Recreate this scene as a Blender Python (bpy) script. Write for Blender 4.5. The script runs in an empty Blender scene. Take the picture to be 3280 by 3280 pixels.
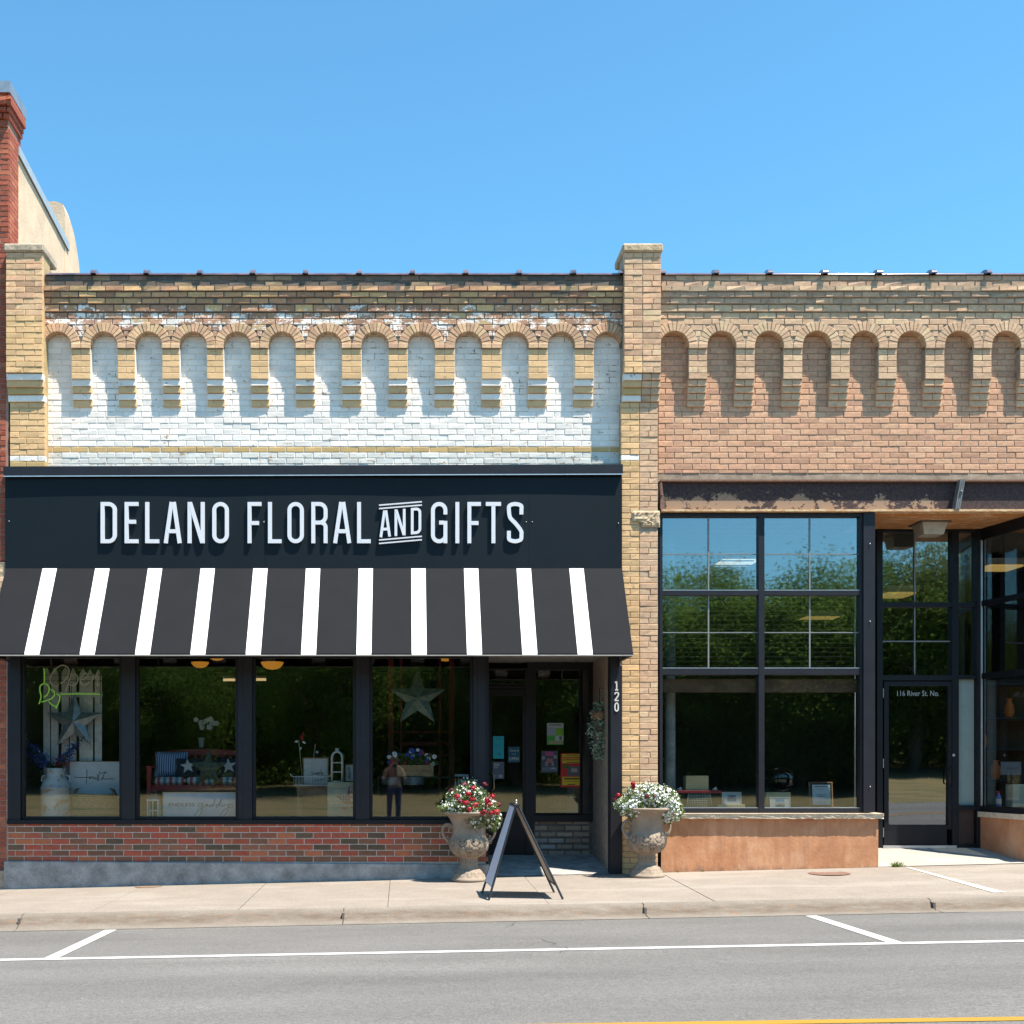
import bpy, math, random
from mathutils import Vector, Matrix, noise as mnoise
R = random.Random(11)
rad = math.radians
S = bpy.context.scene
COL = S.collection
# ------------------------------------------------------------------ camera, sky, sun, exposure
D = 15.5; HX = 1290.0; HY = 2437.0; PPM = 250.0; EYE = 1.5
cam_d = bpy.data.cameras.new('camera'); cam = bpy.data.objects.new('camera', cam_d); COL.objects.link(cam)
cam.location = (0, -D, EYE); cam.rotation_euler = (rad(90), 0, 0)
cam_d.sensor_width = 36; cam_d.lens = 36 * D / (3280 / PPM)
cam_d.shift_x = (1640 - HX) / 3280; cam_d.shift_y = (HY - 1640) / 3280
cam_d.clip_start = 0.1; cam_d.clip_end = 2000
S.camera = cam
SUNV = Vector((1.45, -1.0, 4.0)).normalized()
elev = math.asin(SUNV.z)
azim = math.atan2(SUNV.x, SUNV.y)          # from +Y clockwise
W = bpy.data.worlds.new('World'); S.world = W; W.use_nodes = True
wt = W.node_tree; bg = wt.nodes['Background']
sky = wt.nodes.new('ShaderNodeTexSky'); sky.sky_type = 'NISHITA'; sky.sun_disc = False
sky.sun_elevation = elev; sky.sun_rotation = azim
sky.air_density = 1.0; sky.dust_density = 0.35; sky.ozone_density = 1.6; sky.altitude = 300
skm = wt.nodes.new('ShaderNodeMix'); skm.data_type = 'RGBA'; skm.blend_type = 'MULTIPLY'
skm.inputs[0].default_value = 1.0; skm.inputs[7].default_value = (0.56, 1.02, 1.08, 1)
wt.links.new(sky.outputs[0], skm.inputs[6]); wt.links.new(skm.outputs[2], bg.inputs['Color'])
bg.inputs['Strength'].default_value = 0.116
sun_d = bpy.data.lights.new('sun', 'SUN'); sun_d.energy = 5.0; sun_d.angle = rad(0.53); sun_d.color = (1.0, 0.92, 0.80)
sun = bpy.data.objects.new('sun', sun_d); COL.objects.link(sun)
sun.rotation_euler = SUNV.to_track_quat('Z', 'Y').to_euler(); sun.location = (8, -8, 20)
S.view_settings.view_transform = 'Standard'; S.view_settings.look = 'None'
S.view_settings.exposure = 1.1; S.view_settings.gamma = 1; S.view_settings.use_curve_mapping = False
S.render.engine = 'CYCLES'
S.cycles.max_bounces = 8; S.cycles.transparent_max_bounces = 24; S.cycles.caustics_reflective = False; S.cycles.caustics_refractive = False
S.cycles.sample_clamp_indirect = 6.0

def PX(px, Y=0.0): return (px - HX) / PPM * (D + Y) / D
def PZ(py, Y=0.0): return EYE + (HY - py) / PPM * (D + Y) / D

# ------------------------------------------------------------------ node helper
class NT:
    def __init__(s, m):
        s.m = m; s.t = m.node_tree; s.b = s.t.nodes['Principled BSDF']
    def n(s, typ, **kw):
        nd = s.t.nodes.new(typ)
        for k, v in kw.items(): setattr(nd, k, v)
        return nd
    def l(s, a, b): s.t.links.new(a, b)
    def pos(s): return s.n('ShaderNodeNewGeometry').outputs['Position']
    def gen(s): return s.n('ShaderNodeTexCoord').outputs['Object']
    def scaled(s, vec, sc):
        mp = s.n('ShaderNodeMapping'); s.l(vec, mp.inputs[0]); mp.inputs['Scale'].default_value = sc; return mp.outputs[0]
    def noise(s, vec, scale, detail=4, rough=0.6, dist=0.0):
        nd = s.n('ShaderNodeTexNoise'); s.l(vec, nd.inputs['Vector']); nd.inputs['Scale'].default_value = scale
        nd.inputs['Detail'].default_value = detail; nd.inputs['Roughness'].default_value = rough; nd.inputs['Distortion'].default_value = dist
        return nd.outputs['Fac']
    def ramp(s, fac, stops, interp='LINEAR'):
        nd = s.n('ShaderNodeValToRGB'); s.l(fac, nd.inputs[0]); cr = nd.color_ramp; cr.interpolation = interp
        while len(cr.elements) < len(stops): cr.elements.new(0.5)
        for e, (p, c) in zip(cr.elements, stops):
            e.position = p; e.color = (c if isinstance(c, tuple) else (c, c, c)) + ((1,) if not isinstance(c, tuple) or len(c) == 3 else ())
        return nd.outputs[0]
    def mix(s, fac, a, b, mode='MIX'):
        nd = s.n('ShaderNodeMix', data_type='RGBA', blend_type=mode)
        for sock, v in ((nd.inputs[0], fac), (nd.inputs[6], a), (nd.inputs[7], b)):
            if isinstance(v, (int, float)): sock.default_value = v
            elif isinstance(v, tuple): sock.default_value = v + (1,) if len(v) == 3 else v
            else: s.l(v, sock)
        return nd.outputs[2]
    def math(s, op, a, b=None):
        nd = s.n('ShaderNodeMath', operation=op)
        for sock, v in zip(nd.inputs, (a, b)):
            if v is None: continue
            if isinstance(v, (int, float)): sock.default_value = v
            else: s.l(v, sock)
        return nd.outputs[0]
    def col(s, v):
        if isinstance(v, tuple): s.b.inputs['Base Color'].default_value = v + (1,)
        else: s.l(v, s.b.inputs['Base Color'])
    def bump(s, h, strength=0.3, dist=0.01):
        bp = s.n('ShaderNodeBump'); bp.inputs['Strength'].default_value = strength; bp.inputs['Distance'].default_value = dist
        s.l(h, bp.inputs['Height']); s.l(bp.outputs[0], s.b.inputs['Normal'])
def newmat(name, rough=0.8, metal=0.0, spec=None):
    m = bpy.data.materials.new(name); m.use_nodes = True; t = NT(m)
    t.b.inputs['Roughness'].default_value = rough; t.b.inputs['Metallic'].default_value = metal
    if spec is not None: t.b.inputs['Specular IOR Level'].default_value = spec
    return m, t
def mul(c, k): return tuple(min(1, x * k) for x in c)
def plain(name, c, rough=0.7, metal=0.0, var=0.18, scale=9.0, bump=0.15, bscale=None, spec=None, fine=None):
    m, t = newmat(name, rough, metal, spec)
    p = t.pos(); n1 = t.noise(p, scale, 5, 0.62)
    c1 = t.ramp(n1, [(0.3, mul(c, 1 - var)), (0.7, mul(c, 1 + var))])
    if fine:
        n3 = t.noise(p, fine, 2, 0.6); c1 = t.mix(1.0, c1, t.ramp(n3, [(0.3, 0.82), (0.7, 1.12)]), 'MULTIPLY')
    t.col(c1)
    if bump: t.bump(t.noise(p, bscale or scale * 8, 3, 0.6), bump, 0.01)
    return m
def emis(name, c, strength):
    m = bpy.data.materials.new(name); m.use_nodes = True; b = m.node_tree.nodes['Principled BSDF']
    b.inputs['Base Color'].default_value = c + (1,); b.inputs['Emission Color'].default_value = c + (1,)
    b.inputs['Emission Strength'].default_value = strength; return m
def brickmat(name, cols, vlo=0.78, vhi=1.15, paint=None, peel=(0.5, 0.56), peel_scale=7.0, grime=0.25, rough=0.85, grime_c=(0.12, 0.1, 0.08)):
    """cols: brick colours spread over the tone attribute; paint: colour of a coat that has flaked off where the noise says so"""
    m, t = newmat(name, rough); p = t.pos()
    at = t.n('ShaderNodeAttribute', attribute_name='tone'); sp = t.n('ShaderNodeSeparateColor'); t.l(at.outputs['Color'], sp.inputs[0])
    k = len(cols); base = t.ramp(sp.outputs[0], [((i + 0.5) / k, c) for i, c in enumerate(cols)])
    base = t.mix(1.0, base, t.ramp(sp.outputs[1], [(0.0, vlo), (1.0, vhi)]), 'MULTIPLY')
    blot = t.noise(t.scaled(p, (1, 1, 1.8)), 16, 5, 0.7)
    base = t.mix(1.0, base, t.ramp(blot, [(0.25, 0.68), (0.5, 1.0), (0.78, 1.25)]), 'MULTIPLY')
    if paint:
        n = t.noise(t.scaled(p, (1, 1, 1.7)), peel_scale, 8, 0.72)
        fine = t.noise(p, 46, 3, 0.6)
        n = t.math('ADD', t.math('MULTIPLY', n, 0.8), t.math('MULTIPLY', fine, 0.2))
        msk = t.ramp(n, [(peel[0], 0.0), (peel[1], 1.0)])
        pc = t.mix(1.0, paint, t.ramp(sp.outputs[2], [(0, 0.9), (1, 1.04)]), 'MULTIPLY')
        pc = t.mix(1.0, pc, t.ramp(t.noise(p, 5.5, 6, 0.7), [(0.3, 0.86), (0.62, 1.03)]), 'MULTIPLY')
        base = t.mix(msk, pc, base)
    g = t.ramp(t.noise(t.scaled(p, (1.2, 1, 3.2)), 2.6, 7, 0.72), [(0.52, 0.0), (0.78, grime)])
    base = t.mix(g, base, grime_c)
    t.col(base); t.bump(t.noise(p, 75, 4, 0.65), 0.4, 0.006)
    return m

# ------------------------------------------------------------------ mesh builder
class MB:
    def __init__(s): s.v = []; s.f = []; s.m = []; s.sm = []
    def quad(s, a, b, c, d, mi=0, smooth=False):
        i = len(s.v); s.v += [a, b, c, d]; s.f.append((i, i + 1, i + 2, i + 3)); s.m.append(mi); s.sm.append(smooth); return s
    def tri(s, a, b, c, mi=0):
        i = len(s.v); s.v += [a, b, c]; s.f.append((i, i + 1, i + 2)); s.m.append(mi); s.sm.append(False); return s
    def add(s, vs, fs, mi=0, smooth=False):
        i = len(s.v); s.v += [tuple(v) for v in vs]
        for f in fs: s.f.append(tuple(i + k for k in f)); s.m.append(mi); s.sm.append(smooth)
        return s
    def box(s, x0, x1, y0, y1, z0, z1, mi=0):
        return s.add([(x0, y0, z0), (x1, y0, z0), (x1, y1, z0), (x0, y1, z0), (x0, y0, z1), (x1, y0, z1), (x1, y1, z1), (x0, y1, z1)],
                     [(0, 1, 5, 4), (1, 2, 6, 5), (2, 3, 7, 6), (3, 0, 4, 7), (4, 5, 6, 7), (3, 2, 1, 0)], mi)
    def bbox(s, x0, x1, y0, y1, z0, z1, b=0.004, mi=0):
        """box with chamfered edges"""
        b = min(b, (x1 - x0) / 3, (y1 - y0) / 3, (z1 - z0) / 3); vs = []; idx = {}
        for X, sx in ((x0, 1), (x1, -1)):
            for Y, sy in ((y0, 1), (y1, -1)):
                for Z, sz in ((z0, 1), (z1, -1)):
                    for a in range(3):
                        p = [X + sx * b, Y + sy * b, Z + sz * b]; p[a] = (X, Y, Z)[a]
                        idx[(sx, sy, sz, a)] = len(vs); vs.append(tuple(p))
        fs = []
        for a in range(3):
            o = [k for k in range(3) if k != a]
            for sg in (1, -1):
                q = []
                for (u, w) in ((1, 1), (1, -1), (-1, -1), (-1, 1)):
                    k = [0, 0, 0]; k[a] = sg; k[o[0]] = u; k[o[1]] = w; q.append(idx[(k[0], k[1], k[2], a)])
                fs.append(tuple(q))
        for a in range(3):
            o = [k for k in range(3) if k != a]
            for u in (1, -1):
                for w in (1, -1):
                    q = []
                    for sg, order in ((1, o), (-1, o[::-1])):
                        k = [0, 0, 0]; k[a] = sg; k[o[0]] = u; k[o[1]] = w
                        for ax in order: q.append(idx[(k[0], k[1], k[2], ax)])
                    fs.append(tuple(q))
        for sx in (1, -1):
            for sy in (1, -1):
                for sz in (1, -1): fs.append(tuple(idx[(sx, sy, sz, a)] for a in range(3)))
        return s.add(vs, fs, mi)
    def prism(s, poly, y0, y1, mi=0, side=None):
        """polygon given in (x,z), extruded along y"""
        n = len(poly); vs = [(x, y0, z) for x, z in poly] + [(x, y1, z) for x, z in poly]
        s.add(vs, [tuple(range(n)), tuple(range(2 * n - 1, n - 1, -1))], mi)
        return s.add(vs, [(i, i + n, (i + 1) % n + n, (i + 1) % n) for i in range(n)], mi if side is None else side)
    def tube(s, pts, r, n=8, mi=0, smooth=True, closed=False, caps=True):
        pts = [Vector(p) for p in pts]; N = len(pts); vs = []; up = Vector((0, 0, 1))
        rr = r if isinstance(r, (list, tuple)) else [r] * N; prev = None
        for i, p in enumerate(pts):
            if closed: d = pts[(i + 1) % N] - pts[i - 1]
            else: d = pts[min(i + 1, N - 1)] - pts[max(i - 1, 0)]
            if d.length < 1e-9: d = Vector((0, 0, 1))
            d.normalize()
            if prev is None:
                a = d.cross(up)
                if a.length < 0.1: a = d.cross(Vector((1, 0, 0)))
            else: a = prev - d * prev.dot(d)
            a.normalize(); prev = a; b = d.cross(a)
            for k in range(n):
                t = 2 * math.pi * k / n; vs.append(tuple(p + (a * math.cos(t) + b * math.sin(t)) * rr[i]))
        fs = []
        for i in range(N if closed else N - 1):
            j = (i + 1) % N
            for k in range(n): fs.append((i * n + k, i * n + (k + 1) % n, j * n + (k + 1) % n, j * n + k))
        if caps and not closed: fs.append(tuple(range(n - 1, -1, -1))); fs.append(tuple((N - 1) * n + k for k in range(n)))
        return s.add(vs, fs, mi, smooth)
    def lathe(s, prof, cx=0, cy=0, cz=0, n=32, mi=0, smooth=True, disp=None, sy=1.0):
        vs = []; N = len(prof)
        for i, (r, z) in enumerate(prof):
            for k in range(n):
                t = 2 * math.pi * k / n; q = r + (disp(t, i, r, z) if disp else 0)
                vs.append((cx + q * math.cos(t), cy + q * math.sin(t) * sy, cz + z))
        fs = [(i * n + k, i * n + (k + 1) % n, (i + 1) * n + (k + 1) % n, (i + 1) * n + k) for i in range(N - 1) for k in range(n)]
        return s.add(vs, fs, mi, smooth)
    def ball(s, c, r, n=8, mi=0, sc=(1, 1, 1)):
        vs = []; fs = []; m = n // 2 + 1
        for i in range(m + 1):
            ph = math.pi * i / m
            for k in range(n):
                t = 2 * math.pi * k / n
                vs.append((c[0] + r * sc[0] * math.sin(ph) * math.cos(t), c[1] + r * sc[1] * math.sin(ph) * math.sin(t), c[2] + r * sc[2] * math.cos(ph)))
        for i in range(m):
            for k in range(n): fs.append((i * n + k, i * n + (k + 1) % n, (i + 1) * n + (k + 1) % n, (i + 1) * n + k))
        return s.add(vs, fs, mi, True)
    def leaf(s, c, d, nrm, L, w, mi=0):
        c = Vector(c); d = Vector(d).normalized(); a = d.cross(Vector(nrm));
        if a.length < 1e-4: a = d.cross(Vector((0.3, 0.5, 0.8)))
        a.normalize(); return s.quad(tuple(c), tuple(c + d * L * .5 + a * w), tuple(c + d * L), tuple(c + d * L * .5 - a * w), mi)
    def xf(s, M):
        s.v = [tuple(M @ Vector(v)) for v in s.v]; return s
    def mesh(s, name, mats, tone=None):
        me = bpy.data.meshes.new(name); me.from_pydata(s.v, [], s.f)
        mats = mats if isinstance(mats, (list, tuple)) else [mats]
        for m in mats: me.materials.append(m)
        if len(mats) > 1: me.polygons.foreach_set('material_index', s.m)
        if any(s.sm): me.polygons.foreach_set('use_smooth', s.sm)
        if tone is not None:
            at = me.attributes.new('tone', 'FLOAT_COLOR', 'FACE'); flat = []
            for t in tone: flat += [t[0], t[1], t[2], 1.0]
            at.data.foreach_set('color', flat)
        me.update(); return me
    def build(s, name, mats, parent=None, loc=None, rot=None, tone=None):
        o = bpy.data.objects.new(name, s.mesh(name, mats, tone)); COL.objects.link(o)
        if parent: o.parent = parent
        if loc: o.location = loc
        if rot: o.rotation_euler = rot
        return o
def tag(o, label=None, cat=None, group=None, kind=None):
    if label: o['label'] = label
    if cat: o['category'] = cat
    if group: o['group'] = group
    if kind: o['kind'] = kind
    return o
def thing(name, label, cat, loc=(0, 0, 0), rz=0, group=None):
    o = bpy.data.objects.new(name, None); COL.objects.link(o); o.location = loc; o.rotation_euler = (0, 0, rz)
    o.empty_display_size = 0.2
    return tag(o, label, cat, group)
def copy_tree(o, parent=None):
    c = o.copy(); COL.objects.link(c)
    if parent: c.parent = parent
    for ch in [x for x in o.children]: copy_tree(ch, c)
    return c
def text(s, size, mat, parent=None, loc=(0, 0, 0), rot=(math.pi / 2, 0, 0), name='lettering', align='CENTER', ext=0.0008, sx=1.0, shear=0.0, offset=0.0, width=None):
    cu = bpy.data.curves.new('t', 'FONT'); cu.body = s; cu.size = size; cu.align_x = align; cu.align_y = 'CENTER'; cu.extrude = ext; cu.shear = shear; cu.offset = offset
    cu.resolution_u = 3
    ob = bpy.data.objects.new('t', cu); COL.objects.link(ob)
    me = bpy.data.meshes.new_from_object(ob.evaluated_get(bpy.context.evaluated_depsgraph_get()))
    bpy.data.objects.remove(ob); bpy.data.curves.remove(cu)
    me.name = name; me.materials.clear(); me.materials.append(mat)
    if width:
        xs = [v.co.x for v in me.vertices]; sx = width / (max(xs) - min(xs)) if xs else 1
    o = bpy.data.objects.new(name, me); COL.objects.link(o); o.location = loc; o.rotation_euler = rot; o.scale = (sx, 1, 1)
    if parent: o.parent = parent
    return o
def arcpts(cx, cz, r, a0, a1, n=8, rx=None):
    rx = rx or r
    return [(cx + rx * math.cos(rad(a0 + (a1 - a0) * i / n)), cz + r * math.sin(rad(a0 + (a1 - a0) * i / n))) for i in range(n + 1)]
def ribbon(mb, pts, w, y0, y1, closed=False, mi=0):
    """flat stroke of width w along 2-D points (x,z), between y0 (front) and y1 (back)"""
    P = [Vector(p) for p in pts]; N = len(P); L = []; Rr = []
    for i in range(N):
        if closed: a = P[i] - P[i - 1]; b = P[(i + 1) % N] - P[i]
        else: a = P[i] - P[max(i - 1, 0)]; b = P[min(i + 1, N - 1)] - P[i]
        if a.length < 1e-9: a = b
        if b.length < 1e-9: b = a
        a = a.normalized(); b = b.normalized(); t = a + b
        if t.length < 1e-6: t = a
        t.normalize(); nn = Vector((-t.y, t.x)); c = max(0.35, nn.dot(Vector((-a.y, a.x))))
        L.append(P[i] + nn * (w / 2 / c)); Rr.append(P[i] - nn * (w / 2 / c))
    for i in range(N if closed else N - 1):
        j = (i + 1) % N
        a, b, c, d = L[i], L[j], Rr[j], Rr[i]
        mb.quad((a.x, y0, a.y), (b.x, y0, b.y), (c.x, y0, c.y), (d.x, y0, d.y), mi)
        mb.quad((a.x, y0, a.y), (a.x, y1, a.y), (b.x, y1, b.y), (b.x, y0, b.y), mi)
        mb.quad((d.x, y0, d.y), (c.x, y0, c.y), (c.x, y1, c.y), (d.x, y1, d.y), mi)
    if not closed:
        for k in (0, -1):
            a, b = L[k], Rr[k]; mb.quad((a.x, y0, a.y), (b.x, y0, b.y), (b.x, y1, b.y), (a.x, y1, a.y), mi)
    return mb
def smooth2(pts, k=6):
    """Catmull-Rom through the points"""
    P = [Vector(p) for p in pts]; out = []
    for i in range(len(P) - 1):
        p0 = P[max(i - 1, 0)]; p1 = P[i]; p2 = P[i + 1]; p3 = P[min(i + 2, len(P) - 1)]
        for j in range(k):
            t = j / k
            out.append(0.5 * ((2 * p1) + (p2 - p0) * t + (2 * p0 - 5 * p1 + 4 * p2 - p3) * t * t + (3 * p1 - p0 - 3 * p2 + p3) * t ** 3))
    out.append(P[-1]); return [tuple(p) for p in out]

# ------------------------------------------------------------------ brick engine
VAR = {}
def brick_variant(mat, v):
    key = (mat.name, v)
    if key in VAR: return VAR[key]
    rr = random.Random(v * 77 + len(mat.name) * 13)
    mb = MB(); bx, bz, by = 0.022, 0.075, 0.08
    j = lambda a: rr.uniform(-a, a)
    def P(x, y, z, ax=.006, az=.02): return (x + j(ax), y, z + j(az))
    h = 0.5
    o = [P(-h, 0, -h), P(h, 0, -h), P(h, 0, h), P(-h, 0, h)]
    back = [(-h, 1, -h), (h, 1, -h), (h, 1, h), (-h, 1, h)]
    ring = [(x, by, z) for x, _, z in o]
    f = [(o[0][0] + bx + j(.004), j(.03), o[0][2] + bz), (o[1][0] - bx + j(.004), j(.03), o[1][2] + bz), (o[2][0] - bx, j(.03), o[2][2] - bz), (o[3][0] + bx, j(.03), o[3][2] - bz)]
    mb.add(f + ring + back, [(0, 1, 2, 3), (4, 5, 1, 0), (5, 6, 2, 1), (6, 7, 3, 2), (7, 4, 0, 3), (8, 9, 5, 4), (9, 10, 6, 5), (10, 11, 7, 6), (11, 8, 4, 7)])
    tone = [(rr.random(), rr.random(), rr.random())] * len(mb.f)
    VAR[key] = (mb.mesh('brick', mat, tone), list(mb.v), list(mb.f), tone[0]); return VAR[key]
NV = 18
class Bricks:
    """collects bricks (x0,x1,z0,z1,yfront,depth,mat); the largest 300 become parts, the rest one joined part"""
    def __init__(s, parent, name='brick', rest='brickwork'):
        s.L = []; s.parent = parent; s.name = name; s.rest = rest
    def add(s, x0, x1, z0, z1, yf, dep, mat, vis=1.0):
        if x1 - x0 < 0.006: return
        s.L.append((x0, x1, z0, z1, yf, dep, mat, vis))
    def row(s, x0, x1, z0, z1, yf, dep, mat, L=0.232, off=0.0, g=0.009, keep=None, vis=1.0, jit=0.004):
        x = x0 - off * L
        while x < x1 - 1e-4:
            a = max(x, x0); b = min(x + L, x1)
            if b - a > 0.02:
                if keep:
                    for (p, q) in keep(a, b): s.add(p + g / 2, q - g / 2, z0 + g / 2, z1 - g / 2, yf + R.uniform(-jit, jit), dep, mat, vis)
                else: s.add(a + g / 2, b - g / 2, z0 + g / 2, z1 - g / 2, yf + R.uniform(-jit, jit), dep, mat, vis)
            x += L
    def flush(s, limit=300):
        def inview(b):
            px = HX + (b[0] + b[1]) / 2 * PPM * D / (D + b[4]); py = HY - ((b[2] + b[3]) / 2 - EYE) * PPM * D / (D + b[4])
            return 1.0 if 0 < px < 3280 and 0 < py < 3280 else 0.0
        s.L.sort(key=lambda b: -(round(b[1] - b[0], 2) * (b[3] - b[2]) * b[7] * inview(b) + R.random() * 1e-6))
        rest = MB(); tone = []; mats = []
        for i, (x0, x1, z0, z1, yf, dep, mat, vis) in enumerate(s.L):
            me, vs, fs, tn = brick_variant(mat, R.randrange(NV))
            if i < limit:
                o = bpy.data.objects.new(s.name, me); COL.objects.link(o); o.parent = s.parent
                o.location = ((x0 + x1) / 2, yf, (z0 + z1) / 2); o.scale = (x1 - x0, dep, z1 - z0)
            else:
                if mat not in mats: mats.append(mat)
                cx, cz, w, h = (x0 + x1) / 2, (z0 + z1) / 2, x1 - x0, z1 - z0
                rest.add([(cx + a * w, yf + b * dep, cz + c * h) for a, b, c in vs], fs, mats.index(mat)); tone += [tn] * len(fs)
        if rest.f: tag(rest.build(s.rest, mats, s.parent, tone=tone), kind='stuff')

# ------------------------------------------------------------------ materials
white = (0.90, 0.835, 0.77)
M_white = brickmat('white_painted_brick', [(0.40, 0.25, 0.15), (0.30, 0.2, 0.13)], paint=white, peel=(0.60, 0.615), grime=0.10)
M_whitelow = brickmat('white_painted_brick_low', [(0.45, 0.29, 0.17), (0.38, 0.25, 0.15)], paint=(0.76, 0.73, 0.67), peel=(0.57, 0.60), peel_scale=9, grime=0.10)
M_mixed = brickmat('half_peeled_brick', [(0.48, 0.27, 0.16), (0.42, 0.22, 0.14), (0.53, 0.36, 0.19)], paint=white, peel=(0.475, 0.49), peel_scale=5.0, grime=0.22)
M_mixed2 = brickmat('mostly_bare_brick', [(0.52, 0.29, 0.16), (0.42, 0.21, 0.13), (0.6, 0.38, 0.18)], paint=white, peel=(0.43, 0.445), peel_scale=5.5, grime=0.30)
M_bare = brickmat('bare_cream_brick', [(0.64, 0.38, 0.18), (0.52, 0.27, 0.15), (0.68, 0.44, 0.21), (0.45, 0.22, 0.13)], grime=0.45)
M_top = brickmat('weathered_cream_brick', [(0.30, 0.2, 0.12), (0.14, 0.11, 0.09), (0.28, 0.16, 0.11), (0.10, 0.085, 0.075)], grime=0.98, grime_c=(0.035, 0.035, 0.04))
M_yel = brickmat('yellow_painted_brick', [(0.42, 0.27, 0.14), (0.5, 0.31, 0.17)], vlo=0.9, vhi=1.08, paint=(0.72, 0.465, 0.235), peel=(0.575, 0.60), peel_scale=10, grime=0.16, grime_c=(0.2, 0.15, 0.1))
M_yelbare = brickmat('worn_yellow_brick', [(0.66, 0.42, 0.24), (0.62, 0.36, 0.22), (0.68, 0.46, 0.26), (0.54, 0.32, 0.2)], grime=0.42, grime_c=(0.12, 0.1, 0.08))
M_ochre = brickmat('ochre_painted_brick', [(0.55, 0.36, 0.14)], vlo=0.93, paint=(0.60, 0.40, 0.17), peel=(0.62, 0.65), grime=0.12)
M_tan = brickmat('tan_brick', [(0.60, 0.385, 0.24), (0.63, 0.42, 0.265), (0.57, 0.355, 0.22), (0.62, 0.44, 0.265)], vlo=0.88, vhi=1.1, grime=0.22)
M_pink = brickmat('pinkish_tan_brick', [(0.60, 0.335, 0.205), (0.55, 0.305, 0.19), (0.62, 0.375, 0.23), (0.51, 0.28, 0.18)], vlo=0.89, vhi=1.1, grime=0.2)
M_tantop = brickmat('weathered_tan_brick', [(0.58, 0.38, 0.24), (0.44, 0.29, 0.20), (0.52, 0.33, 0.22)], grime=0.7, grime_c=(0.07, 0.06, 0.05))
M_red = brickmat('red_brick', [(0.36, 0.085, 0.045), (0.30, 0.07, 0.04), (0.40, 0.12, 0.06)], vlo=0.85, grime=0.2)
M_kneered = brickmat('multicolour_red_brick', [(0.42, 0.075, 0.04), (0.19, 0.105, 0.06), (0.48, 0.11, 0.055), (0.36, 0.06, 0.035), (0.12, 0.085, 0.05), (0.5, 0.15, 0.065)], vlo=0.8, grime=0.12)
M_knee2 = brickmat('grey_cream_brick', [(0.36, 0.28, 0.2), (0.42, 0.33, 0.24), (0.46, 0.46, 0.45), (0.3, 0.22, 0.16)], vlo=0.8, grime=0.2)
m, t = newmat('white_painted_mortar', .9); p = t.pos()
c = t.mix(t.ramp(t.noise(t.scaled(p, (1, 1, .5)), 3.4, 7, .75), [(.575, 0.), (.605, .8)]), (.76, .72, .66), (.17, .12, .085)); t.col(c); M_mort_w = m
M_mort_y = plain('yellow_painted_mortar', (0.46, 0.33, 0.16), 0.9, var=0.25)
M_mort_d = plain('dark_mortar', (0.16, 0.135, 0.115), 0.95, var=0.3, fine=50)
M_mort_t = plain('tan_mortar', (0.34, 0.265, 0.195), 0.95, var=0.3, fine=50)
M_mort_l = plain('light_mortar', (0.52, 0.43, 0.36), 0.95, var=0.15, fine=50)
M_mort_r = plain('red_wall_mortar', (0.34, 0.2, 0.15), 0.95, var=0.2)
M_stone = plain('weathered_stone', (0.40, 0.32, 0.235), 0.9, var=0.4, scale=7, bump=0.7, bscale=30, fine=45)
M_rough = plain('rough_sandstone', (0.50, 0.37, 0.24), 0.95, var=0.35, scale=10, bump=1.0, bscale=26, fine=60)
M_conc = plain('old_concrete', (0.33, 0.315, 0.30), 0.9, var=0.38, scale=5.5, bump=0.4, bscale=30, fine=70)
M_step = plain('smooth_concrete', (0.36, 0.335, 0.295), 0.9, var=0.1, scale=3, bump=0.1, fine=80)
M_walk = plain('sidewalk_concrete', (0.262, 0.222, 0.186), 0.92, var=0.09, scale=2.4, bump=0.6, bscale=90, fine=42)
nt_ = NT(M_walk); pw_ = nt_.pos(); src_ = nt_.b.inputs['Base Color'].links[0].from_socket
pm_ = nt_.ramp(nt_.noise(nt_.scaled(pw_, (.35, 1.5, 1)), 1.1, 4, .6), [(.55, 0.), (.6, .3)]); st_ = nt_.ramp(nt_.noise(pw_, 7, 6, .75), [(.62, 0.), (.72, .35)])
nt_.col(nt_.mix(st_, nt_.mix(pm_, src_, (.36, .325, .285)), (.17, .14, .11)))
M_frame = plain('black_window_frame', (0.008, 0.009, 0.012), 0.5, var=0.2, scale=4, bump=0.05, spec=0.3)
M_frame2 = plain('charcoal_metal', (0.014, 0.014, 0.019), 0.45, var=0.2, scale=5, bump=0.05, spec=0.35)
M_bright = plain('bare_aluminium', (0.6, 0.61, 0.62), 0.35, 0.7, var=0.1)
M_steel = plain('brushed_steel', (0.45, 0.45, 0.46), 0.3, 0.9, var=0.1)
M_dark = plain('dark_interior', (0.03, 0.028, 0.025), 0.95, var=0.3, scale=1.2, bump=0)
M_wood = plain('brown_wood', (0.22, 0.12, 0.06), 0.7, var=0.35, scale=12, bump=0.2)
M_ply = plain('pale_wood', (0.70, 0.55, 0.3), 0.7, var=0.1, scale=6, bump=0.1)
M_wpaint = plain('white_paint', (0.74, 0.74, 0.72), 0.6, var=0.06)
M_wwash = plain('whitewashed_wood', (0.62, 0.60, 0.55), 0.85, var=0.16, scale=14, bump=0.3)
M_ink = plain('black_ink', (0.03, 0.03, 0.035), 0.7, var=0.05, bump=0)
M_redp = plain('red_paint', (0.38, 0.025, 0.035), 0.5, var=0.15)
M_navy = plain('navy_cloth', (0.012, 0.022, 0.055), 0.95, var=0.2)
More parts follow.
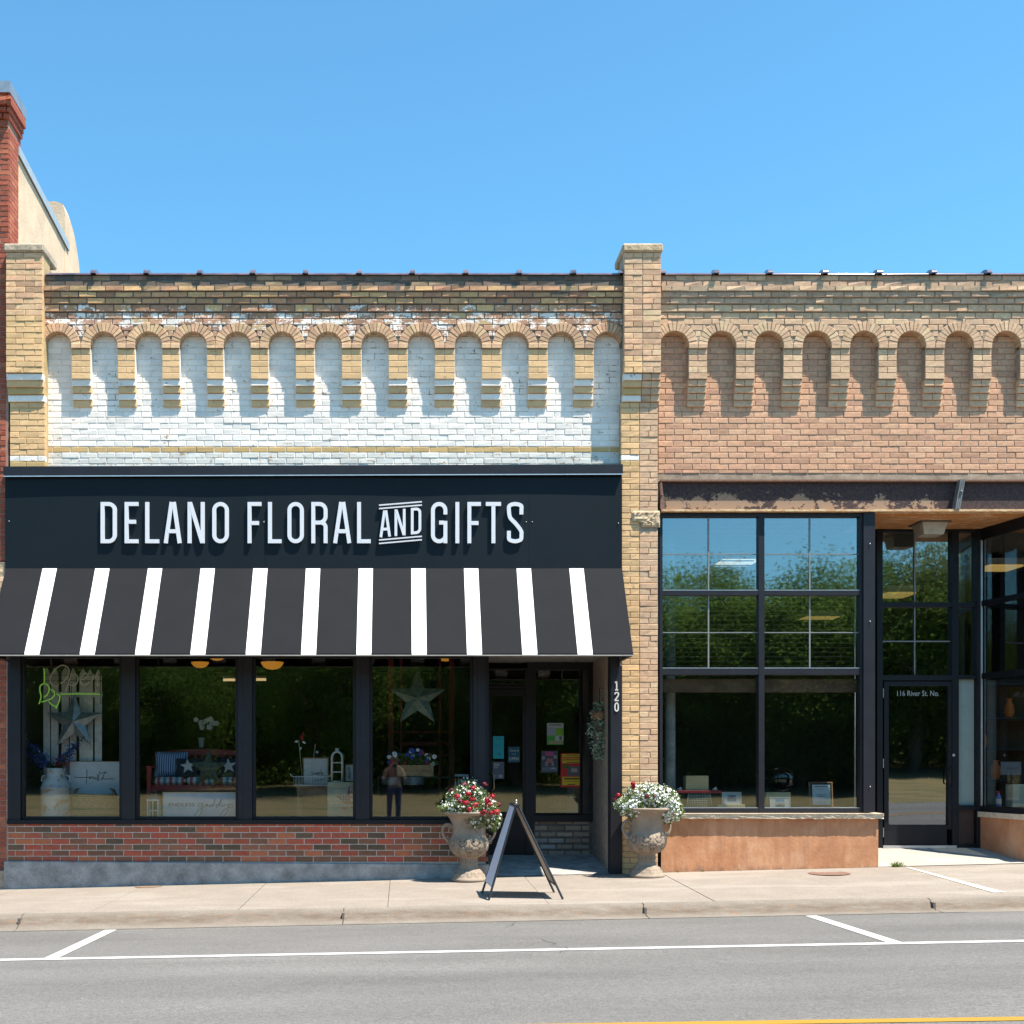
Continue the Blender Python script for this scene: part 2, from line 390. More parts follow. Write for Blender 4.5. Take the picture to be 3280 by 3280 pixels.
def glassmat(name, refl, tint, wave=0.0):
    m = bpy.data.materials.new(name); m.use_nodes = True; t = m.node_tree; t.nodes.remove(t.nodes['Principled BSDF'])
    out = t.nodes['Material Output']; tr = t.nodes.new('ShaderNodeBsdfTransparent'); tr.inputs[0].default_value = tint + (1,)
    gl = t.nodes.new('ShaderNodeBsdfGlossy'); gl.inputs['Roughness'].default_value = 0.017; gl.inputs[0].default_value = (0.93, 0.97, 1, 1)
    lw = t.nodes.new('ShaderNodeLayerWeight'); lw.inputs[0].default_value = 0.25
    ma = t.nodes.new('ShaderNodeMath'); ma.operation = 'MULTIPLY_ADD'; ma.inputs[1].default_value = 0.6; ma.inputs[2].default_value = refl; ma.use_clamp = True
    t.links.new(lw.outputs['Fresnel'], ma.inputs[0])
    mx = t.nodes.new('ShaderNodeMixShader'); t.links.new(ma.outputs[0], mx.inputs[0]); t.links.new(tr.outputs[0], mx.inputs[1]); t.links.new(gl.outputs[0], mx.inputs[2])
    if wave:
        g = t.nodes.new('ShaderNodeNewGeometry'); nz = t.nodes.new('ShaderNodeTexNoise'); nz.inputs['Scale'].default_value = 1.1; nz.inputs['Detail'].default_value = 1
        t.links.new(g.outputs['Position'], nz.inputs['Vector']); bp = t.nodes.new('ShaderNodeBump'); bp.inputs['Strength'].default_value = 1; bp.inputs['Distance'].default_value = wave
        t.links.new(nz.outputs['Fac'], bp.inputs['Height']); t.links.new(bp.outputs[0], gl.inputs['Normal'])
    t.links.new(mx.outputs[0], out.inputs[0]); return m
M_glass1 = glassmat('shop_glass', 0.155, (0.93, 0.95, 0.94), 0.0015)
M_glass2 = glassmat('tinted_shop_glass', 0.26, (0.72, 0.77, 0.76), 0.0022)
M_glass3 = glassmat('clear_shop_glass', 0.165, (0.92, 0.95, 0.94), 0.002)

# ------------------------------------------------------------------ ground, road, sidewalk
def lerp(a, b, t): return a + (b - a) * t
GL = [(3.0, .085, .025), (0.0, -.015, .025), (-2.7, -.043, .0174), (-2.78, -.05, .0174), (-2.93, -.155, .0186), (-3.1, -.170, .0202), (-5.3, -.118, .0186),
      (-8.4, -.058, .0150), (-8.75, -.058, .0150), (-12.0, -.115, .0150), (-14.3, -.17, .0150)]
def gz(x, y):
    for (y0, a0, b0), (y1, a1, b1) in zip(GL, GL[1:]):
        if y1 <= y <= y0:
            t = (y0 - y) / (y0 - y1); return lerp(a0 + b0 * x, a1 + b1 * x, t)
    return GL[-1][1] + GL[-1][2] * x if y < GL[-1][0] else GL[0][1] + GL[0][2] * x
def strip(name, mat, x0, x1, ys, nx=24, dz=0.0, parent=None, thick=0.0, wob=0.0):
    mb = MB(); xs = [lerp(x0, x1, i / nx) for i in range(nx + 1)]; n = len(ys)
    vs = [(x, y + (wob * mnoise.noise((x * 3, y, 0)) if 0 < j < n - 1 else 0), gz(x, y) + dz) for x in xs for j, y in enumerate(ys)]
    fs = [(i * n + j, (i + 1) * n + j, (i + 1) * n + j + 1, i * n + j + 1) for i in range(nx) for j in range(n - 1)]
    mb.add(vs, fs)
    if thick:
        for j in (0, n - 1):
            for i in range(nx):
                a = vs[i * n + j]; b = vs[(i + 1) * n + j]; mb.quad(a, b, (b[0], b[1], b[2] - thick), (a[0], a[1], a[2] - thick))
        for i in (0, nx):
            for j in range(n - 1):
                a = vs[i * n + j]; b = vs[i * n + j + 1]; mb.quad(a, b, (b[0], b[1], b[2] - thick), (a[0], a[1], a[2] - thick))
    return mb.build(name, mat, parent)
m, t = newmat('asphalt', 0.9); p = t.pos()
big = t.noise(t.scaled(p, (0.45, 1.2, 1)), 0.9, 5, 0.6)
c = t.ramp(big, [(0.3, (0.112, 0.107, 0.101)), (0.7, (0.15, 0.143, 0.136))])
sp1 = t.noise(p, 58, 3, 0.8); c = t.mix(1.0, c, t.ramp(sp1, [(0.3, 0.58), (0.5, 1.0), (0.7, 1.45)]), 'MULTIPLY')
sp2 = t.noise(t.scaled(p, (0.7, 1.4, 1)), 26, 5, 0.8); c = t.mix(1.0, c, t.ramp(sp2, [(0.3, 0.74), (0.5, 1.0), (0.7, 1.24)]), 'MULTIPLY')
trk = t.noise(t.scaled(p, (0.05, 1.0, 1)), 1.1, 3, 0.5); c = t.mix(1.0, c, t.ramp(trk, [(0.35, 0.88), (0.65, 1.08)]), 'MULTIPLY')
chips = t.ramp(t.noise(t.scaled(p, (4, 20, 1)), 1.0, 4, 0.6), [(0.70, 0.0), (0.72, 0.55)]); c = t.mix(chips, c, (0.06, 0.06, 0.06))
spark = t.ramp(t.noise(p, 60, 2, 0.5), [(0.79, 0.0), (0.81, 0.8)]); c = t.mix(spark, c, (0.7, 0.7, 0.68))
oil = t.ramp(t.noise(t.scaled(p, (0.12, 1.0, 1)), 1.3, 4, 0.6), [(0.5, 0.0), (0.75, 0.3)]); c = t.mix(oil, c, (0.12, 0.115, 0.11))
t.col(c); t.bump(sp1, 0.5, 0.008); M_asph = m
m, t = newmat('road_paint_white', 0.75); p = t.pos()
c = t.mix(t.ramp(t.noise(p, 40, 5, 0.7), [(0.60, 0.0), (0.72, 0.7)]), (0.50, 0.50, 0.485), (0.22, 0.22, 0.21)); t.col(c); M_line = m
m, t = newmat('road_paint_yellow', 0.75); p = t.pos()
c = t.mix(t.ramp(t.noise(p, 40, 5, 0.7), [(0.62, 0.0), (0.74, 0.6)]), (0.36, 0.185, 0.012), (0.16, 0.14, 0.11)); t.col(c); M_yline = m
m, t = newmat('kerb_concrete', 0.92); p = t.pos()
c = t.ramp(t.noise(t.scaled(p, (0.7, 1, 3)), 3.0, 5, 0.65), [(0.3, (0.185, 0.158, 0.13)), (0.7, (0.25, 0.218, 0.182))])
c = t.mix(1.0, c, t.ramp(t.noise(p, 75, 3, 0.75), [(0.3, 0.68), (0.7, 1.22)]), 'MULTIPLY')
da = t.n('ShaderNodeAttribute', attribute_name='dirt'); st = t.math('MULTIPLY', da.outputs['Fac'], t.ramp(t.noise(t.scaled(p, (1.2, 2, 7)), 3.4, 7, 0.75), [(0.32, 0.15), (0.62, 1.0)])); c = t.mix(st, c, (0.125, 0.092, 0.066))
ru = t.math('MULTIPLY', da.outputs['Fac'], t.ramp(t.noise(t.scaled(p, (2.0, 2, 12)), 4.0, 6, 0.7), [(0.58, 0.0), (0.66, 0.8)])); c = t.mix(ru, c, (0.25, 0.12, 0.06))
t.col(c); t.bump(t.noise(p, 70, 4, 0.7), 0.8, 0.01); M_kerb = m
X0, X1 = -24.0, 30.0
gm = plain('bare_earth', (0.16, 0.13, 0.09), 1.0)
g = MB().quad((-400, -400, -1.2), (400, -400, -1.2), (400, 400, -1.2), (-400, 400, -1.2)).build('ground', gm); tag(g, kind='structure')
road = strip('road', M_asph, X0, X1, [-3.1, -4.2, -5.3, -6.5, -8.4, -8.75, -10.5, -12, -14.3], 30); tag(road, kind='structure')
tag(strip('parking_line', M_line, X0, X1, [-5.24, -5.36], 30, 0.004, road))
for xx in (-2.98, 4.17): strip('parking_line', M_line, xx - .06, xx + .06, [-3.14, -4.0, -5.24], 1, 0.004, road)
strip('centre_line', M_yline, X0, X1, [-8.405, -8.505], 30, 0.004, road)
strip('centre_line', M_yline, X0, X1, [-8.66, -8.76], 30, 0.004, road)
M_crack = plain('asphalt_crack', (0.07, 0.065, 0.06), 1.0)
for (x, ya, yb, sd) in ((1.15, -3.2, -3.55, 3), (1.25, -4.6, -5.5, 5)):
    rr = random.Random(sd); mb = MB(); y = ya; xx = x
    while y > yb:
        x2 = xx + rr.uniform(-.07, .07); y2 = y - rr.uniform(.05, .12)
        for a in (0,): mb.quad((xx - .004, y, gz(xx, y) + .0045), (xx + .004, y, gz(xx, y) + .0045), (x2 + .004, y2, gz(x2, y2) + .0045), (x2 - .004, y2, gz(x2, y2) + .0045))
        xx, y = x2, y2
    mb.build('crack', M_crack, road)
sw = strip('sidewalk', M_mort_d, X0, X1, [0.9, 0.0, -2.7], 24, -0.012); tag(sw, kind='structure')
joints = [-3.30, -1.74, -0.16, 1.55, 3.30, 4.88, 6.44]
xs = joints[:]
while xs[0] > -9: xs.insert(0, xs[0] - 1.6)
while xs[-1] < 13: xs.append(xs[-1] + 1.6)
strip('slab', M_walk, X0, xs[0] - .004, [-.002, -2.705], 8, 0, sw, .05)
for a, b in zip(xs, xs[1:]):
    w = .007 if R.random() < .7 else .004
    strip('slab', M_walk, a + w / 2, b - w / 2, [-.002, -0.9, -1.8, -2.705], 3, R.uniform(-.002, .002), sw, .05)
strip('slab', M_walk, xs[-1] + .004, X1, [-.002, -2.705], 8, 0, sw, .05)
# pale filled joint on the right and round cover plates
M_fill = plain('pale_joint_filler', (0.68, 0.64, 0.57), 0.85, var=0.1)
mb = MB(); mb.add([(6.40, -.10, gz(6.4, -.1) + .006), (6.44, -.10, gz(6.4, -.1) + .006), (6.50, -2.45, gz(6.5, -2.45) + .006), (6.37, -2.45, gz(6.4, -2.45) + .006)], [(0, 1, 2, 3)])
mb.build('joint_filler', M_fill, sw)
M_rust = plain('rusty_iron', (0.19, 0.105, 0.075), 0.9, var=0.3, scale=20)
def cover(x, y, r, m_):
    mb = MB(); z = gz(x, y) + .004; n = 28
    mb.add([(x + r * math.cos(2 * math.pi * i / n), y + r * math.sin(2 * math.pi * i / n), z + (x and r * math.cos(2 * math.pi * i / n) * .02)) for i in range(n)], [tuple(range(n))])
    mb.add([(x + q * math.cos(2 * math.pi * i / n), y + q * math.sin(2 * math.pi * i / n), z + .001 + q * math.cos(2 * math.pi * i / n) * .02) for q in (r * .88, r) for i in range(n)], [(i, (i + 1) % n, n + (i + 1) % n, n + i) for i in range(n)])
    return mb.build('cover_plate', m_)
tag(cover(5.28, -.52, .25, M_rust), 'round rusty utility cover set in the sidewalk by the orange wall', 'cover plate')
tag(cover(-3.22, -.16, .17, plain('brown_iron', (0.2, 0.13, 0.08), 0.9)), 'small brown utility cover in the sidewalk below the red brick plinth', 'cover plate')
# kerb in cast lengths
kerb = MB().box(X0, X1, -2.9, -2.72, -.9, -.55).build('kerb', M_kerb); tag(kerb, kind='structure')
prof = [(-2.705, 0.0), (-2.74, -.002), (-2.78, -.012), (-2.84, -.05), (-2.885, -.088), (-2.93, -.108), (-2.97, -.116), (-3.1, -.117)]
def kerb_seg(a, b):
    mb = MB(); n = len(prof); nx = 10; vs = []
    for i in range(nx + 1):
        x = lerp(a, b, i / nx)
        for y, d in prof:
            zz = gz(x, -2.7) + d if y > -2.96 else gz(x, -3.1) + (0.004 if y < -3 else .008)
            chip = 0.008 * mnoise.noise((x * 6, y * 9, 2.0)) if -2.95 < y < -2.72 else 0
            vs.append((x, y + chip, zz + chip))
    fs = [(i * n + j, (i + 1) * n + j, (i + 1) * n + j + 1, i * n + j + 1) for i in range(nx) for j in range(n - 1)]
    mb.add(vs, fs, 0, True)
    nd_ = len(vs)
    for i in (0, nx):
        r_ = vs[i * n:(i + 1) * n]; mb.add(r_ + [(r_[-1][0], -3.1, r_[-1][2] - .2), (r_[0][0], -2.705, r_[0][2] - .25)], [tuple(range(n + 2))])
    o = mb.build('kerb_stone', M_kerb, kerb); at_ = o.data.attributes.new('dirt', 'FLOAT', 'POINT')
    dv = [0, .1, .35, .95, 1.0, .6, .15, .1]; at_.data.foreach_set('value', [dv[k % n] if k < nd_ else 0 for k in range(len(mb.v))]); return o
kj = [-4.0, -.62, 2.53, 5.54]
kj = [kj[0] - 3.1 * k for k in range(6, 0, -1)] + kj + [kj[-1] + 3.1 * k for k in range(1, 7)]
for a, b in zip(kj, kj[1:]): kerb_seg(a + .005, b - .005)
mb = MB(); 
for x in kj: mb.box(x - .012, x + .012, -2.9, -2.72, gz(x, -2.7) - .2, gz(x, -2.7) - .03)
mb.build('joint_filler', M_mort_d, kerb)
# far side of the street (seen in the windows)
m, t = newmat('dry_grass', 1.0); p = t.pos()
c = t.ramp(t.noise(t.scaled(p, (1, 2.2, 1)), 0.35, 6, 0.7), [(0.35, (0.22, 0.16, 0.07)), (0.52, (0.17, 0.135, 0.055)), (0.68, (0.06, 0.085, 0.022))]); t.col(c); M_dry = m
tag(MB().box(X0, X1, -14.48, -14.3, -.6, -.06).build('kerb', M_kerb), kind='structure')
tag(MB().box(X0 - 20, X1 + 20, -17.0, -14.485, -.6, -.15).build('sidewalk', M_walk), kind='structure')
mb = MB(); n_ = 20; 
vs = [(-90 + 9.5 * i, -17.0 - 5.2 * j, -.16 + (.55 * min(1, j / 4.) if j else 0) + .25 * mnoise.noise((i * .7, j * .8, 0)) * (j > 0)) for i in range(n_ + 1) for j in range(16)]
mb.add(vs, [(i * 16 + j, (i + 1) * 16 + j, (i + 1) * 16 + j + 1, i * 16 + j + 1) for i in range(n_) for j in range(15)])
tag(mb.build('lawn', M_dry), kind='structure')

# ------------------------------------------------------------------ facade levels (z from photograph rows, front plane at Y=0)
Z = PZ
YW = .13                                   # recessed wall plane; arcade front at 0, piers of the buildings proud
Y_UP, Y_LOW = -.135, -.015
COURSE = 18.6 / PPM
def arcade(parent, B, AB, xl, xr, cents, hw, ms, mort, seedrow=0.3):
    """one bay: cornice courses, spandrel, arches, little piers with corbels, recessed wall. ms: dict of materials"""
    zz = lambda y: Z(y)
    full = xr - xl
    # cornice courses: (top,bottom,y,mat)
    rows = [(884, 903, -.034, 'top'), (903, 921, -.034, 'top'), (921, 939, -.075, 'lip'), (939, 957, -.054, 'bare'), (957, 976, -.036, 'bare'), (976, 1000, -.018, 'mix2'), (1000, 1021, 0, 'mix')]
    mbm = MB()
    for i, (a, b, y, k) in enumerate(rows):
        B.row(xl, xr, zz(b), zz(a), y, YW - y, ms[k], off=[0.2, .7, .45, .95, .5, .05, .6][i])
        mbm.box(xl, xr, y + .007, YW, zz(b), zz(a) + (.0005 if i == 0 else -.0005))
    # spandrel rows between the arches
    zs = zz(1105); rin = hw; rout = hw + .118
    zt = zz(1021); rws = 4
    for i in range(rws + 1):
        a = 1021 + i * 19.0; b = min(a + 19.0, 1100)
        if b - a < 6: break
        zm = zz((a + b) / 2)
        def keep(p, q, zm=zm):
            iv = [(p, q)]
            for c in cents:
                h = rout ** 2 - (zm - zs) ** 2
                if h <= 0: continue
                h = math.sqrt(h) + .004; nv = []
                for (u, w) in iv:
                    if w <= c - h or u >= c + h: nv.append((u, w)); continue
                    if u < c - h: nv.append((u, c - h))
                    if w > c + h: nv.append((c + h, w))
                iv = nv
            return [(u, w) for u, w in iv if w - u > .03]
        B.row(xl, xr, zz(b), zz(a), 0, .05, ms['mix'], off=(i % 2) * .5 + .15, keep=keep)
    # mortar of the band, following the intrados
    edges = [xl] + [(a + b) / 2 for a, b in zip(cents, cents[1:])] + [xr]
    for ci, c in enumerate(cents):
        e0, e1 = edges[ci], edges[ci + 1]; n = 16; pts = []
        for k in range(n + 1):
            t_ = math.pi - math.pi * k / n; pts.append((c + (rin + .002) * math.cos(t_), zs + (rin + .002) * math.sin(t_)))
        f = .007
        def q2(a, b, c_, d): mbm.quad((a[0], f, a[1]), (b[0], f, b[1]), (c_[0], f, c_[1]), (d[0], f, d[1]))
        for a, b in zip(pts, pts[1:]):
            q2(a, b, (b[0], zt), (a[0], zt)); mbm.quad((a[0], f, a[1]), (a[0], YW, a[1]), (b[0], YW, b[1]), (b[0], f, b[1]))
        if c - rin > e0 + .005: q2((e0, zz(1117)), (c - rin - .002, zz(1117)), (c - rin - .002, zt), (e0, zt))
        if c + rin < e1 - .005: q2((c + rin + .002, zz(1117)), (e1, zz(1117)), (e1, zt), (c + rin + .002, zt))
        # voussoirs
        nv = 15; half = max(c - e0, e1 - c) if ci in (0, len(cents) - 1) else .5 * (e1 - e0)
        for k in range(nv):
            a0 = math.pi * k / nv + .012; a1 = math.pi * (k + 1) / nv - .012; rr_ = R.uniform(-.004, .004); poly = []
            for (r_, a_) in ((rin, a0), (rout + rr_, a0), (rout + rr_, a1), (rin, a1)):
                x = c + r_ * math.cos(a_); x = min(max(x, e0 + .004), e1 - .004); poly.append((x, zs + r_ * math.sin(a_)))
            if abs(poly[0][0] - poly[1][0]) + abs(poly[0][1] - poly[1][1]) < .03: continue
            yf = -.002 + R.uniform(-.004, .004); mb = MB(); cx = sum(p_[0] for p_ in poly) / 4; cz = sum(p_[1] for p_ in poly) / 4
            inner = [(cx + (x - cx) * .9, cz + (z_ - cz) * .93) for x, z_ in poly]
            vs = [(x, yf, z_) for x, z_ in inner] + [(x, yf + .006, z_) for x, z_ in poly] + [(x, YW, z_) for x, z_ in poly]
            mb.add(vs, [(0, 1, 2, 3)] + [(i, (i + 1) % 4, 4 + (i + 1) % 4, 4 + i) for i in range(4)] + [(4 + i, 4 + (i + 1) % 4, 8 + (i + 1) % 4, 8 + i) for i in range(4)])
            tn = (R.random(), R.random(), R.random()); mb.build('arch_brick', ms['arch'], AB, tone=[tn] * len(mb.f))
    # little piers between the niches
    spans = []
    for ci in range(len(cents) + 1):
        a = cents[ci - 1] + hw if ci else xl; b = cents[ci] - hw if ci < len(cents) else xr
        if b - a > .06: spans.append((a, b))
    for (a, b) in spans:
        w = b - a; two = w > .15
        mid = (a + b) / 2
        for (u, v_) in ([(a, mid), (mid, b)] if two else [(a, b)]): B.add(u + .003, v_ - .003, zz(1116) + .004, zz(1098) - .004, -.004, .05, ms['arch'])
        yp = .017; n = 5; h = (1213 - 1116) / n
        for i in range(n):
            t0 = 1116 + i * h; iv = [(a, b)] if (i % 2 == 0 and i > 0) or not two else [(a, mid), (mid, b)]
            for (u, v_) in iv: B.add(u + .003, v_ - .003, zz(t0 + h) + .004, zz(t0) - .004, yp + R.uniform(-.002, .002), .03, ms['pier'])
        mbm.box(a, b, yp + .009, YW + .01, zz(1213), zz(1117), 1)
        for i in range(4):
            t0 = 1213 + i * 20.5; y = .036 + i * .0225; mk = ms['corb'][i % 2]
            iv = [(a, b)] if not ms.get('split') or i % 2 else [(a, mid), (mid, b)]
            for (u, v_) in iv: B.add(u + .002, v_ - .002, zz(t0 + 20.5) + .002, zz(t0) - .002, y, YW - y, mk)
    # recessed wall behind
    r0 = 1040; i = 0; y = r0
    while y < ms['bottom'] - 3:
        nb = min(y + ms.get('ch', 18.6), ms['bottom']); mk = 'wall'; yy = YW
        if ms.get('band') and y >= 1430: mk = 'low'
        if ms.get('band') and y <= 1432 < nb + 0.1 or (ms.get('band') and abs(y - 1430.6) < 2): pass
        B.row(xl, xr, PZ(nb, YW), PZ(y, YW), yy, .05, ms['ochre'] if ms.get('band') and i == 21 else ms[mk], off=((i % 2) * .5 + .1 + (0 if i % 5 else .07)) % 1, vis=1.0 if y > 1300 else .55,
              jit=.0028)
        y = nb; i += 1
    mbm.box(xl, xr, YW + .007, YW + .3, Z(ms['mort_bottom']), zz(1040), 2)
    mbm.build('mortar', mort, parent)
def coping(parent, xs_, y=.02, mat=None, zc=878, mat2=None):
    for k, (a, b) in enumerate(zip(xs_, xs_[1:])):
        mb = MB(); pr = [(y + .052 * math.cos(t_) * 1.5, .036 * math.sin(t_)) for t_ in [math.pi * (.02 - i / 12 * 1.04) * -1 for i in range(13)]]
        z0 = Z(880); n = len(pr)
        for xa, xb, s_ in ((a, b - .055, 1.0), (b - .064, b, 1.8)):
            vs = [(x, y + (py - y) * s_, z0 - .02 + pz * s_ * 1.15) for x in (xa, xb) for py, pz in pr]
            mb.add(vs, [(i, i + 1, n + i + 1, n + i) for i in range(n - 1)], 0, True)
            mb.add([vs[i] for i in range(n)], [tuple(range(n))]); mb.add([vs[n + i] for i in range(n)], [tuple(range(n))])
        mb.build('coping_tile', mat, parent)
m, t = newmat('glazed_clay_tile', 0.12); p = t.pos()
c = t.ramp(t.noise(p, 5, 4, .6), [(.35, (0.08, 0.06, 0.08)), (.65, (0.19, 0.14, 0.16))]); c = t.mix(t.ramp(t.noise(p, 22, 5, .7), [(.62, 0.), (.7, .8)]), c, (0.3, 0.26, 0.2)); t.col(c)
t.b.inputs['Coat Weight'].default_value = 0.6; M_tile = m

# ------------------------------------------------------------------ building with the black sign (cream / white painted brick)
b1 = thing('brick_building', 'two tone brick shop building with white peeling paint, yellow piers and a black storefront', 'building', (0, 0, 0))
B1 = Bricks(b1)
c1 = [PX(v) for v in (184, 332, 475, 618, 759, 903, 1051, 1201, 1349, 1500, 1649.5, 1798, 1946)]
ms1 = dict(top=M_top, lip=M_bare, bare=M_bare, mix2=M_mixed2, mix=M_mixed, arch=M_yelbare, pier=M_yel, corb=(M_white, M_yel), wall=M_white, low=M_whitelow, ochre=M_ochre, bottom=1498, mort_bottom=1640, band=True)
arcade(b1, B1, b1, PX(136), PX(1994), c1, .172, ms1, [M_mort_d, M_mort_w, M_mort_w])
def pier(B, parent, xl, xr, ms, mm, seam=None, zbot=Z(1500), lowrows=None, capw=.02):
    """projecting pier: stone cap, upper shaft, four corbel courses, lower shaft"""
    w = xr - xl; mid = (xl + xr) / 2
    def rows(y0, y1, yf, x0, x1, n=None, matf=None, dep=.08):
        n = n or round((y1 - y0) / 18.6); h = (y1 - y0) / n
        for i in range(n):
            t0 = y0 + i * h; k = i % 2; w_ = x1 - x0; m_ = (x0 + x1) / 2
            if seam is None:
                segs = [(x0, x0 + .27 * w_), (x0 + .27 * w_, x0 + .79 * w_), (x0 + .79 * w_, x1)] if k else [(x0, m_ + R.uniform(-.02, .02)), (None, x1)]
                if not k: segs = [(x0, segs[0][1]), (segs[0][1], x1)]
            else:
                segs = [(x0, m_), (m_, x1)] if k else [(x0, (x0 + m_) / 2), ((x0 + m_) / 2, m_), (m_, (m_ + x1) / 2 + .02), ((m_ + x1) / 2 + .02, x1)]
                if i % 4 == 2: segs = [(x0, (x0 + m_) / 2), ((x0 + m_) / 2, m_), (m_, x1)]
                if i % 4 == 1: segs = [(x0, m_), (m_, (m_ + x1) / 2), ((m_ + x1) / 2, x1)]
            for (a, b) in segs:
                mt = matf(t0 + h / 2, (a + b) / 2 < m_)
                if mt: B.add(a + .0035, b - .0035, Z(t0 + h) + .0035, Z(t0) - .0035, yf + R.uniform(-.004, .003), dep, mt, .8)
    rows(822, 1205, Y_UP, xl, xr, matf=ms['up'])
    mb = MB(); mb.box(xl + .004, xr - .004, Y_UP + .007, 0.2, Z(1205), Z(822))
    for i in range(4):
        t0 = 1205 + i * 21; y = Y_UP + .022 + i * .024; xa, xb = xl, xr
        mt = ms['corb'][i]
        if seam is None: B.add(xa, xb - .003, Z(t0 + 21) + .002, Z(t0) - .002, y, .1, mt, .9)
        else: B.add(xa, mid - .003, Z(t0 + 21) + .002, Z(t0) - .002, y, .1, mt, .9); B.add(mid + .003, (mid + xr) / 2, Z(t0 + 21) + .002, Z(t0) - .002, y, .1, M_tan); B.add((mid + xr) / 2 + .003, xr, Z(t0 + 21) + .002, Z(t0) - .002, y, .1, M_tan)
    mb.box(xl + .004, xr - .004, Y_LOW - .002, 0.2, Z(1290), Z(1205))
    xl2, xr2 = (xl + .012, xr) if seam is None else (xl - .02, xr - .015)
    rows(1289, lowrows[0], Y_LOW, xl2, xr2, n=round((lowrows[0] - 1289) / 18.7), matf=ms['low'])
    mb.box(xl2 + .004, xr2 - .004, Y_LOW + .007, 0.35, zbot, Z(1289))
    mb.build('mortar', mm, parent)
    cap = MB()
    cap.bbox(xl - capw, xr + capw, Y_UP - .03, .45, Z(822), Z(796), .018)
    return cap
def up1(y, left): return M_yelbare if y < 1030 else M_yel
def low1(y, left):
    if 1463 < y < 1481: return M_white
    return M_ochre if y >= 1481 else M_yel
cap = pier(B1, b1, PX(18, Y_UP), PX(136, Y_UP), dict(up=up1, corb=[M_white, M_yel, M_ochre, M_white], low=low1), M_mort_y, lowrows=(1498,), zbot=Z(1640))
cap.build('pier_cap', M_stone, b1)
def up2(y, left): return (M_yelbare if y < 1150 else M_yel) if left and y > 950 else (M_yelbare if R.random() < .5 else M_tan)
def low2(y, left):
    if 1635 < y < 1692 and not left: return None
    if left: return M_white if 1463 < y < 1483 else (M_ochre if 1483 < y < 1502 else M_yel)
    return M_tan
cap = pier(B1, b1, PX(1999, Y_UP), PX(2118, Y_UP), dict(up=up2, corb=[M_white, M_yel, M_ochre, M_white], low=low2), M_mort_t, seam=1, lowrows=(2802,), zbot=-.1)
cap.build('pier_cap', M_rough, b1)
mb = MB(); n = 14; rr = random.Random(4)
vs = []; xa, xb = PX(2053), PX(2113)
for j in range(9):
    for i in range(n + 1):
        e = min(i, n - i, j, 8 - j); vs.append((lerp(xa - .12, xb, i / n) if j > 2 else lerp(xa, xb, i / n), -.02 - (.035 * abs(mnoise.noise((i * .45, j * .6, 1))) + .012) * min(1, e), Z(lerp(1690, 1637, j / 8))))
mb.add(vs, [(j * (n + 1) + i, j * (n + 1) + i + 1, (j + 1) * (n + 1) + i + 1, (j + 1) * (n + 1) + i) for j in range(8) for i in range(n)])
mb.build('stone_block', M_rough, b1)
coping(b1, [PX(v) for v in (150, 313, 481.6, 651, 820, 988.6, 1159.6, 1328.6, 1499, 1669, 1842, 1997)], mat=M_tile)
# parapet party walls running back from the two piers, roof
mb = MB()
for (xa, xb) in ((PX(20), PX(134)), (PX(2003), PX(2114))):
    vs = [(xa, .1, Z(1000)), (xb, .1, Z(1000)), (xb, .1, Z(826)), (xa, .1, Z(826)), (xa, 2.2, Z(1000)), (xb, 2.2, Z(1000)), (xb, 2.2, Z(860)), (xa, 2.2, Z(860))]
    mb.add(vs, [(0, 1, 2, 3), (1, 5, 6, 2), (4, 0, 3, 7), (3, 2, 6, 7), (5, 4, 7, 6)])
mb.build('party_wall', M_stone, b1)
M_roof = plain('grey_roof', (0.16, 0.16, 0.17), 0.95)
MB().box(PX(20), PX(2114), .35, 14, Z(1010), Z(990)).build('roof', M_roof, b1)
# knee wall of mixed red bricks on a concrete plinth
KB = Bricks(b1, 'knee_wall_brick')
kx0, kx1 = PX(24), PX(1566); 
for i in range(7):
    a = 2632 + i * 18.9 - 3; b = a + 18.9
    KB.row(kx0, kx1, Z(b), Z(a), .0, .05, M_kneered, L=.2315, off=.5 * (i % 2) + .08, g=.011, jit=.0015)
KB.flush(260)
mb = MB(); mb.box(kx0, kx1 - .002, .005, .10, Z(2770), Z(2629)); mb.build('mortar', M_mort_l, b1)
mb = MB(); nx = 40; vs = []
for i in range(nx + 1):
    x = lerp(PX(16), kx1, i / nx); zt = Z(lerp(2757, 2767, i / nx)); wob = .003 * mnoise.noise((x * 3, 0, 0))
    vs += [(x, .04, zt), (x, -.03, zt - .003 + wob), (x, -.045, zt - .012 + wob), (x, -.05 + wob * 1.3, gz(x, 0) - .1)]
mb.add(vs, [(i * 4 + j, (i + 1) * 4 + j, (i + 1) * 4 + j + 1, i * 4 + j + 1) for i in range(nx) for j in range(3)])
mb.quad(vs[-4], vs[-3], vs[-1], (kx1, .3, -.2)); mb.build('plinth', M_conc, b1)
